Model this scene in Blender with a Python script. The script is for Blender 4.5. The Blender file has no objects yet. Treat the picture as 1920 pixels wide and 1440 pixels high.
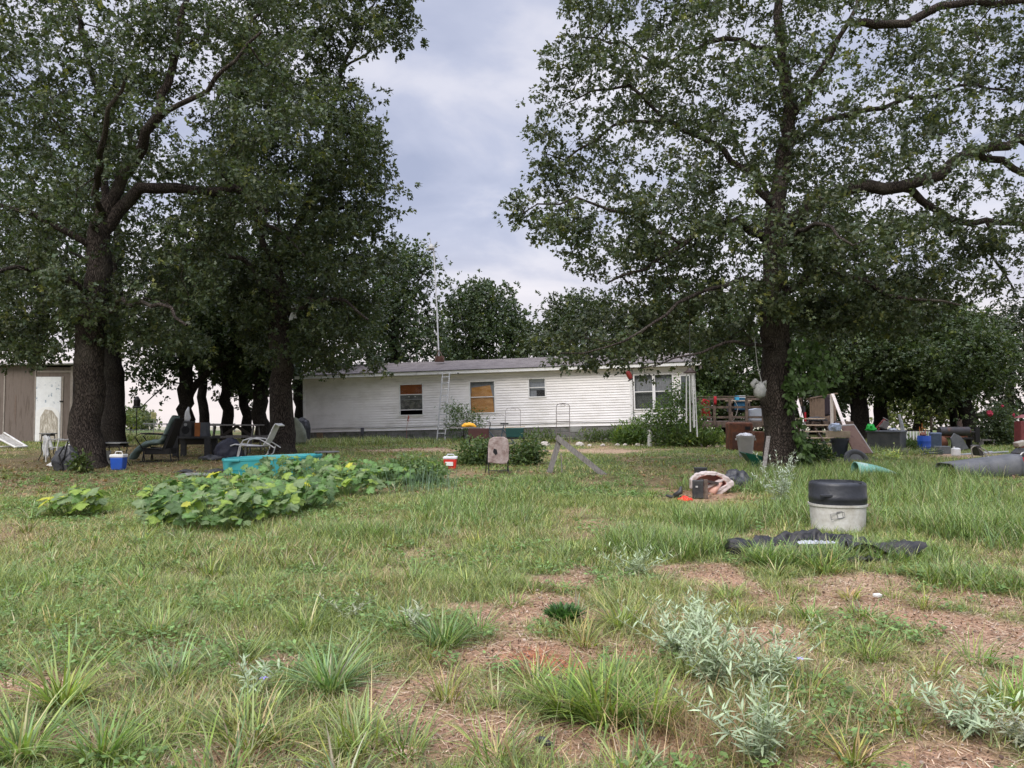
ZEN = 5.0
SUNE = 3.1
import bpy, math, random
import numpy as np
from mathutils import Matrix, Vector, Euler

random.seed(7)
rng = np.random.default_rng(7)
R = math.radians
C = bpy.context.scene.collection
scene = bpy.context.scene

# ------------------------------------------------------------------ camera
F = 1440.0
HZ = 780.0
PITCH = math.atan(60 / F)
EYE = 1.6
cam_d = bpy.data.cameras.new('camera'); cam_d.sensor_width = 36; cam_d.lens = 27.0
cam_d.clip_end = 6000; cam_d.clip_start = 0.05
cam = bpy.data.objects.new('camera', cam_d); C.objects.link(cam)
cam.location = (0, 0, EYE); cam.rotation_euler = (math.pi / 2 + PITCH, 0, 0)
scene.camera = cam
scene.view_settings.view_transform = 'Standard'
scene.view_settings.look = 'None'
scene.view_settings.exposure = 0
scene.cycles.max_bounces = 7
scene.cycles.transparent_max_bounces = 8
ct, st = math.cos(PITCH), math.sin(PITCH)

def P(px, py, Y):
    """world point seen at a photo pixel at forward distance Y"""
    u = (px - 960) / F; v = (720 - py) / F
    d = np.array([u, ct - v * st, st + v * ct])
    return np.array([0, 0, EYE]) + d * (Y / d[1])

# ------------------------------------------------------------------ noise
_perm = rng.random((64, 64, 64))
def vnoise(p):
    p = np.asarray(p, float); i = np.floor(p).astype(int); f = p - i
    f = f * f * (3 - 2 * f); out = 0
    for dx in (0, 1):
        for dy in (0, 1):
            for dz in (0, 1):
                w = (f[..., 0] if dx else 1 - f[..., 0]) * (f[..., 1] if dy else 1 - f[..., 1]) * (f[..., 2] if dz else 1 - f[..., 2])
                out = out + w * _perm[(i[..., 0] + dx) % 64, (i[..., 1] + dy) % 64, (i[..., 2] + dz) % 64]
    return out
def fbm2(x, y, s, o=4, z=0.0):
    x = np.asarray(x, float); y = np.asarray(y, float); t = 0; a = 1; n = 0
    for k in range(o):
        t = t + a * vnoise(np.stack([x * s + 17.3 * k, y * s + 5.1 * k, np.full_like(x, z + k * 3.7)], -1)); n += a
        a *= .5; s *= 2.1
    return t / n

# ------------------------------------------------------------------ terrain
_gy = [-60, 0, 8, 20, 33, 45, 58, 100, 400, 1500, 4000]
_gz = [0, 0, 0, .25, .60, .76, .45, -1.6, -9, -30, -70]
def g(x, y):
    x = np.asarray(x, float); y = np.asarray(y, float)
    b = np.interp(y, _gy, _gz)
    near = np.clip(1 - y / 60, 0, 1)
    return b + near * (.10 * (fbm2(x, y, .35, 3) - .5) + .05 * (fbm2(x, y, 1.7, 2, 4) - .5))
def gz(x, y): return float(g(x, y))
def ground_y(px, py):
    """forward distance at which the ground shows at a pixel"""
    lo, hi = 2.0, 45.0
    for _ in range(40):
        m = (lo + hi) / 2
        q = P(px, py, m)
        if q[2] > np.interp(m, _gy, _gz): lo = m
        else: hi = m
    return lo
def GP(px, Y):
    x = (px - 960) / F * Y
    return (x, Y, gz(x, Y))
def mpx(Y): return Y / F

# ------------------------------------------------------------------ tags
def tag(o, label=None, cat=None, group=None, kind=None):
    if label: o['label'] = label
    if cat: o['category'] = cat
    if group: o['group'] = group
    if kind: o['kind'] = kind
    return o
def thing(name, label, cat, loc=(0, 0, 0), rotz=0, group=None, rot=None):
    o = bpy.data.objects.new(name, None); C.objects.link(o)
    o.empty_display_size = .2
    o.location = loc; o.rotation_euler = rot if rot else (0, 0, rotz)
    return tag(o, label, cat, group)
def dup(root, loc, rotz, label=None):
    r = root.copy(); C.objects.link(r); r.location = loc; r.rotation_euler = (0, 0, rotz)
    if label: r['label'] = label
    for ch in list(root.children):
        c = ch.copy(); C.objects.link(c); c.parent = r
    return r

# ------------------------------------------------------------------ mesh builder
class MB:
    def __init__(s): s.v = []; s.f = []
    def add(s, vs, fs, M=None):
        b = len(s.v)
        for v in vs:
            v = Vector(v)
            s.v.append(tuple(M @ v) if M is not None else tuple(v))
        for f in fs: s.f.append([b + i for i in f])
        return s
    def box(s, c, d, rot=(0, 0, 0), M=None, taper=1.0):
        x, y, z = d[0] / 2, d[1] / 2, d[2] / 2
        m = Matrix.Translation(c) @ Euler(rot).to_matrix().to_4x4()
        if M is not None: m = M @ m
        t = taper
        vs = [(-x * t, -y * t, -z), (x * t, -y * t, -z), (x * t, y * t, -z), (-x * t, y * t, -z), (-x, -y, z), (x, -y, z), (x, y, z), (-x, y, z)]
        return s.add(vs, [(3, 2, 1, 0), (4, 5, 6, 7), (0, 1, 5, 4), (1, 2, 6, 5), (2, 3, 7, 6), (3, 0, 4, 7)], m)
    def bar(s, a, b, w, h, roll=0.0):
        """rectangular bar between two points"""
        a, b = Vector(a), Vector(b); d = (b - a)
        q = d.to_track_quat('Z', 'Y')
        m = Matrix.Translation((a + b) / 2) @ q.to_matrix().to_4x4() @ Matrix.Rotation(roll, 4, 'Z')
        return s.box((0, 0, 0), (w, h, d.length), M=m)
    def tube(s, pts, r, n=8, closed=False, caps=True, M=None):
        pts = [Vector(p) for p in pts]; k = len(pts)
        rr = r if hasattr(r, '__len__') else [r] * k
        vs = []; fs = []; ref = None
        for i, p in enumerate(pts):
            if closed: t = pts[(i + 1) % k] - pts[i - 1]
            else: t = pts[min(i + 1, k - 1)] - pts[max(i - 1, 0)]
            t.normalize()
            if ref is None: ref = Vector((0, 0, 1)) if abs(t.z) < .9 else Vector((1, 0, 0))
            a = t.cross(ref)
            if a.length < 1e-4: a = t.cross(Vector((0, 1, .1)))
            a.normalize(); b = a.cross(t).normalized(); ref = b
            for j in range(n):
                th = 2 * math.pi * j / n
                vs.append(p + (a * math.cos(th) + b * math.sin(th)) * rr[i])
        m = k if closed else k - 1
        for i in range(m):
            for j in range(n):
                A = i * n + j; B = i * n + (j + 1) % n; i2 = (i + 1) % k
                fs.append((A, B, i2 * n + (j + 1) % n, i2 * n + j))
        if caps and not closed:
            fs.append(list(range(n))[::-1]); fs.append([(k - 1) * n + j for j in range(n)])
        return s.add(vs, fs, M)
    def lathe(s, prof, n=24, c=(0, 0, 0), sx=1, sy=1, rot=(0, 0, 0), close=True, wob=0.0):
        vs = []; fs = []; k = len(prof)
        for i, (r, z) in enumerate(prof):
            for j in range(n):
                th = 2 * math.pi * j / n
                w = 1 + wob * math.sin(3 * th + i) * .5 + wob * math.sin(5 * th + 2 * i) * .4
                vs.append((r * w * math.cos(th) * sx, r * w * math.sin(th) * sy, z))
        for i in range(k - 1):
            for j in range(n):
                fs.append((i * n + j, i * n + (j + 1) % n, (i + 1) * n + (j + 1) % n, (i + 1) * n + j))
        if close:
            fs.append(list(range(n))[::-1]); fs.append([(k - 1) * n + j for j in range(n)])
        return s.add(vs, fs, Matrix.Translation(c) @ Euler(rot).to_matrix().to_4x4())
    def prism(s, poly, t, M=None):
        """polygon in xz plane extruded along y by t (centred)"""
        n = len(poly)
        vs = [(x, -t / 2, z) for x, z in poly] + [(x, t / 2, z) for x, z in poly]
        fs = [list(range(n)), list(range(n, 2 * n))[::-1]] + [(i, i + n, (i + 1) % n + n, (i + 1) % n) for i in range(n)]
        return s.add(vs, fs, M)
    def grid(s, fn, nu, nv, M=None, thick=None):
        vs = [fn(i / (nu - 1), j / (nv - 1)) for i in range(nu) for j in range(nv)]
        fs = [(i * nv + j, (i + 1) * nv + j, (i + 1) * nv + j + 1, i * nv + j + 1) for i in range(nu - 1) for j in range(nv - 1)]
        return s.add(vs, fs, M)
    def build(s, name, mat, parent=None, bevel=0, smooth=False, solid=0, sub=0):
        me = bpy.data.meshes.new(name); me.from_pydata(s.v, [], s.f); me.update()
        import bmesh
        bm = bmesh.new(); bm.from_mesh(me); bmesh.ops.recalc_face_normals(bm, faces=bm.faces); bm.to_mesh(me); bm.free()
        me.materials.append(mat)
        o = bpy.data.objects.new(name, me); C.objects.link(o)
        if parent: o.parent = parent
        if smooth:
            me.shade_smooth()
            if smooth != 'all':
                try: me.set_sharp_from_angle(angle=R(40))
                except Exception: pass
        if solid:
            m = o.modifiers.new('solid', 'SOLIDIFY'); m.thickness = solid
        if bevel:
            m = o.modifiers.new('bevel', 'BEVEL'); m.width = bevel; m.segments = 2; m.limit_method = 'ANGLE'
        if sub:
            m = o.modifiers.new('sub', 'SUBSURF'); m.levels = sub; m.render_levels = sub
        return o
    def _dummy(s): pass
    def one(s, name, mat, label, cat, loc=(0, 0, 0), rot=(0, 0, 0), group=None, **k):
        o = s.build(name, mat, **k); o.location = loc; o.rotation_euler = rot
        return tag(o, label, cat, group)

def crumple(o, strength=.05, size=.12, sub=2):
    m = o.modifiers.new('sub', 'SUBSURF'); m.subdivision_type = 'SIMPLE'; m.levels = sub; m.render_levels = sub
    t = bpy.data.textures.new('crumple', 'CLOUDS'); t.noise_scale = size; t.noise_depth = 3
    d = o.modifiers.new('crumple', 'DISPLACE'); d.texture = t; d.strength = strength; d.mid_level = .5; d.texture_coords = 'GLOBAL'
    return o
def quad_mesh(name, V, Fq, col, mat, parent=None, smooth=False):
    me = bpy.data.meshes.new(name)
    me.vertices.add(len(V)); me.vertices.foreach_set('co', np.ascontiguousarray(V, np.float32).ravel())
    m = len(Fq)
    me.loops.add(m * 4); me.loops.foreach_set('vertex_index', np.ascontiguousarray(Fq, np.int32).ravel())
    me.polygons.add(m)
    me.polygons.foreach_set('loop_start', np.arange(0, m * 4, 4, dtype=np.int32))
    try: me.polygons.foreach_set('loop_total', np.full(m, 4, np.int32))
    except Exception: pass
    me.update(calc_edges=True)
    if col is not None:
        at = me.color_attributes.new('Col', 'FLOAT_COLOR', 'POINT')
        c4 = np.ones((len(V), 4), np.float32); c4[:, :3] = col
        at.data.foreach_set('color', c4.ravel())
    me.polygons.foreach_set('use_smooth', np.full(m, bool(smooth)))
    me.materials.append(mat)
    o = bpy.data.objects.new(name, me); C.objects.link(o)
    if parent: o.parent = parent
    return o

OAK = [(0, .02), (.30, .10), (.44, .16), (.52, .44), (.68, .36), (.74, .15), (1.0, .20)]
OAK5 = [(0, .03), (.36, .10), (.52, .42), (.66, .15), (.82, .22), (1.0, .07)]
OAK4 = [(0, .04), (.46, .40), (.64, .14), (1.0, .17)]
KITE2 = [(0, .25), (.5, .5), (1.0, .25)]
KITE = [(0, .06), (.5, .36), (1.0, .08)]
OVAL = [(0, .03), (.3, .26), (.65, .28), (1.0, .03)]
LANCE = [(0, .02), (.3, .13), (.65, .12), (1.0, .01)]
NARROW = [(0, .02), (.3, .085), (.65, .08), (1.0, .01)]
BLADE = [(0, .5), (.35, .45), (.7, .3), (1.0, .04)]
BLADE3 = [(0, .5), (.5, .42), (1.0, .05)]

def leaves(base, d, nrm, L, prof, col, bend=.15, wabs=None, fold=0.0):
    """arrays of leaf-shaped strips; returns V,F,col"""
    n = len(base); d = d / (np.linalg.norm(d, axis=1, keepdims=True) + 1e-9)
    side = np.cross(d, nrm); side /= (np.linalg.norm(side, axis=1, keepdims=True) + 1e-9)
    nn = np.cross(side, d)
    k = len(prof); V = np.empty((n, k * 2, 3)); L = np.asarray(L).reshape(n, 1)
    bend = np.asarray(bend) * np.ones((n, 1)) if np.ndim(bend) == 0 else np.asarray(bend).reshape(n, 1)
    for i, (u, w) in enumerate(prof):
        p = base + d * (u * L) - nn * (bend * u * u * L)
        W = (w * L) if wabs is None else (w * np.asarray(wabs).reshape(n, 1))
        V[:, 2 * i] = p + side * W; V[:, 2 * i + 1] = p - side * W
    f = np.array([(2 * i, 2 * i + 1, 2 * i + 3, 2 * i + 2) for i in range(k - 1)])
    Fq = (np.arange(n)[:, None, None] * (2 * k) + f[None]).reshape(-1, 4)
    Cc = np.repeat(col, 2 * k, axis=0)
    return V.reshape(-1, 3), Fq, Cc
def cat_parts(ps):
    V = []; Fq = []; Cc = []; b = 0
    for v, f, c in ps:
        V.append(v); Fq.append(f + b); Cc.append(c); b += len(v)
    return np.concatenate(V), np.concatenate(Fq), np.concatenate(Cc)
def rdir(n, up=0.0):
    v = rng.normal(size=(n, 3)); v /= np.linalg.norm(v, axis=1, keepdims=True)
    v[:, 2] += up; v /= np.linalg.norm(v, axis=1, keepdims=True); return v

# ------------------------------------------------------------------ materials
_mats = {}
def M(name, col, rough=.75, var=.22, scale=5., metal=0., bump=.15, bscale=None, second=None, amount=.45, sscale=3., stretch=(1, 1, 1), spec=.4, soft=.12):
    if name in _mats: return _mats[name]
    m = bpy.data.materials.new(name); m.use_nodes = True; nt = m.node_tree; N = nt.nodes; Lk = nt.links
    b = N['Principled BSDF']; b.inputs['Roughness'].default_value = rough; b.inputs['Metallic'].default_value = metal
    b.inputs['Specular IOR Level'].default_value = spec
    tc = N.new('ShaderNodeTexCoord'); mp = N.new('ShaderNodeMapping'); mp.inputs['Scale'].default_value = stretch
    Lk.new(tc.outputs['Object'], mp.inputs['Vector'])
    n1 = N.new('ShaderNodeTexNoise'); n1.inputs['Scale'].default_value = scale; n1.inputs['Detail'].default_value = 6; n1.inputs['Roughness'].default_value = .65
    Lk.new(mp.outputs[0], n1.inputs['Vector'])
    mx = N.new('ShaderNodeMix'); mx.data_type = 'RGBA'
    mr = N.new('ShaderNodeMapRange'); mr.inputs[1].default_value = .3; mr.inputs[2].default_value = .7
    Lk.new(n1.outputs['Fac'], mr.inputs[0]); Lk.new(mr.outputs[0], mx.inputs[0])
    mx.inputs[6].default_value = (*[c * (1 - var) for c in col], 1); mx.inputs[7].default_value = (*[min(1, c * (1 + var)) for c in col], 1)
    out = mx.outputs[2]
    if second:
        n2 = N.new('ShaderNodeTexNoise'); n2.inputs['Scale'].default_value = sscale; n2.inputs['Detail'].default_value = 8; n2.inputs['Roughness'].default_value = .7
        Lk.new(mp.outputs[0], n2.inputs['Vector'])
        r2 = N.new('ShaderNodeMapRange'); t = 1 - amount
        lo = .5 + (t - .5) * .5
        r2.inputs[1].default_value = lo - soft / 2; r2.inputs[2].default_value = lo + soft / 2
        Lk.new(n2.outputs['Fac'], r2.inputs[0])
        m2 = N.new('ShaderNodeMix'); m2.data_type = 'RGBA'; m2.inputs[7].default_value = (*second, 1)
        Lk.new(out, m2.inputs[6]); Lk.new(r2.outputs[0], m2.inputs[0]); out = m2.outputs[2]
    Lk.new(out, b.inputs['Base Color'])
    if bump:
        bp = N.new('ShaderNodeBump'); bp.inputs['Strength'].default_value = bump; bp.inputs['Distance'].default_value = .03
        n3 = N.new('ShaderNodeTexNoise'); n3.inputs['Scale'].default_value = bscale or scale * 4; n3.inputs['Detail'].default_value = 5
        Lk.new(mp.outputs[0], n3.inputs['Vector']); Lk.new(n3.outputs['Fac'], bp.inputs['Height']); Lk.new(bp.outputs[0], b.inputs['Normal'])
    _mats[name] = m; return m

def leafmat(name, trans=.3, rough=.5, mul=1.0, spec=.35):
    m = bpy.data.materials.new(name); m.use_nodes = True; nt = m.node_tree; N = nt.nodes; Lk = nt.links
    b = N['Principled BSDF']; b.inputs['Roughness'].default_value = rough; b.inputs['Specular IOR Level'].default_value = spec
    a = N.new('ShaderNodeVertexColor'); a.layer_name = 'Col'
    tc = N.new('ShaderNodeTexCoord'); n1 = N.new('ShaderNodeTexNoise'); n1.inputs['Scale'].default_value = 14
    Lk.new(tc.outputs['Object'], n1.inputs['Vector'])
    mr = N.new('ShaderNodeMapRange'); mr.inputs[1].default_value = .3; mr.inputs[2].default_value = .7; mr.inputs[3].default_value = .8 * mul; mr.inputs[4].default_value = 1.2 * mul
    Lk.new(n1.outputs['Fac'], mr.inputs[0])
    vm = N.new('ShaderNodeVectorMath'); vm.operation = 'SCALE'; Lk.new(a.outputs['Color'], vm.inputs[0]); Lk.new(mr.outputs[0], vm.inputs['Scale'])
    Lk.new(vm.outputs[0], b.inputs['Base Color'])
    if trans:
        t = N.new('ShaderNodeBsdfTranslucent'); h = N.new('ShaderNodeVectorMath'); h.operation = 'MULTIPLY'; h.inputs[1].default_value = (1.15, 1.25, .6)
        Lk.new(vm.outputs[0], h.inputs[0]); Lk.new(h.outputs[0], t.inputs['Color'])
        mx = N.new('ShaderNodeMixShader'); mx.inputs[0].default_value = trans
        Lk.new(b.outputs[0], mx.inputs[1]); Lk.new(t.outputs[0], mx.inputs[2]); Lk.new(mx.outputs[0], N['Material Output'].inputs[0])
    return m

def barkmat(name, c1, c2, scale=1.0, lichen=None):
    m = bpy.data.materials.new(name); m.use_nodes = True; nt = m.node_tree; N = nt.nodes; Lk = nt.links
    b = N['Principled BSDF']; b.inputs['Roughness'].default_value = .95; b.inputs['Specular IOR Level'].default_value = .15
    tc = N.new('ShaderNodeTexCoord'); mp = N.new('ShaderNodeMapping'); mp.inputs['Scale'].default_value = (1, 1, .22)
    Lk.new(tc.outputs['Object'], mp.inputs['Vector'])
    nz = N.new('ShaderNodeTexNoise'); nz.inputs['Scale'].default_value = 6; nz.inputs['Detail'].default_value = 4
    Lk.new(mp.outputs[0], nz.inputs['Vector'])
    ad = N.new('ShaderNodeMix'); ad.data_type = 'VECTOR'; ad.inputs[0].default_value = .12
    Lk.new(mp.outputs[0], ad.inputs[4]); Lk.new(nz.outputs['Color'], ad.inputs[5])
    vo = N.new('ShaderNodeTexVoronoi'); vo.feature = 'DISTANCE_TO_EDGE'; vo.inputs['Scale'].default_value = 38 * scale
    Lk.new(ad.outputs[1], vo.inputs['Vector'])
    n2 = N.new('ShaderNodeTexNoise'); n2.inputs['Scale'].default_value = 55 * scale; n2.inputs['Detail'].default_value = 6; Lk.new(mp.outputs[0], n2.inputs['Vector'])
    mr = N.new('ShaderNodeMapRange'); mr.inputs[1].default_value = 0; mr.inputs[2].default_value = .22; Lk.new(vo.outputs['Distance'], mr.inputs[0])
    mu = N.new('ShaderNodeMath'); mu.operation = 'MULTIPLY'; Lk.new(mr.outputs[0], mu.inputs[0]); Lk.new(n2.outputs['Fac'], mu.inputs[1])
    mx = N.new('ShaderNodeMix'); mx.data_type = 'RGBA'; mx.inputs[6].default_value = (*c1, 1); mx.inputs[7].default_value = (*c2, 1)
    mr2 = N.new('ShaderNodeMapRange'); mr2.inputs[1].default_value = 0.05; mr2.inputs[2].default_value = .6; Lk.new(mu.outputs[0], mr2.inputs[0])
    Lk.new(mr2.outputs[0], mx.inputs[0])
    n4 = N.new('ShaderNodeTexNoise'); n4.inputs['Scale'].default_value = 1.7; n4.inputs['Detail'].default_value = 5; Lk.new(tc.outputs['Object'], n4.inputs['Vector'])
    r4 = N.new('ShaderNodeMapRange'); r4.inputs[1].default_value = .52; r4.inputs[2].default_value = .72; r4.inputs[4].default_value = .45; Lk.new(n4.outputs['Fac'], r4.inputs[0])
    m4 = N.new('ShaderNodeMix'); m4.data_type = 'RGBA'; Lk.new(r4.outputs[0], m4.inputs[0]); Lk.new(mx.outputs[2], m4.inputs[6]); m4.inputs[7].default_value = (c2[0] * 1.3, c2[1] * 1.45, c2[2] * 1.35, 1)
    Lk.new(m4.outputs[2], b.inputs['Base Color'])
    bp = N.new('ShaderNodeBump'); bp.inputs['Strength'].default_value = .9; bp.inputs['Distance'].default_value = .05
    Lk.new(mu.outputs[0], bp.inputs['Height']); Lk.new(bp.outputs[0], b.inputs['Normal'])
    return m

# ------------------------------------------------------------------ world and sun
SUN_EL, SUN_AZ = R(45), R(205)     # azimuth from +Y clockwise
w = bpy.data.worlds.new('World'); scene.world = w; w.use_nodes = True
nt = w.node_tree; N = nt.nodes; Lk = nt.links; N.clear()
out = N.new('ShaderNodeOutputWorld')
sky = N.new('ShaderNodeTexSky'); sky.sky_type = 'NISHITA'; sky.sun_disc = False; sky.sun_elevation = SUN_EL; sky.sun_rotation = SUN_AZ
bg1 = N.new('ShaderNodeBackground'); bg1.inputs['Strength'].default_value = .09; Lk.new(sky.outputs[0], bg1.inputs['Color'])
tc = N.new('ShaderNodeTexCoord'); sp = N.new('ShaderNodeSeparateXYZ'); Lk.new(tc.outputs['Generated'], sp.inputs[0])
def math_n(op, a, b=None, clamp=False):
    n = N.new('ShaderNodeMath'); n.operation = op; n.use_clamp = clamp
    for i, v in enumerate((a, b)):
        if v is None: continue
        if isinstance(v, (int, float)): n.inputs[i].default_value = v
        else: Lk.new(v, n.inputs[i])
    return n.outputs[0]
den = math_n('ADD', math_n('MAXIMUM', sp.outputs['Z'], 0.0), .16)
cx = math_n('DIVIDE', sp.outputs['X'], den); cy = math_n('DIVIDE', sp.outputs['Y'], den)
cb = N.new('ShaderNodeCombineXYZ'); Lk.new(cx, cb.inputs[0]); Lk.new(cy, cb.inputs[1]); cb.inputs[2].default_value = 7.9
n1 = N.new('ShaderNodeTexNoise'); n1.inputs['Scale'].default_value = 1.7; n1.inputs['Detail'].default_value = 7; n1.inputs['Roughness'].default_value = .5; n1.inputs['Distortion'].default_value = .35
Lk.new(cb.outputs[0], n1.inputs['Vector'])
cr = N.new('ShaderNodeValToRGB'); e = cr.color_ramp.elements
e[0].position = .33; e[0].color = (.46, .51, .69, 1)
e[1].position = .68; e[1].color = (.92, .91, 1.0, 1)
x = cr.color_ramp.elements.new(.47); x.color = (.60, .64, .81, 1)
x = cr.color_ramp.elements.new(.56); x.color = (.79, .80, .92, 1)
Lk.new(n1.outputs['Fac'], cr.inputs[0])
hz = N.new('ShaderNodeMapRange'); hz.inputs[1].default_value = .0; hz.inputs[2].default_value = .26; hz.inputs[3].default_value = 1; hz.inputs[4].default_value = 0
hz.interpolation_type = 'SMOOTHSTEP'; Lk.new(sp.outputs['Z'], hz.inputs[0])
hm = N.new('ShaderNodeMix'); hm.data_type = 'RGBA'; Lk.new(math_n('MULTIPLY', hz.outputs[0], .85), hm.inputs[0]); Lk.new(cr.outputs[0], hm.inputs[6]); hm.inputs[7].default_value = (1.12, 1.0, .97, 1)
zen = N.new('ShaderNodeMapRange'); zen.inputs[1].default_value = .52; zen.inputs[2].default_value = 1.0; zen.inputs[3].default_value = 1.0; zen.inputs[4].default_value = ZEN
Lk.new(sp.outputs['Z'], zen.inputs[0])
bg2 = N.new('ShaderNodeBackground'); Lk.new(hm.outputs[2], bg2.inputs['Color']); Lk.new(zen.outputs[0], bg2.inputs['Strength'])
mxs = N.new('ShaderNodeMixShader'); mxs.inputs[0].default_value = .9; Lk.new(bg1.outputs[0], mxs.inputs[1]); Lk.new(bg2.outputs[0], mxs.inputs[2])
Lk.new(mxs.outputs[0], out.inputs[0])
sd = bpy.data.lights.new('sun', 'SUN'); sd.energy = SUNE; sd.angle = R(32); sd.color = (1.0, .95, .88)
so = bpy.data.objects.new('sun', sd); C.objects.link(so)
dv = Vector((math.sin(SUN_AZ) * math.cos(SUN_EL), math.cos(SUN_AZ) * math.cos(SUN_EL), math.sin(SUN_EL)))
so.rotation_euler = dv.to_track_quat('Z', 'Y').to_euler()

# ------------------------------------------------------------------ ground cover map
def ell(px, py, rx, ry):
    Yc = ground_y(px, py); Y0 = ground_y(px, py + ry); Y1 = ground_y(px, max(py - ry, 826))
    return ((px - 960) / F * Yc, (Y0 + Y1) / 2, rx / F * Yc, max((Y1 - Y0) / 2, .15))
BARE = [(1010, 1140, 150, 55), (1000, 1215, 170, 30), (1650, 1120, 260, 45), (1850, 1190, 190, 60), (1330, 1085, 110, 30), (760, 1300, 160, 45),
        (150, 1395, 130, 30), (870, 1380, 130, 60), (500, 1240, 90, 14), (1060, 1090, 90, 20), (1880, 1290, 120, 40),
        (1310, 925, 100, 22), (1300, 1290, 60, 30), (20, 1290, 80, 25), (1180, 1380, 160, 45), (1440, 1200, 90, 30), (1700, 1420, 240, 40), (420, 1420, 110, 30)]
ORANGE = [(1050, 1245, 85, 22), (1180, 1225, 45, 18), (1000, 1225, 60, 14)]
TAN = [(1075, 846, 180, 4), (800, 845, 110, 4), (1320, 838, 70, 3), (1720, 852, 120, 4), (1850, 1225, 110, 28), (1600, 1100, 130, 20)]
DRYG = [(150, 865, 300, 50), (60, 905, 220, 25), (350, 880, 120, 16), (1250, 905, 160, 20), (1000, 830, 260, 6), (950, 850, 60, 10)]
LUSH = [(900, 960, 200, 50), (400, 1040, 420, 70), (60, 1080, 260, 50), (1450, 960, 220, 50), (1800, 960, 260, 60), (1120, 880, 130, 20)]
def field(lst, x, y, soft=.35):
    out = np.zeros_like(x)
    wob = .9 * (fbm2(x, y, 1.1, 4, 9) - .5) + .9 * (fbm2(x, y, 4.5, 3, 2) - .5)
    for p in lst:
        cx_, cy_, rx, ry = ell(*p)
        d = np.sqrt(((x - cx_) / rx) ** 2 + ((y - cy_) / ry) ** 2) + wob * 1.6
        out = np.maximum(out, np.clip((1.25 - d) / (soft + .35), 0, 1))
    return out
def cover(x, y):
    bare = field(BARE, x, y); dry = field(DRYG, x, y, .6); lush = field(LUSH, x, y, .8); tan = field(TAN, x, y); org = field(ORANGE, x, y)
    n = fbm2(x, y, .9, 4, 1)
    near = np.clip((8.5 - y) / 4, 0, 1)
    base = np.clip(.90 + (n - .5) * 2.0 - near * (.12 + .14 * np.clip(x + 1.5, 0, 1)), 0, 1)
    green = np.clip(base * (1 - .93 * bare) * (1 - .9 * tan) * (1 - .9 * org) + lush * .35 * (1 - bare), 0, 1)
    return green, dry, bare, tan, org, lush
# ------------------------------------------------------------------ ground sheet
def axis(lo, hi, step, far, ratio=1.35):
    a = list(np.arange(lo, hi + 1e-6, step)); s = step; p = hi
    while p < far: s *= ratio; p += s; a.append(p)
    s = step; p = lo; pre = []
    while p > -far * (1 if lo < -5 else .02): s *= ratio; p -= s; pre.append(p)
    return np.array(pre[::-1] + a)
gx = axis(-24, 24, .16, 3500); gyv = axis(2, 46, .16, 3800)
XX, YY = np.meshgrid(gx, gyv, indexing='ij')
ZZ = g(XX, YY)
gr_, dr_, ba_, ta_, or_, lu_ = cover(XX.ravel(), YY.ravel())
soil = np.array([.43, .26, .17]); green = np.array([.115, .165, .055]); dryc = np.array([.20, .155, .085]); tanc = np.array([.46, .33, .22]); orc = np.array([.36, .125, .055])
n_ = fbm2(XX.ravel(), YY.ravel(), 3.0, 4, 6)[:, None]
col = soil * (1 - gr_[:, None]) + green * gr_[:, None]
col = col * (1 - dr_[:, None] * .9) + dryc * dr_[:, None] * .9
col = col * (1 - ta_[:, None] * .8) + tanc * ta_[:, None] * .8
col = col * (1 - or_[:, None] * .85) + orc * or_[:, None] * .85
col = col * (.7 + .6 * n_)
farm = np.clip((YY.ravel() - 60) / 60, 0, 1)[:, None]; col = col * (1 - farm) + np.array([.30, .28, .20]) * farm
V = np.stack([XX.ravel(), YY.ravel(), ZZ.ravel()], -1); nx, ny = XX.shape
ii, jj = np.meshgrid(np.arange(nx - 1), np.arange(ny - 1), indexing='ij')
a_ = (ii * ny + jj).ravel(); Fq = np.stack([a_, a_ + ny, a_ + ny + 1, a_ + 1], -1)
gm = bpy.data.materials.new('ground_soil'); gm.use_nodes = True; nt = gm.node_tree; N = nt.nodes; Lk = nt.links
b = N['Principled BSDF']; b.inputs['Roughness'].default_value = .95; b.inputs['Specular IOR Level'].default_value = .15
vc = N.new('ShaderNodeVertexColor'); vc.layer_name = 'Col'; tc = N.new('ShaderNodeTexCoord')
na = N.new('ShaderNodeTexNoise'); na.inputs['Scale'].default_value = 22; na.inputs['Detail'].default_value = 8; na.inputs['Roughness'].default_value = .75; Lk.new(tc.outputs['Object'], na.inputs['Vector'])
mr = N.new('ShaderNodeMapRange'); mr.inputs[1].default_value = .3; mr.inputs[2].default_value = .72; mr.inputs[3].default_value = .45; mr.inputs[4].default_value = 1.5; Lk.new(na.outputs['Fac'], mr.inputs[0])
vm = N.new('ShaderNodeVectorMath'); vm.operation = 'SCALE'; Lk.new(vc.outputs[0], vm.inputs[0]); Lk.new(mr.outputs[0], vm.inputs['Scale']); Lk.new(vm.outputs[0], b.inputs['Base Color'])
nb = N.new('ShaderNodeTexNoise'); nb.inputs['Scale'].default_value = 38; nb.inputs['Detail'].default_value = 6; Lk.new(tc.outputs['Object'], nb.inputs['Vector'])
bp = N.new('ShaderNodeBump'); bp.inputs['Strength'].default_value = 1.0; bp.inputs['Distance'].default_value = .06; Lk.new(nb.outputs['Fac'], bp.inputs['Height']); Lk.new(bp.outputs[0], b.inputs['Normal'])
ground = quad_mesh('ground', V, Fq, col, gm, smooth=True); tag(ground, 'grassy yard with bare reddish soil patches', 'ground', kind='structure')

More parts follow.
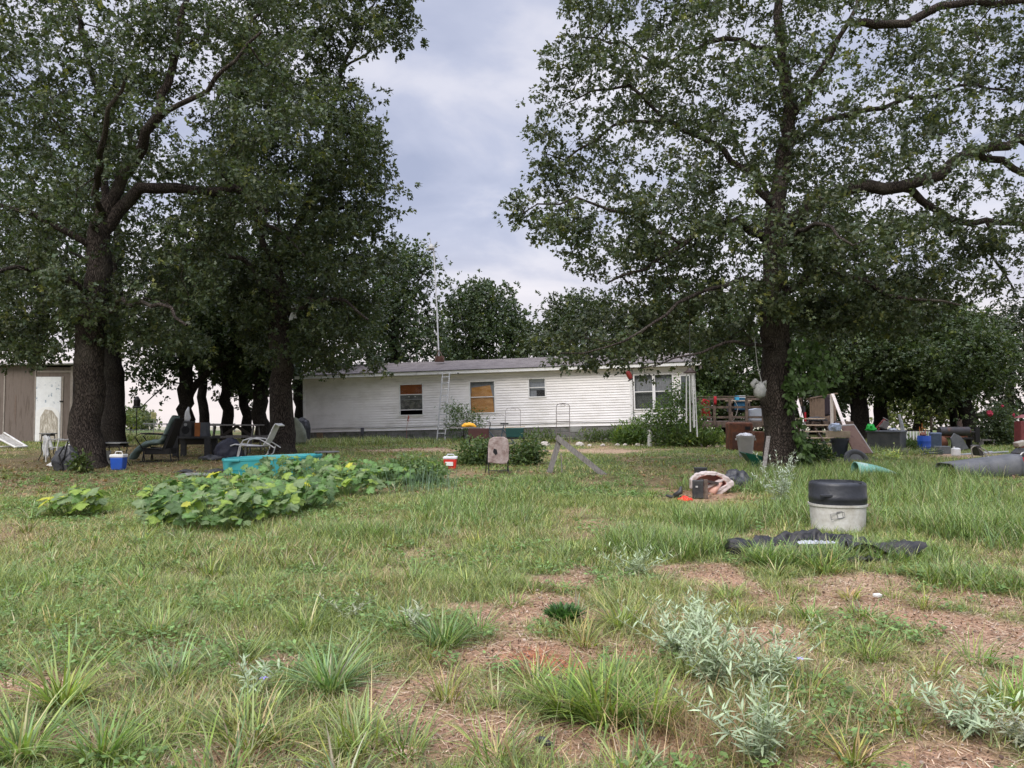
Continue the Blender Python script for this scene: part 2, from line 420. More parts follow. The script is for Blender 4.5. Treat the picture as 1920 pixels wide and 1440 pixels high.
# ------------------------------------------------------------------ grass (stuff)
MG = leafmat('grass_blade', .3, .55)
def scatter(n, y0, y1, power=1.0, xm=1.0):
    """points inside the view wedge, evenly per area"""
    u = rng.random(n); y = np.sqrt(y0 ** 2 + u * (y1 ** 2 - y0 ** 2))
    x = (rng.random(n) * 2 - 1) * (y * .70 + 1.0); return x, y
GREENS = np.array([[.21, .27, .075], [.17, .24, .075], [.26, .30, .09], [.20, .265, .12], [.32, .33, .12], [.25, .285, .14]])
DRY = np.array([[.42, .33, .20], [.34, .25, .15], [.50, .42, .27], [.27, .19, .12]])
def gcol(n, dryp):
    c = GREENS[rng.integers(0, len(GREENS), n)]; dd = DRY[rng.integers(0, len(DRY), n)]
    m = (rng.random(n) < dryp)[:, None]
    return np.where(m, dd, c) * (.38 + 1.15 * rng.random((n, 1)) ** .9)
def put_blades(x, y, h, w, lean, dryp, prof=BLADE3, colmul=None, col=None):
    n = len(x); z = g(x, y) - .01
    az = rng.random(n) * 2 * math.pi
    d = np.stack([np.cos(az) * lean, np.sin(az) * lean, np.ones(n)], -1)
    nrm = np.stack([-np.cos(az), -np.sin(az), np.full(n, .15)], -1)
    c = gcol(n, dryp) if col is None else col
    if colmul is not None: c = c * colmul
    return leaves(np.stack([x, y, z], -1), d, nrm, h, prof, c, bend=.15 + .5 * rng.random(n), wabs=w)
GR = []
def lawn(n, y0, y1, h0, h1, w0, w1, prof):
    x, y = scatter(n, y0, y1); gr, dr, ba, ta, og, lu = cover(x, y)
    keep = rng.random(n) < np.clip(gr ** 1.3 * 1.15 * (1 - .45 * dr), .03, 1); x, y, gr, dr, lu = x[keep], y[keep], gr[keep], dr[keep], lu[keep]; m = len(x)
    patch = fbm2(x, y, .8, 3, 12)
    h = (h0 + (h1 - h0) * rng.random(m) ** 1.6) * (.25 + 1.35 * patch + .25 * lu) * (.55 + .6 * gr) * (1 - .5 * dr)
    dryp = np.clip(.05 + .75 * dr + .30 * (1 - gr) + .9 * (fbm2(x, y, 1.6, 3, 20) - .42), 0, .95)
    tint = fbm2(x, y, .5, 3, 30)[:, None]
    cm = np.concatenate([.8 + .5 * tint, .9 + .25 * tint, .7 + .5 * tint], 1) * (1 - .25 * dr[:, None])
    GR.append(put_blades(x, y, h, w0 + (w1 - w0) * rng.random(m), .25 + .7 * rng.random(m), dryp, prof, cm))
lawn(290000, 2.8, 7.5, .05, .18, .0025, .0065, BLADE3)
lawn(270000, 7.5, 14, .05, .16, .004, .009, BLADE3)
lawn(260000, 14, 36, .05, .15, .008, .018, BLADE3)
# dry straw litter lying on the soil
x, y = scatter(120000, 2.8, 11); gr, dr, ba, ta, og, lu = cover(x, y)
k = rng.random(len(x)) < np.clip(.22 + .75 * (1 - gr), 0, 1) * np.clip(1 - .6 * og, 0, 1); x, y = x[k], y[k]; m = len(x)
az = rng.random(m) * 6.283; d = np.stack([np.cos(az), np.sin(az), rng.normal(0, .18, m) + .08], -1)
pal = np.array([[.56, .42, .31], [.40, .27, .19], [.66, .55, .42], [.26, .16, .11], [.48, .32, .22]])
GR.append(leaves(np.stack([x, y, g(x, y) + .008], -1), d, np.tile([0, 0, 1.], (m, 1)), .03 + .09 * rng.random(m), BLADE3, pal[rng.integers(0, 5, m)] * (.7 + .6 * rng.random((m, 1))), bend=.1, wabs=.003 + .004 * rng.random(m)))
# tall grass areas on the right mound, the strip by the house, the fringe of things
JP = (3.5, 13.6)
def tallpatch(px, py, rx, ry, n, h0, h1, w=.009, dryp=.12, mul=(1, 1, 1)):
    cx_, cy_, ax, ay = ell(px, py, rx, ry)
    r = np.sqrt(rng.random(n)); t = rng.random(n) * 6.283
    x = cx_ + ax * r * np.cos(t); y = cy_ + ay * r * np.sin(t)
    k = rng.random(n) < np.clip((fbm2(x, y, 1.4, 3, 44) - .3) * 3.2, .1, 1) * np.clip((1.05 - r) * 4, .2, 1); x, y = x[k], y[k]
    k = np.hypot((x - JP[0]) / 1.3, (y - JP[1]) / 1.6) > 1; x, y = x[k], y[k]; m = len(x)
    hh = (h0 + (h1 - h0) * rng.random(m)) * (.6 + .7 * fbm2(x, y, 1.1, 2, 50))
    GR.append(put_blades(x, y, hh, w * (.6 + .8 * rng.random(m)), .15 + .6 * rng.random(m), np.full(m, dryp), BLADE, np.array(mul)))
for a in [(1420, 950, 150, 45, 7500, .18, .42), (1560, 960, 160, 40, 6000, .15, .38), (1780, 940, 200, 60, 12000, .18, .45), (1600, 905, 140, 20, 7000, .2, .5),
          (1860, 1010, 120, 40, 5500, .2, .45), (1480, 905, 90, 25, 4500, .2, .45), (1240, 1030, 130, 25, 4500, .15, .35), (900, 960, 130, 35, 6500, .15, .33),
          (1010, 915, 90, 16, 4000, .15, .3), (1740, 890, 130, 12, 5500, .2, .45), (1330, 985, 70, 20, 2500, .2, .42), (1690, 1050, 100, 14, 2500, .12, .3),
          (1500, 1060, 110, 12, 2500, .12, .3), (700, 1000, 150, 18, 3500, .15, .3), (1840, 1100, 110, 16, 1500, .15, .3)]:
    tallpatch(*a, mul=(.82, .95, .85))
for a in [(680, 832, 110, 5, 5000, .15, .4), (1000, 829, 90, 4, 2600, .15, .35), (250, 827, 60, 3, 1500, .2, .5), (860, 829, 90, 4, 2500, .12, .3), (1500, 834, 90, 5, 2500, .2, .5),
          (1640, 852, 120, 4, 2500, .15, .4)]:
    tallpatch(*a, w=.016)
# arching clumps
def clump(px, py, n, L, w, mul, dryp=.05, spread=.09, lean=1.0):
    Yc = ground_y(px, py); xc = (px - 960) / F * Yc
    r = spread * np.sqrt(rng.random(n)); t = rng.random(n) * 6.283
    x = xc + r * np.cos(t); y = Yc + r * np.sin(t); z = g(x, y) - .01
    az = t + rng.normal(0, .5, n); le = lean * (.15 + 1.0 * rng.random(n))
    d = np.stack([np.cos(az) * le, np.sin(az) * le, np.ones(n)], -1); nrm = np.stack([-np.cos(az), -np.sin(az), np.full(n, .1)], -1)
    GR.append(leaves(np.stack([x, y, z], -1), d, nrm, L * (.45 + .65 * rng.random(n)), BLADE, gcol(n, dryp) * np.array(mul), bend=.2 + .65 * rng.random(n), wabs=w * (.6 + .7 * rng.random(n))))
BIG = [(1130, 1345, 210, .40, .014, (.82, .95, .62), .1), (1060, 1330, 110, .34, .015, (.84, .97, .6), .1), (1220, 1350, 120, .36, .013, (.82, .95, .62), .1), (1165, 1170, 160, .38, .010, (1, 1.05, .8), .08), (835, 1205, 220, .36, .009, (.75, .95, .9), .1),
       (900, 1180, 90, .34, .008, (.8, .95, .9), .08), (625, 1290, 190, .36, .012, (.85, 1.05, 1.1), .08), (130, 1325, 130, .40, .012, (1.05, 1.1, .8), .08), (60, 1420, 150, .34, .011, (.9, 1.05, .9), .08), (210, 1420, 120, .34, .012, (.9, 1.05, .9), .08),
       (840, 1300, 90, .30, .006, (.95, .9, .7), .08), (810, 1230, 60, .3, .006, (.9, .85, .6), .08), (1540, 1075, 90, .30, .010, (.85, 1.05, .7), .08), (1435, 1060, 120, .40, .012, (.85, 1.05, .7), .1), (1725, 1140, 90, .25, .006, (.95, .95, .7), .09),
       (1670, 1120, 70, .22, .006, (.95, .95, .7), .09), (1510, 1160, 90, .26, .008, (.85, 1.05, .7), .08), (1700, 1060, 100, .30, .009, (.85, 1.05, .7), .1), (460, 1240, 90, .32, .008, (.9, .95, .8), .1), (330, 1280, 130, .34, .008, (.9, 1, 1.0), .12),
       (300, 1190, 120, .3, .008, (.9, 1, .9), .12), (480, 1390, 110, .34, .009, (1, 1, .8), .12), (680, 1395, 120, .34, .009, (.95, 1, .85), .12), (760, 1410, 90, .3, .008, (.9, 1, .85), .1), (930, 1420, 80, .28, .008, (.95, 1, .8), .1),
       (960, 1130, 70, .24, .007, (.95, 1, .8), .1), (1360, 1120, 80, .26, .008, (.85, 1, .75), .1), (1290, 1040, 90, .34, .009, (.85, 1, .7), .1), (1100, 1040, 80, .26, .008, (.85, 1, .7), .1), (780, 1090, 100, .3, .008, (.85, 1, .75), .12),
       (1900, 1330, 150, .3, .007, (.8, 1.05, .6), .14), (1820, 1240, 90, .26, .007, (.9, 1, .7), .12), (1620, 1230, 110, .26, .007, (.9, 1, .75), .12), (1650, 1330, 120, .24, .006, (.95, 1, .75), .14), (1500, 1300, 110, .3, .007, (1, 1, .7), .14), (580, 1180, 90, .3, .008, (.9, 1, .85), .12)]
for c_ in BIG:
    clump(c_[0], c_[1], c_[2], c_[3], c_[4], c_[5], .08, c_[6])
for _ in range(380):
    Yc = 3.2 + 14 * random.random() ** 1.2; xc = (random.random() * 2 - 1) * (Yc * .68); pxx = 960 + xc / Yc * F; q = HZ + (EYE - float(np.interp(Yc, _gy, _gz))) * F / Yc
    gg = cover(np.array([xc]), np.array([Yc])); gr1 = float(gg[0][0])
    if random.random() > .12 + .8 * gr1: continue
    s_ = random.uniform(.5, 1.0)
    clump(pxx, min(q, 1470), int(26 + 40 * random.random()), .30 * s_, .006 + .004 * random.random() + Yc * .0003, (random.uniform(.75, 1.1), random.uniform(.9, 1.08), random.uniform(.6, 1.1)), .15 + .3 * (1 - gr1), .05 + .08 * random.random())
# little broad leaved weeds between the blades
for (nn_, y0_, y1_, s0_, s1_) in ((9000, 2.8, 8, .018, .045), (9000, 8, 18, .03, .06)):
    x, y = scatter(nn_, y0_, y1_); k = (cover(x, y)[0] > .35) & (fbm2(x, y, 1.2, 2, 70) > .5); x, y = x[k], y[k]
    x = np.repeat(x, 6) + rng.normal(0, .02, len(x) * 6); y = np.repeat(y, 6) + rng.normal(0, .02, len(y) * 6); m = len(x); az = rng.random(m) * 6.283
    GR.append(leaves(np.stack([x, y, g(x, y) + .02 + .07 * rng.random(m)], -1), np.stack([np.cos(az), np.sin(az), rng.normal(.2, .3, m)], -1), np.tile([0, 0, 1.], (m, 1)) + rng.normal(0, .3, (m, 3)), s0_ + (s1_ - s0_) * rng.random(m), OVAL, np.array([.15, .24, .075]) * (.6 + .9 * rng.random((m, 1))), bend=.2))
# crumbs of soil, pebbles and bark bits on the bare ground
x, y = scatter(60000, 2.8, 9); gr = cover(x, y)[0]; k = rng.random(len(x)) < np.clip(1 - gr, 0, 1) * .8; x, y = x[k], y[k]; m = len(x); az = rng.random(m) * 6.283
cp = np.array([[.16, .09, .06], [.30, .18, .12], [.42, .33, .27], [.10, .06, .045]])
GR.append(leaves(np.stack([x, y, g(x, y) + .004], -1), np.stack([np.cos(az), np.sin(az), rng.normal(.3, .4, m)], -1), np.tile([0, 0, 1.], (m, 1)) + rng.normal(0, .7, (m, 3)), .008 + .016 * rng.random(m) ** 2, KITE2, cp[rng.integers(0, 4, m)] * (.6 + .8 * rng.random((m, 1))), bend=.1))
# fallen twigs and leaf litter under the oaks
x = np.concatenate([rng.uniform(-14, 1, 5000), rng.uniform(3, 13, 2500)]); y = np.concatenate([rng.uniform(14, 28, 5000), rng.uniform(13, 24, 2500)]); m = len(x); az = rng.random(m) * 6.283
GR.append(leaves(np.stack([x, y, g(x, y) + .03], -1), np.stack([np.cos(az), np.sin(az), rng.normal(0, .3, m)], -1), np.tile([0, 0, 1.], (m, 1)) + rng.normal(0, .4, (m, 3)), .06 + .06 * rng.random(m), OAK5, np.array([.24, .15, .08]) * (.5 + .9 * rng.random((m, 1))), bend=.2))
# brown seeding stems by the lower right
n = 700; cx_, cy_, ax, ay = ell(1330, 1390, 230, 60); x = cx_ + ax * rng.normal(0, .5, n); y = cy_ + ay * rng.normal(0, .6, n)
GR.append(put_blades(x, y, .16 + .22 * rng.random(n), np.full(n, .0035), .2 + .8 * rng.random(n), np.full(n, .85), BLADE, np.array([.9, .8, .7])))
V, Fq, col = cat_parts(GR)
grass = quad_mesh('grass', V, Fq, col, MG); tag(grass, 'uneven green and straw coloured grass growing over the yard', 'grass', kind='stuff')
print('grass verts', len(V))

# ------------------------------------------------------------------ trees
MB_ = barkmat('oak_bark', (.018, .014, .012), (.115, .092, .078))
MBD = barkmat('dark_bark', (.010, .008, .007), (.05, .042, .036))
MLF = leafmat('oak_leaf', .28, .42)
MLF2 = leafmat('bright_leaf', .4, .5)
def inpoly(x, y, poly):
    c = np.zeros(len(x), bool); j = len(poly) - 1
    for i in range(len(poly)):
        xi, yi = poly[i]; xj, yj = poly[j]
        c ^= ((yi > y) != (yj > y)) & (x < (xj - xi) * (y - yi) / (yj - yi + 1e-9) + xi); j = i
    return c
def edge_dist(x, y, poly):
    dm = np.full(len(x), 1e9)
    for i in range(len(poly)):
        ax, ay = poly[i - 1]; bx, by = poly[i]; L2 = (bx - ax) ** 2 + (by - ay) ** 2 + 1e-9
        t = np.clip(((x - ax) * (bx - ax) + (y - ay) * (by - ay)) / L2, 0, 1)
        dm = np.minimum(dm, np.hypot(x - ax - t * (bx - ax), y - ay - t * (by - ay)))
    return dm
def skeleton_mesh(pos, par, rad, origin):
    n = len(pos); ch = [[] for _ in range(n)]
    for i in range(n):
        if par[i] >= 0: ch[par[i]].append(i)
    mb_v = []; mb_f = []; start = [(0, None)]; base = 0
    while start:
        s, p = start.pop(); chain = ([p] if p is not None else []) + [s]; i = s
        while ch[i]:
            cs = sorted(ch[i], key=lambda q: -rad[q])
            for q in cs[1:]: start.append((q, i))
            i = cs[0]; chain.append(i)
        if len(chain) < 2: continue
        r0 = rad[chain[0]] if p is None else min(rad[p], rad[s] * 1.25)
        k = len(chain); rs = [r0] + [rad[c] for c in chain[1:]]
        ns = 14 if rs[0] > .2 else (8 if rs[0] > .06 else (5 if rs[0] > .02 else 3))
        pts = pos[chain]; T = np.gradient(pts, axis=0); T /= np.linalg.norm(T, axis=1, keepdims=True) + 1e-9
        ref = np.array([1., .13, .07]); th = np.arange(ns) * 2 * math.pi / ns
        for q in range(k):
            a = np.cross(T[q], ref); a /= np.linalg.norm(a) + 1e-9; bb = np.cross(a, T[q]); ref = -np.cross(a, T[q]) if False else bb
            ring = pts[q] + rs[q] * (np.cos(th)[:, None] * a + np.sin(th)[:, None] * bb); mb_v.append(ring)
        idx = base + np.arange(k * ns).reshape(k, ns)
        mb_f.append(np.stack([idx[:-1], np.roll(idx[:-1], -1, 1), np.roll(idx[1:], -1, 1), idx[1:]], -1).reshape(-1, 4)); base += k * ns
    return np.concatenate(mb_v) - origin, np.concatenate(mb_f)

def tree(name, label, cat, Y, trunk, poly, N, depth, limbs=(), tips=5, per=6, leaf=.12, prof=OAK5, gap=.42, gscale=.9, base_col=(.05, .075, .035), var=.35,
         bark=None, mat=None, rsub=.28, jit=.35, tipr=.004, flare=1.25, group=None, minz=None, droop=.25, wood=True, yellow=.04, twr=1.0, part_names=('trunk', 'crown'), lowfree=0.35, clear=(), extra=(), jl=.05, flat=.75):
    """trunk: [(px,py,radius_m[,dY])]; limbs: [(r0,r1,[(px,py[,dY])...])]; poly: photo outline of the crown"""
    pos = []; par = []; rad = []; fixed = []
    def addline(pts, r0s, parent):
        last = parent
        for i, (p, r) in enumerate(zip(pts, r0s)):
            if last >= 0 and i >= 0:
                q0 = np.array(pos[last]); rr0 = rad[last] if i > 0 or parent < 0 else r; L = np.linalg.norm(p - q0); m = max(1, int(L / .35))
                for s in range(1, m + 1):
                    t = s / m; w_ = (rng.normal(0, .055, 3) * min(1, L)) if s < m else 0
                    pos.append(q0 + (p - q0) * t + w_); par.append(last); rad.append(rr0 + (r - rr0) * t); fixed.append(True); last = len(pos) - 1
            else:
                pos.append(p); par.append(-1); rad.append(r); fixed.append(True); last = 0
        return last
    tp = [P(t[0], t[1], Y + (t[3] if len(t) > 3 else 0)) for t in trunk]
    gb = gz(tp[0][0], tp[0][1]); tp[0][2] = gb - .05
    pts = [tp[0], tp[0] + (tp[1] - tp[0]) * min(.12, .45 / (np.linalg.norm(tp[1] - tp[0]))), *tp[1:]]
    rr = [trunk[0][2] * flare, trunk[0][2] * 1.02] + [t[2] for t in trunk[1:]]
    last = addline(pts, rr, -1)
    ntr = len(pos)
    for r0, r1, lp in limbs:
        q = [P(a[0], a[1], Y + (a[2] if len(a) > 2 else 0)) for a in lp]
        A = np.array(pos); k0 = int(np.argmin(np.linalg.norm(A - q[0], axis=1)))
        addline(q[1:] if np.linalg.norm(A[k0] - q[0]) < .7 else q, list(np.linspace(r0, r1, len(q)))[-(len(q) - (1 if np.linalg.norm(A[k0] - q[0]) < .7 else 0)):], k0)
    nf = len(pos)
    # crown tips
    scale_px = F / Y
    def sample(pl, N, gap):
        xs = [p[0] for p in pl]; ys = [p[1] for p in pl]; got = []; tot = 0
        while tot < N:
            x = rng.uniform(min(xs), max(xs), N * 3); y = rng.uniform(min(ys), max(ys), N * 3)
            k = inpoly(x, y, pl); x, y = x[k], y[k]
            ed = edge_dist(x, y, poly); km = ed > rng.random(len(x)) * rsub * scale_px * 1.3; x, y, ed = x[km], y[km], ed[km]; dd = depth * np.clip(ed / (depth * scale_px * .6), .12, 1) ** .6
            dY = np.clip(rng.normal(0, .5, len(x)), -1, 1) * dd
            u = (x - 960) / F; v = (720 - y) / F; D = np.stack([u, ct - v * st, st + v * ct], -1)
            pt = np.array([0, 0, EYE]) + D * ((Y + dY) / D[:, 1])[:, None]
            an = np.array([1, 1, 1.7]); nn = vnoise(pt * an * gscale + Y) * .6 + vnoise(pt * an * gscale * 2.3 + 7) * .4
            pt = pt[nn > gap]; got.append(pt); tot += len(pt)
        return np.concatenate(got)[:N]
    T = np.concatenate([sample(poly, N, gap)] + [sample(pl, n_, gp) for pl, n_, gp in extra])
    if clear:
        rel = T - np.array([0, 0, EYE]); fw = rel[:, 1] * ct + rel[:, 2] * st; uu = 960 + F * rel[:, 0] / fw; vv = 720 - F * (rel[:, 2] * ct - rel[:, 1] * st) / fw
        for (a0, b0, a1, b1) in clear: kp = ~((uu > a0) & (uu < a1) & (vv > b0) & (vv < b1) & (T[:, 1] < Y + .4)); T = T[kp]; uu = uu[kp]; vv = vv[kp]
    if minz is not None: T = T[T[:, 2] > gb + minz]
    A0 = np.array(pos); lim = gb + (A0[:, 2].max() - gb) * lowfree if not limbs or lowfree > .36 else gb + (A0[:, 2].max() - gb) * lowfree
    cand = (A0[:, 2] > lim) | (np.arange(len(A0)) >= ntr)
    cap = nf + len(T) * 12 + 10; PP = np.full((cap, 3), 1e6); PP[:nf] = np.where(cand[:, None], A0, 1e6)
    d0 = np.array([np.min(np.linalg.norm(PP[:nf] - t, axis=1)) for t in T]); T = T[np.argsort(d0)]
    tipn = []
    for t in T:
        n_now = len(pos); dv_ = PP[:n_now] - t; d2 = np.einsum('ij,ij->i', dv_, dv_); k0 = int(np.argmin(d2)); L = math.sqrt(d2[k0])
        q0 = PP[k0].copy(); m = min(10, max(1, int(L / .3))); prev = k0; sidev = rng.normal(0, .10, 3) * L
        for s in range(1, m + 1):
            u = s / m; p = q0 + (t - q0) * u + sidev * math.sin(math.pi * u) + (rng.normal(0, .03, 3) if s < m else 0)
            pos.append(p); par.append(prev); rad.append(0.0); fixed.append(False); prev = len(pos) - 1; PP[prev] = p
        tipn.append(prev)
    pos = np.array(pos); area = np.zeros(len(pos)); area[tipn] = 1.0
    for i in range(len(pos) - 1, 0, -1):
        if not fixed[i] or area[i] > 0: area[par[i]] += area[i]
    rad = np.array(rad)
    for i in range(len(pos)):
        if not fixed[i]:
            r = tipr * (area[i] + .6) ** .52; rad[i] = min(r, rad[par[i]] * .85) if par[i] >= 0 else r
    origin = np.array([tp[0][0], tp[0][1], gb])
    root = thing(name, label, cat, tuple(origin), group=group)
    bark = bark or MB_; mat = mat or MLF
    if wood:
        Vv, Ff = skeleton_mesh(pos, par, rad, origin)
        o = quad_mesh(part_names[0], Vv, Ff, None, bark, root, smooth=True)
    # leaves: rosettes on short shoots round each tip
    TT = pos[tipn]; K = len(TT); s0 = np.repeat(TT, tips, axis=0) + rng.normal(0, rsub, (K * tips, 3)) * np.array([1, 1, flat])
    ctr = np.repeat(s0, per, axis=0); n = len(ctr); ctr = ctr + rng.normal(0, jl, (n, 3))
    outd = ctr - np.repeat(np.repeat(TT, tips, axis=0), per, axis=0)
    d = rdir(n) + outd / (rsub * 2.0) + np.array([0, 0, -droop])
    nrm = rdir(n) + np.array([0, 0, .9])
    shade = .65 + .7 * vnoise(ctr * .8 + 31); pc = np.array(base_col)[None] * (1 + var * (rng.random((n, 1)) - .5) * 2) * shade[:, None]
    tint = rng.random((n, 1)); pc = pc * np.concatenate([.85 + .35 * tint, .95 + .1 * tint, .95 - .2 * tint], 1)
    ym = (np.repeat(rng.random(K * tips) < yellow, per))[:, None]; pc = np.where(ym, pc * np.array([2.0, 1.7, 1.1]), pc)
    V, Fq, col = leaves(ctr, d, nrm, leaf * (.65 + .6 * rng.random(n)), prof, pc, bend=rng.normal(.1, .2, n))
    quad_mesh(part_names[1], V - origin, Fq, col, mat, root)
    return root
# ------------------------------------------------------------------ the oaks
tree('oak_tree', 'large oak left of the pool, thick trunk beside the blue cooler forking into curved limbs', 'tree', 20,
     [(168, 880, .40), (166, 760, .37), (168, 660, .35), (178, 560, .32), (185, 470, .29), (192, 410, .26)],
     [(-160, -160), (500, -160), (530, 0), (600, 60), (640, 150), (600, 300), (500, 400), (430, 500), (400, 600), (385, 690), (300, 670), (230, 640), (170, 665), (110, 650), (60, 690), (0, 680), (-160, 690)],
     1150, 4.2, clear=[(150, 330, 290, 470), (135, 470, 205, 560), (260, 330, 440, 375), (280, 150, 340, 300)], extra=[([(-100, 420), (150, 470), (380, 480), (400, 620), (300, 660), (170, 640), (60, 650), (-100, 650)], 80, .45)], flat=.6, limbs=[
     (0.176, 0.068, [(192, 410), (230, 330), (268, 275, -.5), (300, 215, -1), (325, 120, -1), (345, 10, -1.4)]),
     (0.184, 0.090, [(188, 430), (222, 395), (262, 352), (330, 352, .3), (400, 360, .5), (440, 352, .6), (500, 400, 1)]),
     (0.080, 0.038, [(400, 360, .5), (450, 400, 1), (520, 430, 1.6), (570, 480, 2)]),
     (0.128, 0.053, [(192, 410), (196, 310, 1), (195, 200, 1.5), (165, 110, 2), (130, -40, 2)]),
     (0.112, 0.038, [(180, 470), (120, 432, -.5), (60, 400, -.8), (-60, 370, -1)]),
     (0.096, 0.030, [(172, 560), (110, 520, -1), (30, 500, -2), (-60, 520, -3)]),
     (0.104, 0.030, [(190, 430), (182, 330, -2), (200, 230, -3.5), (240, 130, -4)]),
     (0.080, 0.030, [(300, 215, -1), (360, 185, -1.5), (420, 130, -2), (490, 60, -2)]),
     (0.072, 0.030, [(172, 600), (230, 560, -1.5), (300, 570, -2.5), (350, 610, -3)]),
     (0.056, 0.022, [(196, 310, 1), (120, 250, 1), (60, 180, 1), (0, 120, 1)])],
     tips=9, per=10, rsub=.235, leaf=.10, gap=.525, gscale=1.15, prof=OAK4, base_col=(.068, .090, .050))
tree('oak_tree', 'oak in front of the left end of the house, behind the turquoise pool', 'tree', 25,
     [(530, 838, .40), (527, 740, .36), (523, 640, .33), (518, 560, .30), (514, 500, .26)],
     [(400, 200), (450, 60), (470, -140), (770, -140), (782, 40), (770, 90), (715, 120), (650, 95), (640, 140), (705, 170), (730, 240), (722, 300), (775, 350), (770, 400), (725, 440), (760, 520), (715, 570), (712, 640), (735, 700), (650, 690), (645, 725), (575, 712), (560, 745), (535, 700), (470, 690), (430, 620), (380, 520), (380, 350)],
     900, 3.6, clear=[(505, 580, 555, 660)], extra=[([(430, 130), (650, 140), (740, 230), (730, 330), (600, 400), (430, 380)], 90, .45), ([(400, 480), (740, 480), (700, 650), (560, 690), (450, 640)], 90, .45)], flat=.6, limbs=[
     (0.144, 0.053, [(514, 500), (548, 440), (590, 350, .5), (612, 250, .8), (640, 130, 1), (690, 20, 1)]),
     (0.128, 0.045, [(516, 520), (480, 410, -.5), (452, 300, -1), (440, 190, -1), (470, 40, -1)]),
     (0.096, 0.038, [(520, 580), (455, 485, -1), (400, 470, -1.5), (350, 470, -2), (300, 500, -2)]),
     (0.088, 0.030, [(520, 600), (580, 560, -1.2), (650, 565, -2), (690, 600, -2.3)]),
     (0.080, 0.030, [(590, 350, .5), (660, 300, .5), (730, 270, .5)]),
     (0.072, 0.030, [(560, 430), (640, 390, .8), (730, 390, 1)]),
     (0.064, 0.022, [(640, 130, 1), (700, 90, 1), (760, 60, 1)]),
     (0.064, 0.022, [(514, 500), (520, 400, 2.5), (530, 300, 3), (540, 180, 3)])],
     tips=9, per=10, rsub=.25, leaf=.118, gap=.525, gscale=1.1, prof=OAK4, base_col=(.068, .090, .049))
tree('oak_tree', 'tall open crowned oak on the right whose trunk has a vine and a grey bundle', 'tree', 19,
     [(1462, 885, .41), (1460, 780, .38), (1456, 680, .36), (1454, 600, .35), (1454, 520, .30), (1452, 440, .26), (1462, 350, .20), (1480, 260, .19), (1472, 140, .14), (1458, 30, .11), (1450, -120, .07)],
     [(940, 392), (962, 350), (1000, 325), (1010, 300), (978, 240), (1000, 170), (1040, 140), (1020, 110), (1055, 60), (1050, -20), (1060, -160), (2080, -160), (2080, 640), (1930, 585), (1870, 560), (1868, 480), (1800, 540), (1790, 620), (1690, 650), (1600, 650), (1520, 650), (1430, 670), (1330, 695), (1240, 665), (1190, 715), (1150, 680), (1060, 700), (1010, 672), (945, 660), (960, 635), (1080, 600), (1180, 560), (1090, 530), (1060, 510), (1075, 470), (980, 480), (985, 430)],
     1260, 3.6, clear=[(1405, 590, 1510, 770), (1600, 330, 1920, 400), (1690, 0, 1900, 50)], extra=[([(960, 650), (1080, 595), (1200, 560), (1400, 540), (1700, 580), (1690, 630), (1430, 650), (1190, 680), (1000, 670)], 110, .47), ([(1150, 330), (1400, 300), (1600, 400), (1560, 560), (1250, 560), (1130, 450)], 110, .48), ([(1500, 400), (1900, 430), (1850, 540), (1690, 620), (1500, 600)], 130, .47)], flat=.55, limbs=[
     (0.120, 0.022, [(1452, 470), (1385, 412, -.5), (1340, 420, -.8), (1280, 460, -1), (1210, 505, -1.2), (1140, 530, -1.4)]),
     (.065, .012, [(1455, 560), (1400, 520, -1), (1320, 545, -2), (1250, 590, -2.5), (1170, 640, -3), (1050, 662, -3)]),
     (.055, .010, [(1455, 640), (1380, 640, -1.5), (1300, 665, -2.5), (1200, 690, -3)]),
     (0.104, 0.022, [(1453, 420), (1420, 330, -.5), (1330, 265, -.5), (1250, 225, 0), (1150, 235, 0), (1060, 300, 0)]),
     (0.080, 0.022, [(1474, 150), (1440, 88), (1360, 72), (1280, 100), (1240, 130, .5), (1170, 80, .5), (1090, 70, .5)]),
     (0.056, 0.015, [(1250, 225, 0), (1180, 160, 0), (1110, 170, .3), (1050, 200, .5)]),
     (0.056, 0.015, [(1280, 460, -1), (1180, 400, -1), (1080, 370, -1), (980, 400, -1)]),
     (0.184, 0.105, [(1454, 450), (1520, 385, 0), (1600, 352, 0), (1690, 350, 0), (1760, 330, 0), (1800, 295, 0), (1860, 275, 0), (1990, 262, 0)]),
     (0.112, 0.060, [(1690, 350, 0), (1740, 385, .5), (1800, 415, .8), (1900, 418, 1), (2040, 440, 1)]),
     (0.104, 0.068, [(1820, 290, 0), (1880, 300, .4), (1930, 330, .7), (2000, 380, 1)]),
     (0.096, 0.022, [(1480, 255), (1560, 222, .5), (1680, 192, 1), (1800, 160, 1), (1900, 168, 1)]),
     (0.096, 0.038, [(1472, 220), (1540, 130, -.5), (1590, 45, -1), (1640, -60, -1)]),
     (0.112, 0.075, [(1590, 45, -1), (1700, 45, -1), (1760, 12, -1), (1830, 2, -1), (1960, 6, -1)]),
     (0.088, 0.022, [(1454, 560), (1540, 500, -.5), (1620, 525, -1), (1700, 560, -1.5), (1800, 572, -2)]),
     (0.088, 0.022, [(1455, 600), (1530, 580, 1.5), (1640, 600, 2.5), (1740, 590, 3)]),
     (0.088, 0.022, [(1452, 450), (1440, 380, 2), (1400, 300, 3), (1350, 200, 3.5)]),
     (0.080, 0.022, [(1454, 480), (1500, 430, -2), (1540, 420, -3.2), (1600, 460, -4)]),
     (0.056, 0.022, [(1840, 410, .8), (1860, 480, 1), (1900, 540, 1)])],
     tips=9, per=10, leaf=.10, gap=.525, gscale=1.15, prof=OAK4, rsub=.235, base_col=(.072, .094, .054), yellow=.05)
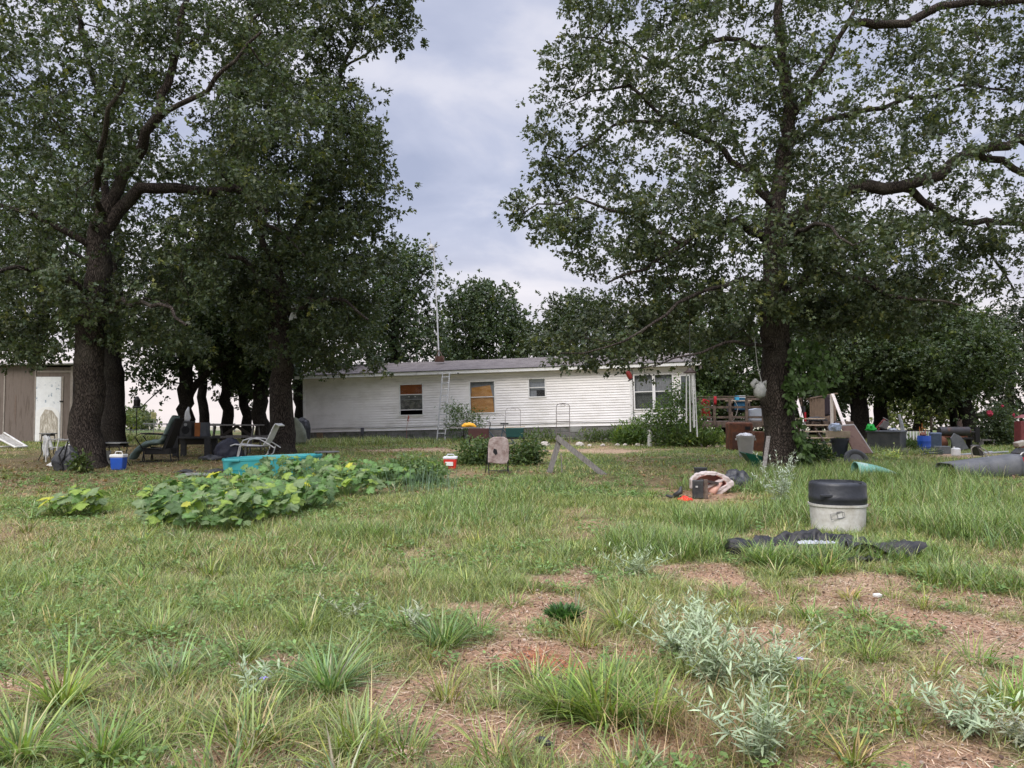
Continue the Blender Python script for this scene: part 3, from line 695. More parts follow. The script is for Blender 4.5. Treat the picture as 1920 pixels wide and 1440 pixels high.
# behind the left pair
def simple(label, Y, trunk, poly, N, depth, limbs=(), leaf=.16, tips=5, per=5, **k):
    N = int(N * 1.5)
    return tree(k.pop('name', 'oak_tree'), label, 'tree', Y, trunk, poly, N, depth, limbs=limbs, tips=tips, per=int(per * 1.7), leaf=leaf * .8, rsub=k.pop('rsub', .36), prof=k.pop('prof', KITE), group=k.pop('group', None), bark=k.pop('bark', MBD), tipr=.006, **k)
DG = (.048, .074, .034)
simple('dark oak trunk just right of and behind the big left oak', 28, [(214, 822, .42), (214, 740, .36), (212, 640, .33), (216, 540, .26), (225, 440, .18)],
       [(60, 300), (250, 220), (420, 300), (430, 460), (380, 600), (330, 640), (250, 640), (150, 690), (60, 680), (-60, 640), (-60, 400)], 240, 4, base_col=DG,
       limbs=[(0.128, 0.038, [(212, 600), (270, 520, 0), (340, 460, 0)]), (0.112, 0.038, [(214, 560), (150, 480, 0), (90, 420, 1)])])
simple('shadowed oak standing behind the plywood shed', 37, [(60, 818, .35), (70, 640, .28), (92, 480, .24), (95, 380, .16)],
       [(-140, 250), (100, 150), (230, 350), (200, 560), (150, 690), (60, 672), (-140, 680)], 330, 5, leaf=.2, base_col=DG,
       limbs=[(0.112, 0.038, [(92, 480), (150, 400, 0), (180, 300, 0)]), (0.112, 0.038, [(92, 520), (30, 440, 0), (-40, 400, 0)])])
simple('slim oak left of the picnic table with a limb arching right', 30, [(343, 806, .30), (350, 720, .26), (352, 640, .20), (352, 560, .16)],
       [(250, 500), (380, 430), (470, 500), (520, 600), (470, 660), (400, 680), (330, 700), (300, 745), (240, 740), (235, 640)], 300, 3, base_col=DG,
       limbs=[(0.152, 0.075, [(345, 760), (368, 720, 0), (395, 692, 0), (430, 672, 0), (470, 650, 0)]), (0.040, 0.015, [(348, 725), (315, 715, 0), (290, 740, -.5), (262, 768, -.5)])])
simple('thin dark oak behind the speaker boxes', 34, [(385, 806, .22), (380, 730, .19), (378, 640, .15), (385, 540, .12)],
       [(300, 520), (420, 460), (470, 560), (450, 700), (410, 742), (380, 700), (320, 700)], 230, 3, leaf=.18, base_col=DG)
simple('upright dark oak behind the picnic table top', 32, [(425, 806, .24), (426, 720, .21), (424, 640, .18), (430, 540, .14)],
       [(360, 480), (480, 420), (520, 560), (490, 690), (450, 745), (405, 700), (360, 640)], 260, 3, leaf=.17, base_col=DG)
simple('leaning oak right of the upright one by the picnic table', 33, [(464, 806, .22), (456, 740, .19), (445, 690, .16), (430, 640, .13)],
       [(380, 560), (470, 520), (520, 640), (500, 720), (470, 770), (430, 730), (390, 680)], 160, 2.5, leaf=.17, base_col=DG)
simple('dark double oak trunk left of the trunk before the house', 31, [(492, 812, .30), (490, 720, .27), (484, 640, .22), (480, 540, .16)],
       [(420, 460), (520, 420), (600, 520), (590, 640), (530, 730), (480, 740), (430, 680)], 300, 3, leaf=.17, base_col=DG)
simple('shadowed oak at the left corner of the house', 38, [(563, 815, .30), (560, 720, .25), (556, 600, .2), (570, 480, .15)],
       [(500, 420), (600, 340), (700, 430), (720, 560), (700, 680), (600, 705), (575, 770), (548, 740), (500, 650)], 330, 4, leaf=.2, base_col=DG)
# behind the house
BGc = (.055, .082, .040)
simple('mid green tree behind the roof left of the antenna mast', 44, [(735, 812, .3), (740, 640, .24), (745, 540, .16)],
       [(680, 640), (700, 470), (740, 440), (790, 455), (815, 490), (812, 540), (800, 560), (835, 600), (840, 700), (690, 700)], 330, 4, leaf=.2, rsub=.42, base_col=BGc, limbs=[(0.096, 0.030, [(742, 600), (780, 540, 0), (800, 500, 0)]), (0.096, 0.030, [(742, 620), (710, 560, 0), (720, 490, 0)])])
simple('tall round tree centred behind the roof, several stems spreading upward', 50, [(858, 812, .3), (862, 700, .26), (885, 620, .18), (900, 560, .12)],
       [(815, 700), (822, 610), (830, 555), (858, 524), (880, 530), (895, 511), (920, 526), (945, 525), (968, 545), (972, 580), (992, 600), (1000, 700)], 420, 4.5, leaf=.22, rsub=.42, base_col=BGc, gap=.40,
       limbs=[(0.112, 0.038, [(862, 700), (850, 620, 0), (850, 560, 0)]), (0.096, 0.038, [(866, 690), (905, 640, 0), (930, 580, 0)]), (0.080, 0.030, [(860, 720), (920, 660, 0), (960, 610, 0)])])
simple('broad tree behind the roof between the round tree and the satellite dish', 46, [(1060, 812, .3), (1062, 680, .25), (1070, 600, .15)],
       [(960, 700), (975, 620), (1010, 600), (1030, 560), (1080, 540), (1130, 545), (1170, 570), (1210, 620), (1210, 720)], 420, 4, leaf=.2, rsub=.42, base_col=(.05, .07, .032))
for (lab, Yq, tx, poly, Nn) in [
    ('tree above the right end of the house roof', 42, 1230, [(1160, 720), (1170, 600), (1230, 540), (1310, 560), (1330, 660), (1340, 730), (1280, 770), (1200, 740)], 330),
    ('dense tree behind the wooden deck railing', 40, 1350, [(1290, 800), (1300, 620), (1360, 560), (1430, 600), (1440, 700), (1440, 800)], 420),
    ('dense tree behind the deck steps', 39, 1530, [(1420, 790), (1430, 600), (1500, 560), (1590, 570), (1610, 680), (1600, 780), (1560, 800)], 420)]:
    simple(lab, Yq, [(tx, 826, .28), (tx + 4, 720, .24), (tx - 4, 620, .16)], poly, Nn, 3.5, leaf=.19, rsub=.4, base_col=(.055, .085, .034))
simple('thick dark double trunked oak right of the steps', 33, [(1614, 846, .40), (1612, 770, .36), (1606, 690, .3), (1600, 620, .2)],
       [(1500, 560), (1620, 520), (1720, 570), (1740, 660), (1700, 730), (1640, 745), (1560, 750), (1500, 680)], 420, 4, leaf=.16, base_col=(.055, .082, .034), gap=.47, prof=OAK4, tips=5, per=6,
       limbs=[(0.128, 0.038, [(1612, 740), (1650, 660, 0), (1690, 610, 0)])])
simple('second dark trunk between the green dumpster box and the steps', 34, [(1648, 840, .32), (1650, 770, .28), (1655, 690, .22), (1665, 620, .15)],
       [(1600, 600), (1700, 560), (1780, 600), (1790, 700), (1740, 745), (1690, 750), (1630, 730)], 330, 3.5, leaf=.17, base_col=(.055, .082, .033), gap=.47)
simple('oak with a low sideways limb behind the black smoker', 32, [(1818, 838, .36), (1812, 790, .32), (1806, 730, .28), (1790, 650, .2)],
       [(1680, 620), (1760, 560), (1860, 580), (1900, 640), (1880, 720), (1840, 745), (1790, 755), (1760, 775), (1720, 750), (1680, 700)], 480, 4, leaf=.16, base_col=(.055, .082, .034), gap=.48, prof=OAK4, per=6,
       limbs=[(0.160, 0.090, [(1814, 782), (1850, 778, 0), (1880, 780, 0), (1930, 770, 0)]), (0.128, 0.075, [(1790, 790), (1786, 740, 0), (1780, 690, 0)])])
simple('slim trunk left of the smoker oak', 33, [(1788, 836, .18), (1788, 780, .16), (1784, 720, .13)],
       [(1720, 640), (1800, 620), (1830, 700), (1800, 760), (1740, 740)], 130, 2.5, leaf=.16, base_col=(.065, .1, .036))
simple('far hazy tree at the right edge of the yard', 52, [(1890, 812, .3), (1895, 720, .25), (1900, 640, .16)],
       [(1800, 640), (1850, 580), (1930, 560), (2040, 560), (2060, 780), (1960, 800), (1870, 790), (1850, 740)], 420, 5, leaf=.22, rsub=.45, base_col=(.04, .055, .03))
simple('tree behind the white fence beside the smoker', 55, [(1720, 806, .3), (1722, 740, .22), (1725, 690, .14)],
       [(1640, 800), (1650, 700), (1720, 660), (1800, 680), (1830, 760), (1830, 806), (1640, 806)], 330, 4, leaf=.22, rsub=.45, base_col=(.12, .15, .05))
simple('far tree line clump left of the house in the gap', 75, [(250, 800, .2), (250, 780, .16), (252, 765, .1)],
       [(232, 800), (236, 775), (255, 762), (280, 780), (285, 800)], 60, 3, leaf=.3, rsub=.5, base_col=(.12, .15, .08))
# vegetation near the objects
def bush(name, label, cat, px, Y, poly, N, depth=.5, leaf=.07, prof=OVAL, col=(.07, .11, .04), tips=4, per=5, rsub=.10, stems=4, gap=.3, droop=.1, mat=None, tipr=.003, **k):
    t = [(px, 0, .018), (px, 0, .016)]
    top = min(p[1] for p in poly); bot = HZ + (EYE - gz((px - 960) / F * Y, Y)) * F / Y
    mid = bot + (top - bot) * .45
    t = [(px, bot, .02), (px + 1, bot + (mid - bot) * .4, .017), (px, mid, .013)]
    xs = [p[0] for p in poly]; lm = []
    for _ in range(stems):
        ex = random.uniform(px + (min(xs) - px) * .7, px + (max(xs) - px) * .7)
        lm.append((0.010, 0.004, [(px, bot - 2, 0), (px + (ex - px) * .5, bot + (mid - bot) * .7, random.uniform(-.2, .2)), (ex, mid, random.uniform(-.3, .3))]))
    return tree(name, label, cat, Y, t, poly, N, depth, limbs=lm, tips=tips, per=per, leaf=leaf, prof=prof, gap=gap, gscale=2.5, base_col=col, rsub=rsub, tipr=tipr, flare=1.0, droop=droop, mat=mat or MLF2, part_names=('stems', 'foliage'), **k)
bush('shrub', 'arching green shrub growing against the house below the boarded window', 'shrub', 868, 31.2, [(838, 820), (828, 780), (840, 752), (862, 752), (880, 765), (905, 775), (912, 800), (905, 822)], 110, .7, .11, LANCE, (.075, .12, .05), rsub=.16)
bush('tomato_plant', 'leafy garden plant left of the dirty folding chair', 'garden plant', 890, 21, [(866, 880), (858, 850), (872, 828), (890, 836), (905, 824), (922, 835), (918, 880)], 95, .5, .085, OVAL, (.08, .125, .05), rsub=.12)
bush('tomato_plant', 'leafy garden plant right of the dirty folding chair', 'garden plant', 980, 21, [(948, 878), (945, 838), (958, 828), (975, 838), (995, 818), (1014, 845), (1006, 872)], 100, .5, .085, OVAL, (.08, .125, .05), rsub=.12)
bush('shrub', 'large mixed shrub covering the right corner of the house wall', 'shrub', 1255, 28.3, [(1215, 838), (1205, 800), (1200, 770), (1236, 752), (1262, 700), (1275, 695), (1290, 730), (1312, 742), (1326, 720), (1330, 740), (1318, 775), (1316, 835)], 330, .9, .085, OVAL, (.085, .14, .045), rsub=.18, stems=8)
bush('shrub', 'dark shrub at the foot of the vine covered oak', 'shrub', 1528, 19.5, [(1495, 885), (1492, 840), (1515, 828), (1548, 842), (1562, 880)], 140, .5, .08, OVAL, (.035, .065, .022), rsub=.12)
bush('weed_clump', 'leafy weed clump growing between the dark chest and the blue barrel', 'weeds', 1702, 25.8, [(1688, 850), (1690, 832), (1704, 824), (1718, 836), (1718, 852)], 60, .3, .12, LANCE, (.09, .14, .05), rsub=.12, droop=-.6, stems=4)
bush('white_flower_clump', 'low clump with pale flowers in the grass before the dark chest', 'weeds', 1668, 22.6, [(1650, 868), (1655, 852), (1670, 846), (1686, 854), (1690, 868)], 46, .3, .07, OVAL, (.34, .40, .22), rsub=.10, stems=4)
bush('crape_myrtle', 'shrub with red flower heads near the right edge', 'shrub', 1868, 29, [(1835, 842), (1832, 790), (1850, 760), (1885, 755), (1905, 790), (1900, 840)], 240, .7, .10, OVAL, (.06, .085, .045), rsub=.18, stems=6, yellow=0)
bush('flower_bed', 'strap leaved plants in the bed along the skirting under the bay window', 'flower bed', 1290, 28, [(1240, 838), (1245, 812), (1300, 808), (1368, 812), (1366, 838)], 120, .4, .16, LANCE, (.10, .15, .05), rsub=.14, droop=-.8)
bush('flower_bed', 'bright strap leaved plants by the short white post', 'flower bed', 1195, 29.2, [(1150, 836), (1160, 808), (1200, 790), (1215, 815), (1212, 836)], 110, .4, .16, LANCE, (.10, .16, .05), rsub=.14, droop=-.8)
bush('sprout', 'small leafy sprout at the foot of the big left oak', 'plant', 150, 18.6, [(138, 885), (138, 862), (150, 850), (162, 856), (164, 882)], 16, .15, .09, OVAL, (.09, .13, .05), rsub=.07, stems=3)
bush('sapling', 'young pale sapling growing beyond the yard fence', 'sapling', 243, 38, [(232, 800), (236, 772), (262, 775), (262, 800)], 30, .4, .12, OVAL, (.14, .18, .08), rsub=.15, stems=3)
# vine on the right oak
def vine():
    Y = 18.5; parts = []; stems = MB()
    root = thing('climbing_vine', 'broad leaved green vine hanging from the right side of the right oak trunk', 'vine', GP(1492, Y))
    o = np.array(root.location)
    for poly, n, dp in [([(1478, 640), (1500, 628), (1540, 640), (1572, 672), (1575, 712), (1548, 740), (1518, 730), (1492, 745), (1475, 700)], 420, .45), ([(1470, 700), (1492, 700), (1488, 780), (1476, 765)], 130, .12),
                        ([(1488, 790), (1500, 780), (1512, 830), (1530, 880), (1500, 885), (1494, 840)], 170, .2)]:
        xs = [p[0] for p in poly]; ys = [p[1] for p in poly]; x = rng.uniform(min(xs), max(xs), n * 3); y = rng.uniform(min(ys), max(ys), n * 3); k = inpoly(x, y, poly); x, y = x[k][:n], y[k][:n]
        c = np.array([P(a, b_, Y + dp * rng.normal(0, .5)) for a, b_ in zip(x, y)]); m = len(c)
        d = rdir(m) * .8 + np.array([0, -.2, -.8]); nr = rdir(m) * .6 + np.array([0, -1, .5])
        parts.append(leaves(c, d, nr, .11 + .07 * rng.random(m), OVAL, np.array([.06, .105, .028]) * (.6 + .8 * rng.random((m, 1))), bend=.1))
    for i in range(7):
        x0 = 1472 + i * 4; pts = [Vector(P(x0 + random.uniform(-4, 4) + k * (i - 2) * .8, 885 - k * 30, Y + .05)) - Vector(o) for k in range(8)]
        stems.tube(pts, .008, 5)
    V, Fq, col = cat_parts(parts); quad_mesh('foliage', V - o, Fq, col, MLF2, root); stems.build('stems', MBD, root)
vine()

# ------------------------------------------------------------------ silvery weeds, squash, onions
def weed(label, px, py, H, nst, spread, L, col, name='silver_weed', cat='wild plant', Y=None, per=26, flower=False, group=None):
    Yc = Y or ground_y(px, py); o = np.array(GP(px, Yc)); root = thing(name, label, cat, tuple(o), group=group); st = MB(); prt = []
    for s in range(int(nst * 1.5)):
        a = random.uniform(0, 6.283); le = spread * random.uniform(.2, 1.6); h = H * random.uniform(.6, 1); pts = []
        for k in range(7):
            u = k / 6; pts.append(Vector((math.cos(a) * le * u ** 1.2 + .01 * random.uniform(-1, 1), math.sin(a) * le * u ** 1.2, h * u)))
        st.tube(pts, [.0035 * (1 - .5 * k / 6) for k in range(7)], 4)
        n = int(per * 1.15); u = rng.uniform(.12, 1, n); A = np.array(pts); idx = np.clip(u * 6, 0, 5.999); i0 = idx.astype(int); f = (idx - i0)[:, None]; b0 = A[i0] * (1 - f) + A[i0 + 1] * f
        az = np.arange(n) * 2.4 + a; d = np.stack([np.cos(az), np.sin(az), .1 + 1.0 * u + rng.normal(0, .35, n)], -1)
        prt.append(leaves(b0, d, np.tile([0, 0, 1.], (n, 1)) + rng.normal(0, .25, (n, 3)), L * .72 * (.4 + .8 * rng.random(n)) * (1.15 - .45 * u), NARROW, np.array(col) * (.75 + .5 * rng.random((n, 1))), bend=.5 * rng.random(n)))
    st.build('stems', M('weed_stem', (.25, .28, .17)), root)
    V, Fq, c = cat_parts(prt); quad_mesh('foliage', V, Fq, c, MSW, root)
    if flower:
        fl = MB()
        for q in range(5):
            a = q * 1.257; fl.add([(0, 0, 0), (math.cos(a - .3) * .016, math.sin(a - .3) * .016, .006), (math.cos(a) * .028, math.sin(a) * .028, 0), (math.cos(a + .3) * .016, math.sin(a + .3) * .016, .006)], [(0, 1, 2, 3)])
        f = fl.build('flower', M('violet_petal', (.28, .22, .62), var=.1), root); f.location = (spread * .5, -spread * .6, H * .55)
    return root
MSW = leafmat('silver_leaf', .15, .8, spec=.2)
SIL = (.34, .41, .26)
weed('silvery leaved weed rising above the tall grass left of the lidded tub', 1462, 0, .95, 16, .33, .13, (.40, .45, .36), Y=12.6, per=34)
for lab, px, py, H, n, sp, L in [
    ('silver weed cluster in the right foreground, rear left plant', 1265, 1230, .42, 12, .30, .13),
    ('silver weed in the right foreground with tall centre stems', 1330, 1290, .50, 14, .32, .13),
    ('silver weed in the right foreground, plant nearest the violet flower', 1425, 1290, .44, 13, .30, .12),
    ('silver weed right foreground, small rear plant behind the cluster', 1300, 1190, .34, 8, .2, .11),
    ('silver weed at the bottom edge right of centre', 1420, 1432, .42, 11, .26, .12),
    ('low silver green weed at the lower right by the bare soil', 1800, 1375, .30, 9, .26, .12),
    ('pale wilted weed at the lower right corner', 1900, 1400, .20, 9, .22, .09),
    ('thin silver weed in front of the bare path, left of the pond liner', 1185, 1085, .34, 9, .3, .12),
    ('small silver weed left of centre foreground with a violet bloom', 480, 1300, .26, 3, .22, .12),
    ('little pale weed left of the dirt at the middle of the lawn', 785, 1185, .26, 4, .2, .10),
    ('little pale weed beside the dirt left of centre', 655, 1160, .2, 3, .18, .11)]:
    weed(lab, px, py, H, n, sp, L, SIL if 'pale' not in lab else (.36, .38, .27), flower=('violet' in lab))
def rosette(label, px, py, n, L, col):
    Yc = ground_y(px, py); o = np.array(GP(px, Yc)); r = .06 * np.sqrt(rng.random(n)); t = rng.random(n) * 6.283
    root = thing('leafy_weed', label, 'wild plant', tuple(o))
    b0 = np.stack([r * np.cos(t), r * np.sin(t), np.zeros(n)], -1); d = np.stack([np.cos(t) * r * 14, np.sin(t) * r * 14, np.ones(n)], -1)
    nr = np.stack([-np.cos(t), -np.sin(t), np.full(n, .3)], -1)
    V, Fq, c = leaves(b0, d, nr, L * (.5 + .6 * rng.random(n)), LANCE, np.array(col) * (.7 + .6 * rng.random((n, 1))), bend=.4 * rng.random(n)); quad_mesh('foliage', V, Fq, c, MLF2, root)
    s = MB()
    for k in range(8):
        a = k * .785; s.tube([(0, 0, 0), (.03 * math.cos(a), .03 * math.sin(a), .06), (.06 * math.cos(a), .06 * math.sin(a), .13)], .003, 4)
    s.build('stems', MBD, root)
rosette('compact dark green weed alone on the bare soil at centre', 1055, 1160, 420, .15, (.07, .15, .045))
0 and rosette('small broad leaved weed on the left of the foreground lawn', 60, 1150, 90, .2, (.06, .12, .05))

def squash_leaf(mbv, mbf, mbc, c, d, nrm, L, col):
    d = d / np.linalg.norm(d); side = np.cross(d, nrm); side /= np.linalg.norm(side) + 1e-9; nn = np.cross(side, d)
    lob = [(0, .02), (25, .52), (48, .40), (72, .72), (95, .55), (118, .86), (142, .66), (165, .92), (180, 1.0)]
    ang = [(-a, r) for a, r in lob[::-1][0:-1]] + lob[1:]
    pts = []; 
    for a, r in [(a, r) for a, r in ang]:
        th = math.radians(a); x = -math.cos(th) * r; y = math.sin(th) * r
        pts.append((x, y, -.22 * (x * x + y * y) + .05 * math.sin(a * .1)))
    b = len(mbv); ctr = (.0, 0, 0)
    mbv.append(c)
    for x, y, z in pts: mbv.append(c + (d * x + side * y + nn * z) * L * .62)
    m = len(pts)
    for i in range(m - 1): mbf.append((b, b + 1 + i, b + 2 + i))
    pale = col * 1.35 + .01
    mbc.append(pale)
    for i in range(m): mbc.append(col)
def squash(label, px, Y, rx, ry, n, H, yellow, pale=.25, L=(.12, .26)):
    o = np.array(GP(px, Y)); root = thing('squash_plant', label, 'garden plant', tuple(o), group=None); vs = []; fs = []; cs = []; st = MB(); n = int(n * 1.45)
    for i in range(n):
        r = math.sqrt(random.random()); a = random.random() * 6.283; x = rx * r * math.cos(a); y = ry * r * math.sin(a)
        z = 1.15 * H * (.3 + .7 * random.random()) * (1 - .35 * r * r) + gz(o[0] + x, o[1] + y) - o[2]
        col = np.array([.105, .19, .055]) * random.uniform(.55, 1.45)
        q = random.random()
        if q < yellow * .28: col = np.array([.52, .52, .06]) * random.uniform(.7, 1.05)
        elif q < yellow * 1.2 + .08: col = np.array([.24, .33, .06])
        elif q < yellow * 2 + .08 + pale: col = np.array([.17, .23, .10])
        c = np.array([x, y, z]); d = np.array([math.cos(a) + random.uniform(-.6, .6), math.sin(a) + random.uniform(-.6, .6) - .3, random.uniform(-.5, .2)])
        nrm = np.array([random.uniform(-.7, .7), random.uniform(-1.8, .1), 1.])
        squash_leaf(vs, fs, cs, c, d, nrm, random.uniform(*L), col)
        if i % 2 == 0: st.tube([(x * .5, y * .5, 0), (x * .85, y * .85, z * .6), (x, y, z)], .007, 4)
    me = bpy.data.meshes.new('foliage'); me.from_pydata([tuple(v) for v in vs], [], fs); me.update()
    at = me.color_attributes.new('Col', 'FLOAT_COLOR', 'POINT'); c4 = np.ones((len(vs), 4), np.float32); c4[:, :3] = np.array(cs); at.data.foreach_set('color', c4.ravel())
    me.materials.append(MLF2); ob = bpy.data.objects.new('foliage', me); C.objects.link(ob); ob.parent = root
    st.build('stems', M('squash_stem', (.16, .24, .08)), root)
squash('squash plant standing alone left of the patch, yellowing leaves', 140, 11.8, .42, .4, 36, .44, .30, L=(.16, .29))
for lab, px, Y, rx, ry, n, H, yl in [
    ('squash plant at the left end of the patch, light green crinkled leaves', 325, 11.0, .40, .4, 60, .40, .10),
    ('squash plant in the front middle of the patch', 420, 10.7, .6, .5, 90, .46, .08),
    ('squash plant behind the front left ones, one tall yellow leaf', 350, 12.8, .6, .6, 80, .46, .09),
    ('squash plant with the large yellow leaf at the patch front', 490, 11.4, .5, .5, 75, .5, .10),
    ('squash plant in the dark green middle of the patch', 450, 13.3, .8, .7, 90, .5, .03),
    ('squash plant at the front right of the patch', 560, 12.4, .6, .5, 75, .48, .04),
    ('squash plant in front of the turquoise pool', 545, 15.2, .9, .8, 110, .6, .02),
    ('squash plant with pale mildewed leaves right of centre', 650, 14.3, .7, .6, 90, .5, .12),
    ('squash plant in front of the round side table', 640, 16.6, .8, .7, 80, .5, .02),
    ('squash plant at the far right end of the patch', 715, 16.0, .7, .6, 75, .42, .02)]:
    squash(lab, px, Y, rx, ry, n, H, yl)
bush('potato_plants', 'low row of small pale leaved vegetables at the right end of the squash patch', 'garden plants', 775, 16.6, [(725, 895), (730, 872), (775, 862), (815, 868), (832, 885), (836, 900)], 170, .6, .08, OVAL, (.13, .19, .09), rsub=.10, stems=8)
def onions():
    o = np.array(GP(800, 15.2)); root = thing('onion_row', 'upright blue green onion leaves right of the squash patch', 'onions', tuple(o)); n = 150
    x = rng.uniform(-.65, .6, n); y = rng.uniform(-.6, .6, n); z = g(x + o[0], y + o[1]) - o[2]; az = rng.random(n) * 6.283; le = .1 + .35 * rng.random(n)
    V, Fq, c = leaves(np.stack([x, y, z], -1), np.stack([np.cos(az) * le, np.sin(az) * le, np.ones(n)], -1), np.stack([-np.cos(az), -np.sin(az), np.full(n, .1)], -1), .3 + .35 * rng.random(n), BLADE, np.array([.15, .23, .15]) * (.7 + .6 * rng.random((n, 1))), bend=.5 * rng.random(n), wabs=.009 * np.ones(n))
    quad_mesh('foliage', V, Fq, c, MLF2, root)
onions()
# bedding plants along the skirting : uncountable
bush('ground_cover', 'weeds growing along the house skirting', 'ground cover', 1040, 30.6, [(985, 826), (990, 812), (1040, 817), (1100, 813), (1165, 812), (1170, 826)], 80, .3, .14, LANCE, (.09, .13, .05), rsub=.14, droop=-.8)
# ------------------------------------------------------------------ materials for things
SIDING = M('white_siding', (.90, .87, .86), .6, .03, 2, bump=.03, second=(.60, .57, .53), amount=.22, sscale=.8, stretch=(1, 1, 2.2), soft=.35)
TRIM = M('white_trim', (.80, .79, .78), .55, .06, 4, second=(.42, .40, .37), amount=.25, sscale=9, stretch=(.6, 1, 1))
SHING = M('roof_shingle', (.17, .148, .142), .95, .22, 14, bump=.5, bscale=90, second=(.22, .195, .185), amount=.5, sscale=2)
BLACK = M('black_plastic', (.022, .023, .026), .5, .25, 8, second=(.07, .068, .062), amount=.3, sscale=6, soft=.4)
BLACKM = M('black_iron', (.018, .017, .017), .55, .3, 20, metal=.3)
DARK = M('dark_interior', (.012, .012, .013), .9, .2)
BLOCK = M('concrete_block', (.17, .165, .16), .95, .25, 4, bump=.4, second=(.08, .09, .06), amount=.35, sscale=3)
ALU = M('dull_aluminium', (.50, .50, .49), .45, .12, 20, metal=.6)
WHITEP = M('white_plastic', (.76, .76, .75), .5, .08, 5, second=(.48, .45, .38), amount=.25, sscale=6, soft=.4)
PLY = M('plywood_board', (.50, .245, .065), .7, .15, 2.5, stretch=(1, 1, 3), second=(.60, .33, .12), amount=.4, sscale=2)
PLYD = M('orange_board', (.33, .105, .03), .7, .25, 3, second=(.20, .06, .02), amount=.4)
WOODG = M('weathered_wood', (.20, .185, .175), .85, .25, 6, bump=.4, stretch=(5, 5, 1), second=(.11, .10, .09), amount=.4, sscale=7)
WOODR = M('deck_wood', (.15, .108, .084), .85, .25, 6, bump=.3, second=(.08, .06, .048), amount=.45, sscale=4)
LUMBER = M('new_lumber', (.50, .39, .28), .75, .15, 6, second=(.40, .31, .23), amount=.4, sscale=5)
LUMW = M('pale_board', (.66, .58, .52), .7, .10, 6, second=(.48, .40, .34), amount=.35)
RUST = M('rusty_steel', (.17, .060, .028), .85, .35, 6, bump=.3, second=(.07, .035, .025), amount=.45, sscale=4, soft=.25)
TEAL = M('teal_plastic', (.03, .27, .29), .45, .08, 2, second=(.05, .24, .25), amount=.35, sscale=2.5, soft=.4, bump=.05)
BLUE = M('blue_plastic', (.02, .085, .42), .4, .12, 4, bump=.05, second=(.03, .07, .25), amount=.3, soft=.4)
RED = M('red_plastic', (.55, .03, .02), .45, .12, 4)
REDC = M('red_cloth', (.42, .02, .03), .85, .2, 6)
GLASS = bpy.data.materials.new('window_glass'); GLASS.use_nodes = True
_n = GLASS.node_tree.nodes; _l = GLASS.node_tree.links
_tr = _n.new('ShaderNodeBsdfTransparent'); _gl = _n.new('ShaderNodeBsdfGlossy'); _gl.inputs['Roughness'].default_value = .06; _gl.inputs['Color'].default_value = (.8, .85, .9, 1)
_mx = _n.new('ShaderNodeMixShader'); _fr = _n.new('ShaderNodeFresnel'); _fr.inputs[0].default_value = 1.25
_l.new(_fr.outputs[0], _mx.inputs[0]); _l.new(_tr.outputs[0], _mx.inputs[1]); _l.new(_gl.outputs[0], _mx.inputs[2]); _l.new(_mx.outputs[0], _n['Material Output'].inputs[0])
CURT = M('grey_curtain', (.26, .28, .31), .9, .2, 4, stretch=(8, 8, .5))
CURTW = M('pale_blind', (.50, .52, .54), .8, .1, 4)
TARP = M('black_tarp', (.028, .030, .036), .45, .3, 5, second=(.10, .10, .105), amount=.3, sscale=5, soft=.4, bump=.4, bscale=14)
CLOTH = M('grey_cloth', (.34, .34, .33), .95, .2, 12, bump=.4)

# ------------------------------------------------------------------ house
A = Vector((-9.16, 34.0, 0)); Bq = Vector((7.17, 31.25, 0)); L_H = (Bq - A).length
zA = float(P(573, 811.5, 34.0)[2]); tilt = R(1.45); yaw = math.atan2(Bq.y - A.y, Bq.x - A.x)
HM = Matrix.Translation((A.x, A.y, zA)) @ Matrix.Rotation(yaw, 4, 'Z') @ Matrix.Rotation(-tilt, 4, 'Y')
HI = HM.inverted()
house = thing('mobile_home', 'long low white sided mobile home with a grey shingle roof behind the yard', 'house'); house.matrix_world = HM; house.location = HM.translation; house.rotation_euler = HM.to_euler()
def HW(px, py, off=0.0):
    """house local (x, z) where a photo pixel meets the front wall plane"""
    o = HI @ Vector((0, 0, EYE)); d = (HI.to_3x3() @ (Vector(P(px, py, 10)) - Vector((0, 0, EYE))))
    t = (off - o.y) / d.y; q = o + d * t; return q.x, q.z
EAVE = 2.36; WR = HW(1303, 760)[0]
wins = [(748, 720, 795, 779), (879.5, 714.5, 930, 775), (990, 709, 1024.5, 745), (1187, 702, 1264, 767)]
WL = []
for x0, y0, x1, y1 in wins:
    a = HW(x0, y0); b_ = HW(x1, y1); WL.append((a[0], b_[1], b_[0], a[1]))
course = .106
def siding(mb, x0, x1, z0, z1):
    k0 = math.floor(z0 / course); z = k0 * course
    while z < z1 - 1e-6:
        a = max(z, z0); b_ = min(z + course, z1)
        s_ = min(a + .011, b_)
        ya = -.022 * (1 - (s_ - z) / course) - .006; yb = -.022 * (1 - (b_ - z) / course) - .006
        mb.add([(x0, .03, a), (x1, .03, a), (x1, .03, s_), (x0, .03, s_)], [(0, 1, 2, 3)])
        if b_ - s_ > .004:
            mb.add([(x0, .03, s_), (x1, .03, s_), (x1, ya, s_), (x0, ya, s_), (x0, yb, b_), (x1, yb, b_), (x1, .03, b_), (x0, .03, b_)], [(0, 1, 2, 3), (3, 2, 5, 4), (4, 5, 6, 7)])
        z += course
mb = MB(); xprev = 0
for (a, z0, b_, z1) in WL:
    siding(mb, xprev, a, 0, EAVE); siding(mb, a, b_, 0, z0); siding(mb, a, b_, z1, EAVE); xprev = b_
siding(mb, xprev, WR, 0, EAVE)
mb.build('siding', SIDING, house)
for x in (0, WR, HW(1186, 760)[0] - .05): MB().box((x, -.012, EAVE / 2), (.09, .066, EAVE)).build('corner_trim', TRIM, house)
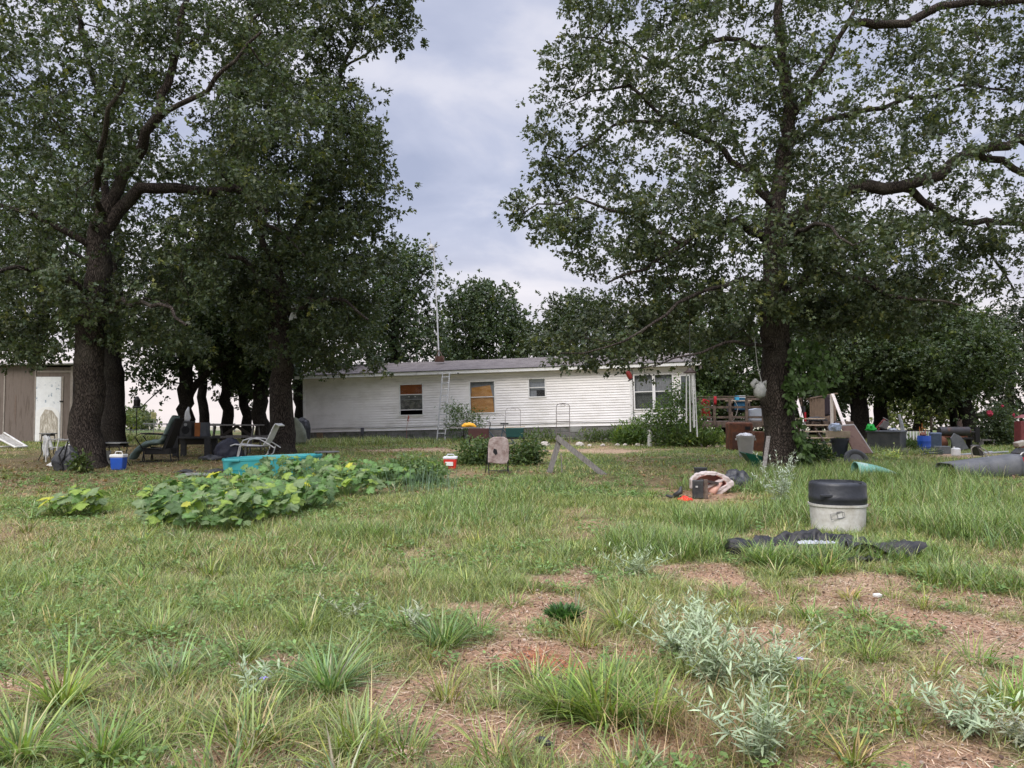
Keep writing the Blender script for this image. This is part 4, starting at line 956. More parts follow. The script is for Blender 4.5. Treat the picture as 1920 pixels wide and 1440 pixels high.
DEP = 4.4 * 2
mb = MB(); mb.box((.02, DEP / 2, EAVE / 2), (.04, DEP - .1, EAVE)); mb.box((WR - .02, DEP / 2, EAVE / 2), (.04, DEP - .1, EAVE)); mb.box((WR / 2, DEP - .03, EAVE / 2), (WR, .04, EAVE))
mb.prism([(0.0, EAVE), (0, EAVE), (0, EAVE + .001)], .01) if False else None
for xx in (.03, WR - .03):
    mb.add([(xx, 0.03, EAVE), (xx, DEP, EAVE), (xx, DEP / 2, EAVE + .78)], [(0, 1, 2)])
mb.build('side_wall', SIDING, house)
mb = MB(); mb.box((WR / 2, 2.2, EAVE / 2), (WR - .2, .05, EAVE - .02)); mb.build('inner_wall', DARK, house)
# roof
mb = MB(); ov = .32; rx0, rx1 = -.25, WR + .25; zr = EAVE + .13
def slab(y0, z0, y1, z1, t):
    mb.add([(rx0, y0, z0), (rx1, y0, z0), (rx1, y1, z1), (rx0, y1, z1), (rx0, y0, z0 - t), (rx1, y0, z0 - t), (rx1, y1, z1 - t), (rx0, y1, z1 - t)], [(0, 1, 2, 3), (7, 6, 5, 4), (0, 4, 5, 1), (3, 2, 6, 7), (0, 3, 7, 4), (1, 5, 6, 2)])
RH = .80
nrow = 18
for i in range(nrow):
    for sgn in (0, 1):
        a = i / nrow; b_ = (i + 1) / nrow
        ya, yb = -ov + (DEP / 2 + ov) * a, -ov + (DEP / 2 + ov) * b_
        if sgn: ya, yb = DEP - ya, DEP - yb
        slab(ya, zr + RH * a + .014, yb, zr + RH * b_ + .004, .03)
roof = mb.build('roof', SHING, house)
mb = MB(); mb.box((WR / 2, -ov - .015, zr - .055), (WR + .56, .03, .15)); mb.build('fascia', TRIM, roof)
mb = MB(); mb.box((WR / 2, -ov - .035, zr + .022), (WR + .58, .05, .03)); mb.build('drip_edge', BLACK, roof)
mb = MB(); mb.box((WR / 2, -ov / 2, EAVE + .01), (WR + .5, ov - .02, .02)); mb.build('soffit', M('soffit', (.55, .49, .42), .7, .08), roof)
mb = MB(); mb.box((WR + .27, .15, zr - .09), (.03, .9, .36)); mb.build('gable_board', M('gable_board', (.30, .26, .24)), roof)
q = HW(1076, 682, 1.0); mb = MB(); mb.tube([(q[0], 1.0, zr + .15), (q[0], 1.0, zr + .52)], .05, 10); mb.lathe([(.09, 0), (.09, .05), (.03, .09)], 10, (q[0], 1.0, zr + .5)); mb.build('vent_pipe', M('vent_grey', (.25, .25, .25)), roof)
# skirting blocks
mb = MB(); bl, bh = .405, .20
for r in range(4):
    z1 = -.005 - r * bh
    x = -bl * (r % 2) / 2
    while x < WR:
        a = max(x, 0) + .004; b_ = min(x + bl, WR) - .004
        if b_ > a: mb.box(((a + b_) / 2, .06, z1 - bh / 2), (b_ - a, .1, bh - .008))
        x += bl
sk = mb.build('skirting', BLOCK, house)
mb = MB(); mb.box((WR / 2, .09, -.42), (WR, .1, .84)); mb.build('mortar', M('mortar', (.12, .118, .11), .95), sk)
for p0, p1 in (((1070, 801), (1090, 809)),):
    a = HW(*p0); b_ = HW(*p1); mb = MB()
    for k in range(4): mb.box(((a[0] + b_[0]) / 2, -.0, b_[1] + (a[1] - b_[1]) * (k + .5) / 4), (b_[0] - a[0], .03, .022))
    mb.box(((a[0] + b_[0]) / 2, .002, (a[1] + b_[1]) / 2), (b_[0] - a[0] + .04, .01, a[1] - b_[1] + .03)); mb.build('skirt_vent', M('vent_pale', (.33, .33, .32)), sk)
a = HW(680, 800); mb = MB(); mb.box((a[0], -.05, .02), (.12, .09, .30)); mb.box((a[0], -.03, -.3), (.11, .07, .45)); mb.build('meter_box', M('meter_grey', (.10, .10, .12)), house)
a = HW(600, 815); mb = MB(); mb.box((a[0], -.02, -.22), (.28, .05, .42)); mb.build('skirt_patch', M('brown_patch', (.22, .15, .10)), sk)
mb = MB(); a = HW(1186, 700); mb.tube([(a[0] - .02, -.06, EAVE), (a[0], -.06, 1.2), (a[0] - .01, -.06, .35), (a[0] + .15, -.06, .12)], .012, 5)
b0 = HW(573, 804)[0]
mb.tube([(b0 + .3 + k * .8, -.035, .155 + .012 * math.sin(k)) for k in range(19)], .009, 5)
mb.build('cable', BLACK, house)
for q in ((859, 700), (1054, 699)):
    a = HW(*q, -.36); MB().lathe([(.01, -.03), (.035, -.02), (.035, .02), (.01, .03)], 10, (a[0], -.37, a[1])).build('eave_camera', BLACK, roof)

def window(i, frame=.05):
    x0, z0, x1, z1 = WL[i]; w = MB(); cx_ = (x0 + x1) / 2; cz = (z0 + z1) / 2; W = x1 - x0; H = z1 - z0
    w.box((x0 + frame / 2, -.02, cz), (frame, .07, H)); w.box((x1 - frame / 2, -.02, cz), (frame, .07, H))
    w.box((cx_, -.021, z0 + frame / 2), (W - 2 * frame, .066, frame)); w.box((cx_, -.021, z1 - frame / 2), (W - 2 * frame, .066, frame))
    win = w.build('window', TRIM, house)
    return win, x0, z0, x1, z1
def wpart(win, name, mat, c, d, rot=(0, 0, 0)):
    return MB().box(c, d, rot).build(name, mat, win)
win, x0, z0, x1, z1 = window(0); f = .05
y1_ = HW(748, 740.5)[1]; y2_ = HW(748, 750)[1]; y3_ = HW(748, 769)[1]
wpart(win, 'board', PLYD, ((x0 + x1) / 2, .05, (z1 - f + y1_) / 2), (x1 - x0 - 2 * f, .012, z1 - f - y1_))
for zz in (y1_, y3_): wpart(win, 'sash_rail', TRIM, ((x0 + x1) / 2, .012, zz), (x1 - x0 - 2 * f, .03, .035))
wpart(win, 'sash_rail', M('grey_rail', (.30, .31, .31)), ((x0 + x1) / 2, .012, y2_), (x1 - x0 - 2 * f, .03, .02))
wpart(win, 'panel', M('grey_panel', (.16, .17, .17)), ((x0 + x1) / 2, .06, (y1_ + y2_) / 2), (x1 - x0 - 2 * f, .01, y1_ - y2_ - .03))
wpart(win, 'panel', M('dusty_panel', (.10, .105, .10), .5, .4, 5, second=(.22, .22, .20), amount=.45, sscale=4), ((x0 + x1) / 2, .05, (y3_ + y2_) / 2), (x1 - x0 - 2 * f, .01, y2_ - y3_ - .03))
for dx in (-.12, .16): wpart(win, 'latch', WHITEP, ((x0 + x1) / 2 + dx, .045, (y1_ + y2_) / 2 + .02), (.05, .02, .04))
wpart(win, 'glass', GLASS, ((x0 + x1) / 2, .03, (z1 + y3_) / 2), (x1 - x0 - 2 * f, .004, z1 - y3_ - .06))
win, x0, z0, x1, z1 = window(1)
zm = HW(880, 745)[1]
wpart(win, 'curtain', CURT, ((x0 + x1) / 2, .12, (z0 + z1) / 2), (x1 - x0 - .1, .01, z1 - z0 - .1))
MB().prism([(x0 + .06, z0 + .05), (x1 - .09, z0 + .05), (x1 - .13, zm - .02), (x1 - .24, z1 - .2), (x0 + .09, z1 - .29), (x0 + .06, zm)], .012, Matrix.Translation((0, .07, 0))).build('board', PLY, win)
MB().prism([(x1 - .26, z1 - .35), (x1 - .1, zm - .3), (x1 - .09, z0 + .05), (x1 - .12, z0 + .05)], .012, Matrix.Translation((0, .06, 0))).build('board', PLY, win)
wpart(win, 'sash_rail', TRIM, ((x0 + x1) / 2, .012, zm), (x1 - x0 - .1, .03, .035)); wpart(win, 'glass', GLASS, ((x0 + x1) / 2, .03, (z0 + z1) / 2), (x1 - x0 - .1, .004, z1 - z0 - .1))
win, x0, z0, x1, z1 = window(2); zm = HW(990, 727)[1]
wpart(win, 'blind', CURTW, ((x0 + x1) / 2, .1, (z1 + zm) / 2 + .12), (x1 - x0 - .1, .01, (z1 - zm) * .42)); wpart(win, 'curtain', CURT, ((x0 + x1) / 2, .12, (z0 + z1) / 2), (x1 - x0 - .1, .01, z1 - z0 - .1))
wpart(win, 'sash_rail', TRIM, ((x0 + x1) / 2, .012, zm), (x1 - x0 - .1, .03, .035)); wpart(win, 'box', DARK, (x0 + .52, .09, z0 + .19), (.36, .03, .24)); wpart(win, 'glass', GLASS, ((x0 + x1) / 2, .03, (z0 + z1) / 2), (x1 - x0 - .1, .004, z1 - z0 - .1))
win, x0, z0, x1, z1 = window(3); zm = HW(1190, 735)[1]; xm = HW(1226, 735)[0]
wpart(win, 'mullion', TRIM, (xm, -.018, (z0 + z1) / 2), (.12, .06, z1 - z0 - .1))
wpart(win, 'curtain', M('light_curtain', (.30, .31, .33), .9, .25, 6, stretch=(6, 6, .6)), ((x0 + x1) / 2, .14, (z1 + zm) / 2), (x1 - x0 - .1, .01, z1 - zm - .02))
wpart(win, 'blind', M('dark_curtain', (.09, .10, .095), .9, .4, 6, stretch=(6, 6, .6)), ((x0 + x1) / 2, .15, (z0 + zm) / 2), (x1 - x0 - .1, .01, zm - z0 - .02))
for a, b_ in ((x0 + .05, xm - .06), (xm + .06, x1 - .05)):
    wpart(win, 'sash_rail', TRIM, ((a + b_) / 2, .012, zm), (b_ - a, .03, .035)); wpart(win, 'glass', GLASS, ((a + b_) / 2, .03, (z0 + z1) / 2), (b_ - a, .004, z1 - z0 - .1))
# second window of the bay, partly hidden by the shrub
a0 = HW(1274, 703); b0_ = HW(1300, 768)
mb = MB(); mb.box(((a0[0] + b0_[0]) / 2, -.03, (a0[1] + b0_[1]) / 2), (b0_[0] - a0[0], .03, a0[1] - b0_[1])); w2 = mb.build('window', TRIM, house)
MB().box(((a0[0] + b0_[0]) / 2, -.048, (a0[1] + b0_[1]) / 2), (b0_[0] - a0[0] - .1, .006, a0[1] - b0_[1] - .1)).build('pane', M('dark_pane', (.10, .11, .12), .15, .3), w2)
# red rag and cord under the open window
a = HW(766, 779, -.06); mb = MB(); o_ = HM @ Vector((a[0], -.09, a[1]))
mb.tube([(0, 0, 0), (.02, -.03, -.08), (-.02, -.03, -.2), (.03, -.02, -.26)], [.02, .035, .03, .008], 6); mb.tube([(0, -.02, -.2), (-.06, -.02, -.5), (-.08, -.02, -1.3)], .006, 4)
mb.one('red_rag', M('faded_red_rag', (.40, .10, .06)), 'red rag and cord hanging from the sill of the open window', 'rag', o_)
# ladder
lad = thing('ladder', 'long aluminium ladder leaning on the roof edge between two windows', 'ladder')
top = [Vector(P(830, 700, 32.05)), Vector(P(843, 699, 32.0))]; bot = [Vector(P(819, 827, 31.3)), Vector(P(834, 827, 31.25))]
for b_ in bot: b_.z = gz(b_.x, b_.y)
lad.location = bot[0]; o_ = bot[0]
for t_, b_ in zip(top, bot):
    MB().bar(b_ - o_, t_ - o_, .05, .03).build('rail', ALU, lad)
for k in range(11):
    u = (k + .35) / 11; mb = MB(); mb.tube([bot[0].lerp(top[0], u) - o_, bot[1].lerp(top[1], u) - o_], .019, 6); mb.build('rung', ALU, lad)
# mast with its roof stand and vane
base = Vector(P(823, 672, 36.0)); mt = thing('antenna_mast', 'tall thin metal mast on a roof stand with a weather vane at its tip', 'mast', base)
tp_ = Vector(P(813, 465, 36.0)) - base; MB().tube([(0, 0, 0), tp_ * .5 + Vector((.02, 0, 0)), tp_], .032, 8).build('pole', M('pale_pole', (.62, .62, .62), .5), mt)
mb = MB()
for dx, dy in ((-.16, -.25), (.28, -.25), (-.05, .35)): mb.tube([(0, 0, .42), (dx, dy, -.12)], .018, 5)
mb.build('tripod', M('rusty_iron', (.12, .08, .06)), mt)
MB().box((.03, 0, -.03), (.42, .3, .26)).build('platform', M('rusty_box', (.10, .05, .035), .9, .4), mt)
mb = MB(); mb.lathe([(.03, -.1), (.16, -.02), (.12, .1), (.03, .22)], 10, tp_ + Vector((-.1, 0, -.02)))
mb.build('vane_hood', M('vane_grey', (.42, .41, .38)), mt)
mb = MB()
for k, (dx, dz) in enumerate(((-.45, .28), (.4, .1), (-.1, .55), (-.28, -.15), (.25, .38))): mb.tube([tp_ + Vector((-.1, 0, .05)), tp_ + Vector((-.1 + dx * .7, .1 * k - .2, dz * .7)), tp_ + Vector((-.1 + dx, .1 * k - .2, dz * .8 + .03))], [.015, .015, .03], 5)
mb.build('vane_arm', M('vane_arm', (.38, .37, .35)), mt)
MB().tube([tp_ + Vector((.1, 0, -.1)), tp_ + Vector((.9, 1.5, -1.9)), tp_ + Vector((1.3, 3, -3.6))], .006, 4).build('guy_wire', ALU, mt)
# satellite dish
ds = Vector(P(1098, 668, 33.5)); dsh = thing('satellite_dish', 'grey satellite dish seen almost edge on above the roof behind oak leaves', 'satellite dish', ds)
MB().lathe([(.02, 0), (.25, .03), (.42, .10), (.50, .16), (.51, .17)], 28, (.12, 0, .72), rot=(R(20), R(-62), 0), close=False).build('dish', M('dish_grey', (.45, .46, .48), .5, .06), dsh, smooth=True, solid=.01)
mb = MB(); mb.tube([(0, 0, -.1), (0, 0, .45), (.1, 0, .7)], .03, 8); mb.build('mount', M('mount_grey', (.35, .36, .37)), dsh)
MB().tube([(.1, 0, .5), (-.3, -.05, .72)], .014, 5).build('arm', M('mount_grey', (.35, .36, .37)), dsh)
# trellises
def trellis(x0, x1, ytop, Y, label, r=.014, cols=(0, 1), bars=(.28, .6, .82)):
    a = GP(x0, Y); W = (x1 - x0) * mpx(Y); H = P(x0, ytop, Y)[2] - a[2]
    t = thing('garden_trellis', label, 'trellis', a); mb = MB()
    for c_ in cols: mb.tube([(W * c_, 0, -.05), (W * c_, 0, H)], r, 6)
    mb.build('post', M('trellis_iron', (.16, .13, .13), .7), t)
    mb = MB()
    for b_ in bars: mb.tube([(0, 0, H * b_), (W, 0, H * b_)], r * .8, 5)
    mb.build('crossbar', M('trellis_iron', (.16, .13, .13), .7), t)
    mb = MB(); mb.tube([(W * (1 - math.cos(k * math.pi / 8)) / 2, 0, H + .12 * math.sin(k * math.pi / 8)) for k in range(9)], r, 6)
    mb.tube([(W * (.5 + .2 * math.cos(k)), 0, H + .05 + .04 * math.sin(k)) for k in range(7)], r * .6, 4); mb.build('arch_top', M('trellis_iron', (.16, .13, .13), .7), t)
trellis(1043, 1068, 762, 30.2, 'rusty iron trellis with an arched top against the bare wall')
trellis(948, 976, 770, 29.5, 'thin wire trellis behind the bicycle', .008, bars=(.9,)); trellis(918, 947, 782, 29.2, 'bent wire arch left of the thin wire trellis', .006, bars=(.8,))
# ------------------------------------------------------------------ shed
SH = M('shed_panel', (.16, .128, .11), .85, .14, 3, stretch=(3, 3, .35), second=(.11, .085, .07), amount=.4, sscale=3)
sx0, sx1 = -1.2, 0
Ys = 31.0; o_ = GP(136, Ys); shed = thing('plywood_shed', 'plywood sided shed with a peeling blue and white door at the left edge', 'shed', o_)
k_ = mpx(Ys); H0 = P(136, 684, Ys)[2] - o_[2]
mb = MB()
wl = -4.2
dx0, dx1 = (67 - 136) * k_, (115 - 136) * k_; dz = P(100, 706, Ys)[2] - o_[2]
mb.box(((wl + dx0) / 2, .03, H0 / 2 - .02), (dx0 - wl, .06, H0 - .04)); mb.box((dx1 / 2, .03, H0 / 2 - .05), (-dx1, .06, H0 - .1)); mb.box(((dx0 + dx1) / 2, .03, (dz + H0) / 2 - .05), (dx1 - dx0, .06, H0 - dz - .1))
mb.box((-.03, 1.8, H0 / 2), (.06, 3.4, H0)); mb.box((wl / 2, 3.5, H0 / 2), (-wl, .06, H0)); mb.box((wl + .03, 1.8, H0 / 2), (.06, 3.4, H0))
mb.build('wall', SH, shed)
mb = MB(); mb.box((-.04, -.012, H0 / 2), (.10, .03, H0 - .1)); mb.box((dx1 + .04, -.012, dz / 2), (.08, .025, dz)); mb.box(((dx0) / 2, -.012, dz + .2), (-dx0 - .1, .025, .07)); mb.box((dx0 - .02, -.014, H0 / 2), (.05, .025, H0 - .1)); mb.box(((-128) * k_, -.012, H0 / 2), (.05, .02, H0 - .06))
mb.build('trim', M('shed_trim', (.27, .235, .205)), shed)
mb = MB(); mb.add([(wl - .2, -.3, H0 + .02), (.15, -.3, H0 + .06), (.15, 3.8, H0 - .12), (wl - .2, 3.8, H0 - .16)], [(0, 1, 2, 3)]); mb.build('roof', M('shed_roof', (.40, .39, .38), .6), shed, solid=.05)
DOORM = M('peeling_door', (.70, .71, .72), .7, .08, 5, second=(.10, .17, .25), amount=.27, sscale=4.5, soft=.06)
door = MB().box(((dx0 + dx1) / 2, .0, dz / 2), (dx1 - dx0 - .03, .04, dz - .02)).build('door', DOORM, shed)
W_ = dx1 - dx0; xc = (dx0 + dx1) / 2
arch = [(xc - W_ * .46, .05), (xc - W_ * .46, dz * .42)] + [(xc + W_ * .46 * -math.cos(t), dz * .42 + dz * .12 * math.sin(t)) for t in np.linspace(0.2, math.pi - .2, 7)] + [(xc + W_ * .46, dz * .42), (xc + W_ * .46, .05)]
MB().prism(arch, .012, Matrix.Translation((0, -.028, 0))).build('door_panel', M('white_smear', (.74, .73, .71), .7, .08), door)
arch2 = [(xc - W_ * .30, .05), (xc - W_ * .28, dz * .38), (xc - W_ * .1, dz * .5), (xc + W_ * .18, dz * .48), (xc + W_ * .40, dz * .36), (xc + W_ * .42, .05)]
MB().prism(arch2, .008, Matrix.Translation((0, -.04, 0))).build('door_stain', M('door_stain', (.36, .32, .26), .9, .3, 8, stretch=(4, 4, .6), second=(.62, .58, .52), amount=.4, sscale=8), door)
MB().box((dx1 + .02, -.04, dz * .62), (.12, .03, .05)).build('hasp', BLACKM, door)
mb = MB(); mb.prism([(0, 0), (.03, 0), (.05, .6), (.03, 1.1), (-.01, 1.1), (-.03, .6)], .004, Matrix.Translation((-107 * k_, -.005, .8))); mb.build('stain', M('wall_stain', (.14, .10, .08)), shed)
# white frame lying by the shed
o_ = GP(20, 27.5); fr = thing('lawn_chair', 'collapsed white lawn chair lying on the ground before the shed', 'chair', o_); mb = MB()
mb.tube([(-.7, -.2, .02), (-.55, -.2, .5), (.35, -.2, .04)], .035, 8); mb.tube([(-.7, .3, .02), (-.4, .3, .55), (.4, .35, .05)], .035, 8); mb.tube([(.35, -.2, .04), (.42, .35, .05)], .035, 8); mb.tube([(-.7, -.2, .05), (.38, .3, .08)], .025, 6)
mb.build('frame', WHITEP, fr); mb = MB(); mb.add([(-.5, -.18, .44), (.33, -.18, .05), (.38, .32, .07), (-.4, .28, .5)], [(0, 1, 2, 3)]); mb.build('sling', M('dirty_sling', (.42, .40, .36)), fr, solid=.01)

# ------------------------------------------------------------------ left yard furniture
def legs_table(px, Y, W, D, H, label, cat='table', mat=BLACKM, topmat=None, name='patio_table', splay=.06):
    o = GP(px, Y); t = thing(name, label, cat, o)
    MB().box((0, 0, H - .015), (W, D, .03)).build('tabletop', topmat or M('mosaic_top', (.22, .22, .21), .5), t, bevel=.006)
    for sx in (-1, 1):
        for sy in (-1, 1):
            x, y = sx * (W / 2 - .05), sy * (D / 2 - .05)
            MB().tube([(x * .95, y * .95, H - .03), (x * 1.05, y * 1.05, H * .72), (x * .86, y * .86, H * .3), (x * 1.1 + sx * splay, y * 1.1, 0)], .012, 6).build('leg', mat, t)
    mb = MB(); mb.box((0, -D / 2 + .04, H - .06), (W - .1, .012, .05)); mb.box((0, D / 2 - .04, H - .06), (W - .1, .012, .05)); mb.build('apron', mat, t)
    return t
legs_table(216, 20.4, .56, .5, .62, 'small patio table with curved black legs over the blue cooler')
t = legs_table(92, 22.3, .34, .34, .80, 'slender black plant stand holding a white bag left of the big oak', 'plant stand', name='plant_stand')
mb = MB(); mb.grid(lambda u, v: (-.02 + .18 * u + .02 * math.sin(9 * v), -.2 + .05 * math.sin(6 * u), .72 - .6 * v + .03 * math.sin(7 * u)), 6, 8)
mb.grid(lambda u, v: (.08 + .10 * u + .12 * v, -.22, .70 - .38 * v), 4, 6); mb.one('white_bag', M('white_sack', (.68, .69, .70)), 'crumpled white bag hanging on the slender plant stand', 'bag', GP(92, 22.3), solid=.02, smooth='all')
def cooler(px, Y, W, D, H, body, lid, label):
    o = GP(px, Y); c = thing('cooler', label, 'cooler', o)
    MB().box((0, 0, H * .36), (W, D, H * .72), taper=.86).build('body', body, c, bevel=.02)
    MB().box((0, 0, H * .80), (W * 1.06, D * 1.06, H * .18)).build('lid', lid, c, bevel=.02)
    MB().tube([(-W * .3, 0, H * .88), (-W * .22, 0, H * 1.04), (W * .22, 0, H * 1.04), (W * .3, 0, H * .88)], .012, 6).build('handle', lid, c); return c
cooler(225, 19.5, .33, .26, .44, BLUE, WHITEP, 'small blue cooler with a white lid beside the big left oak')
o_ = GP(199, 20.6); mb = MB(); mb.lathe([(.11, 0), (.14, .34), (.15, .36), (.15, .38), (.13, .38), (.12, .04)], 20); b_ = mb.one('bucket', M('dingy_white', (.55, .55, .53)), 'dingy white bucket under the patio table beside the oak trunk', 'bucket', o_, smooth=True)
# black bags at the oak
mb = MB(); mb.lathe([(.02, 0), (.30, .05), (.34, .25), (.26, .45), (.10, .60), (.02, .62)], 14, sx=1.0, sy=.6, wob=.18); crumple(mb.one('black_bag', TARP, 'black bag slumped against the left side of the big oak', 'bag', GP(128, 19.2), smooth='all'), 0.16, 0.16)
o_ = GP(116, 19.0); t = thing('folded_stroller', 'folded black frame with wheels lying beside the black bag at the oak', 'cart', o_); mb = MB()
mb.tube([(-.05, 0, .08), (.1, 0, .35), (.18, 0, .75)], .018, 6); mb.tube([(.12, -.1, .05), (.02, -.1, .4), (.15, -.1, .62)], .018, 6); mb.tube([(-.05, 0, .08), (.12, -.1, .05)], .015, 6); mb.build('frame', BLACKM, t)
for x in (-.05, .12):
    MB().lathe([(.05, -.015), (.09, -.015), (.09, .015), (.05, .015)], 14, (x, -.05, .09), rot=(R(90), 0, 0)).build('wheel', BLACK, t)

def slat_chair(px, Y, rz, label):
    """white lawn chair with slats"""
    o = GP(px, Y); c = thing('patio_chair', label, 'chair', o, rz)
    mb = MB()
    for s in (-.28, .28):
        mb.tube([(s, -.3, 0), (s, -.32, .42), (s, -.28, .62), (s, .1, .64), (s, .25, .60)], .018, 7)
        mb.tube([(s, -.28, .42), (s, .2, .38), (s * .98, .30, .55), (s * .9, .46, 1.0), (s * .6, .50, 1.10)], .018, 7); mb.tube([(s, .42, 0), (s, .22, .38)], .018, 7)
    mb.tube([(-.28 * .6, .50, 1.10), (0, .51, 1.13), (.28 * .6, .50, 1.10)], .018, 7); mb.build('frame', WHITEP, c)
    mb = MB()
    for k in range(8): u = k / 7; mb.box((0, .27 + .21 * u, .46 + .58 * u), (.54 - .1 * u, .012, .05), rot=(R(-20), 0, 0))
    mb.build('backrest', M('pale_strap', (.60, .60, .57)), c); mb = MB()
    for k in range(8): mb.box((0, -.26 + k * .062, .42 - .005 * k), (.54, .05, .012))
    mb.build('seat', M('pale_strap', (.60, .60, .57)), c); return c
slat_chair(120, 21.8, R(-30), 'white slatted lawn chair half hidden behind the big oak')
o_ = GP(110, 20.3); mb = MB(); mb.bar((-.25, 0, .03), (.2, .1, .34), .05, .04); mb.bar((-.25, 0, .03), (.15, -.05, .05), .06, .05); mb.one('broken_chair_leg', WHITEP, 'broken white chair pieces lying left of the oak foot', 'debris', o_)

def spring_chair(px, Y, label):
    o = GP(px, Y); c = thing('spring_chair', label, 'chair', o)
    MESH = M('white_mesh', (.72, .72, .71), .7, .1)
    mb = MB()
    for s in (-.27, .27):
        mb.tube([(-.55, s, .03), (-.42, s, .06), (-.36, s, .35), (-.25, s, .56), (-.02, s, .63), (.25, s, .60), (.5, s, .46), (.72, s, .32)], .02, 8)
        mb.tube([(-.62, s, .40), (-.5, s, .44), (-.1, s, .40), (.32, s, .36), (.50, s, .62), (.66, s, .98), (.72, s, 1.06), (.82, s, 1.0)], .02, 8)
        mb.tube([(-.42, s, .05), (-.1, s, .03), (.35, s, .05), (.5, s, .16), (.56, s, .38)], .02, 8); mb.tube([(-.3, s, .42), (-.38, s, .08)], .016, 6)
    mb.tube([(-.62, -.27, .40), (-.62, .27, .40)], .02, 8); mb.tube([(.82, -.27, 1.0), (.82, .27, 1.0)], .02, 8); mb.tube([(-.42, -.27, .05), (-.42, .27, .05)], .02, 8)
    mb.build('frame', WHITEP, c)
    prof = [(-.62, .42), (-.5, .455), (-.1, .41), (.31, .375), (.49, .63), (.65, .98), (.72, 1.07), (.82, 1.01)]
    a = MB(); a.grid(lambda u, v: (np.interp(u * 3, range(4), [p[0] for p in prof[:4]]), -.26 + .52 * v, np.interp(u * 3, range(4), [p[1] for p in prof[:4]])), 7, 3); a.build('seat', MESH, c, solid=.025)
    a = MB(); a.grid(lambda u, v: (np.interp(u * 4, range(5), [p[0] for p in prof[3:]]), -.26 + .52 * v, np.interp(u * 4, range(5), [p[1] for p in prof[3:]])), 9, 3); a.build('backrest', MESH, c, solid=.025)
    mb = MB(); mb.box((-.02, 0, .06), (.62, .5, .05)); mb.build('base_plate', WHITEP, c); return c
sc_ = spring_chair(478, 23.0, 'white mesh lawn chair with curved tube arms behind the turquoise pool'); sc_.scale = (.98, 1, .98)
o_ = GP(481, 21.6); t = thing('side_table', 'small black wire table frame in front of the white mesh chair', 'table', o_); mb = MB()
for y in (-.18, .18): mb.tube([(-.31, y, 0), (-.31, y, .42), (-.27, y, .46), (.27, y, .46), (.31, y, .42), (.31, y, 0)], .014, 6)
mb.tube([(-.31, -.18, .2), (-.31, .18, .2)], .012, 6)
mb.build('frame', BLACKM, t); MB().box((0, 0, .462), (.56, .38, .012)).build('tabletop', BLACKM, t)

# glider with cushion
o_ = GP(310, 22.0); gl = thing('glider_chair', 'black metal glider chair facing left before the speaker boxes', 'chair', o_, R(6)); mb = MB()
for s in (-.33, .33):
    mb.tube([(-.55, s, .02), (.35, s, .02)], .016, 6); mb.tube([(-.42, s, .02), (-.46, s, .36), (-.70, s, .72), (-.55, s, .80), (-.1, s, .78), (.2, s, .76)], .016, 6); mb.tube([(.30, s, .02), (.25, s, .38)], .016, 6)
    mb.tube([(-.46, s, .40), (.05, s, .34), (.40, s, 1.22)], .02, 6); mb.tube([(-.48, s, -.02), (-.44, s, .36)], .016, 6)
for x, z in ((.3, .02), (-.5, .02), (-.55, .8), (.40, 1.22)): mb.tube([(x, -.33, z), (x, .33, z)], .016, 6)
mb.build('frame', BLACKM, gl)
mb = MB(); mb.box((-.1, 0, .30), (.66, .64, .16)); mb.build('seat', BLACKM, gl)
mb = MB(); mb.box((.23, 0, .74), (.05, .66, .98), rot=(0, R(20), 0)); mb.build('backrest', BLACKM, gl)
path = [(.38, 1.26), (.28, 1.05), (.18, .82), (.08, .60), (-.05, .48), (-.25, .47), (-.42, .44), (-.58, .34), (-.72, .18), (-.78, .06)]
mb = MB(); n = 40; px_ = [p[0] for p in path]; pz_ = [p[1] for p in path]; tt = np.linspace(0, 9, n); 
xs_ = np.interp(tt, range(10), px_); zs_ = np.interp(tt, range(10), pz_)
def cush(u, v):
    i = int(u * (n - 1)); x, z = xs_[i], zs_[i]; i2 = min(i + 1, n - 1); i1 = max(i - 1, 0); tx, tz = xs_[i2] - xs_[i1], zs_[i2] - zs_[i1]; l = math.hypot(tx, tz); nx_, nz_ = -tz / l, tx / l
    a = v * 2 * math.pi; lump = .85 + .3 * abs(math.sin(tt[i] * math.pi * .9)); return (x + nx_ * .075 * math.cos(a) * lump - nx_ * .08, .30 * math.sin(a), z + nz_ * .075 * math.cos(a) * lump - nz_ * .08)
mb.grid(cush, n, 15); cu = mb.one('chair_cushion', M('striped_cushion', (.19, .25, .225), .95, .12, 3, second=(.12, .16, .15), amount=.35, sscale=4, stretch=(.4, 8, .4)), 'tufted grey green cushion draped over the black glider chair', 'cushion', o_, (0, 0, R(6)), smooth='all')

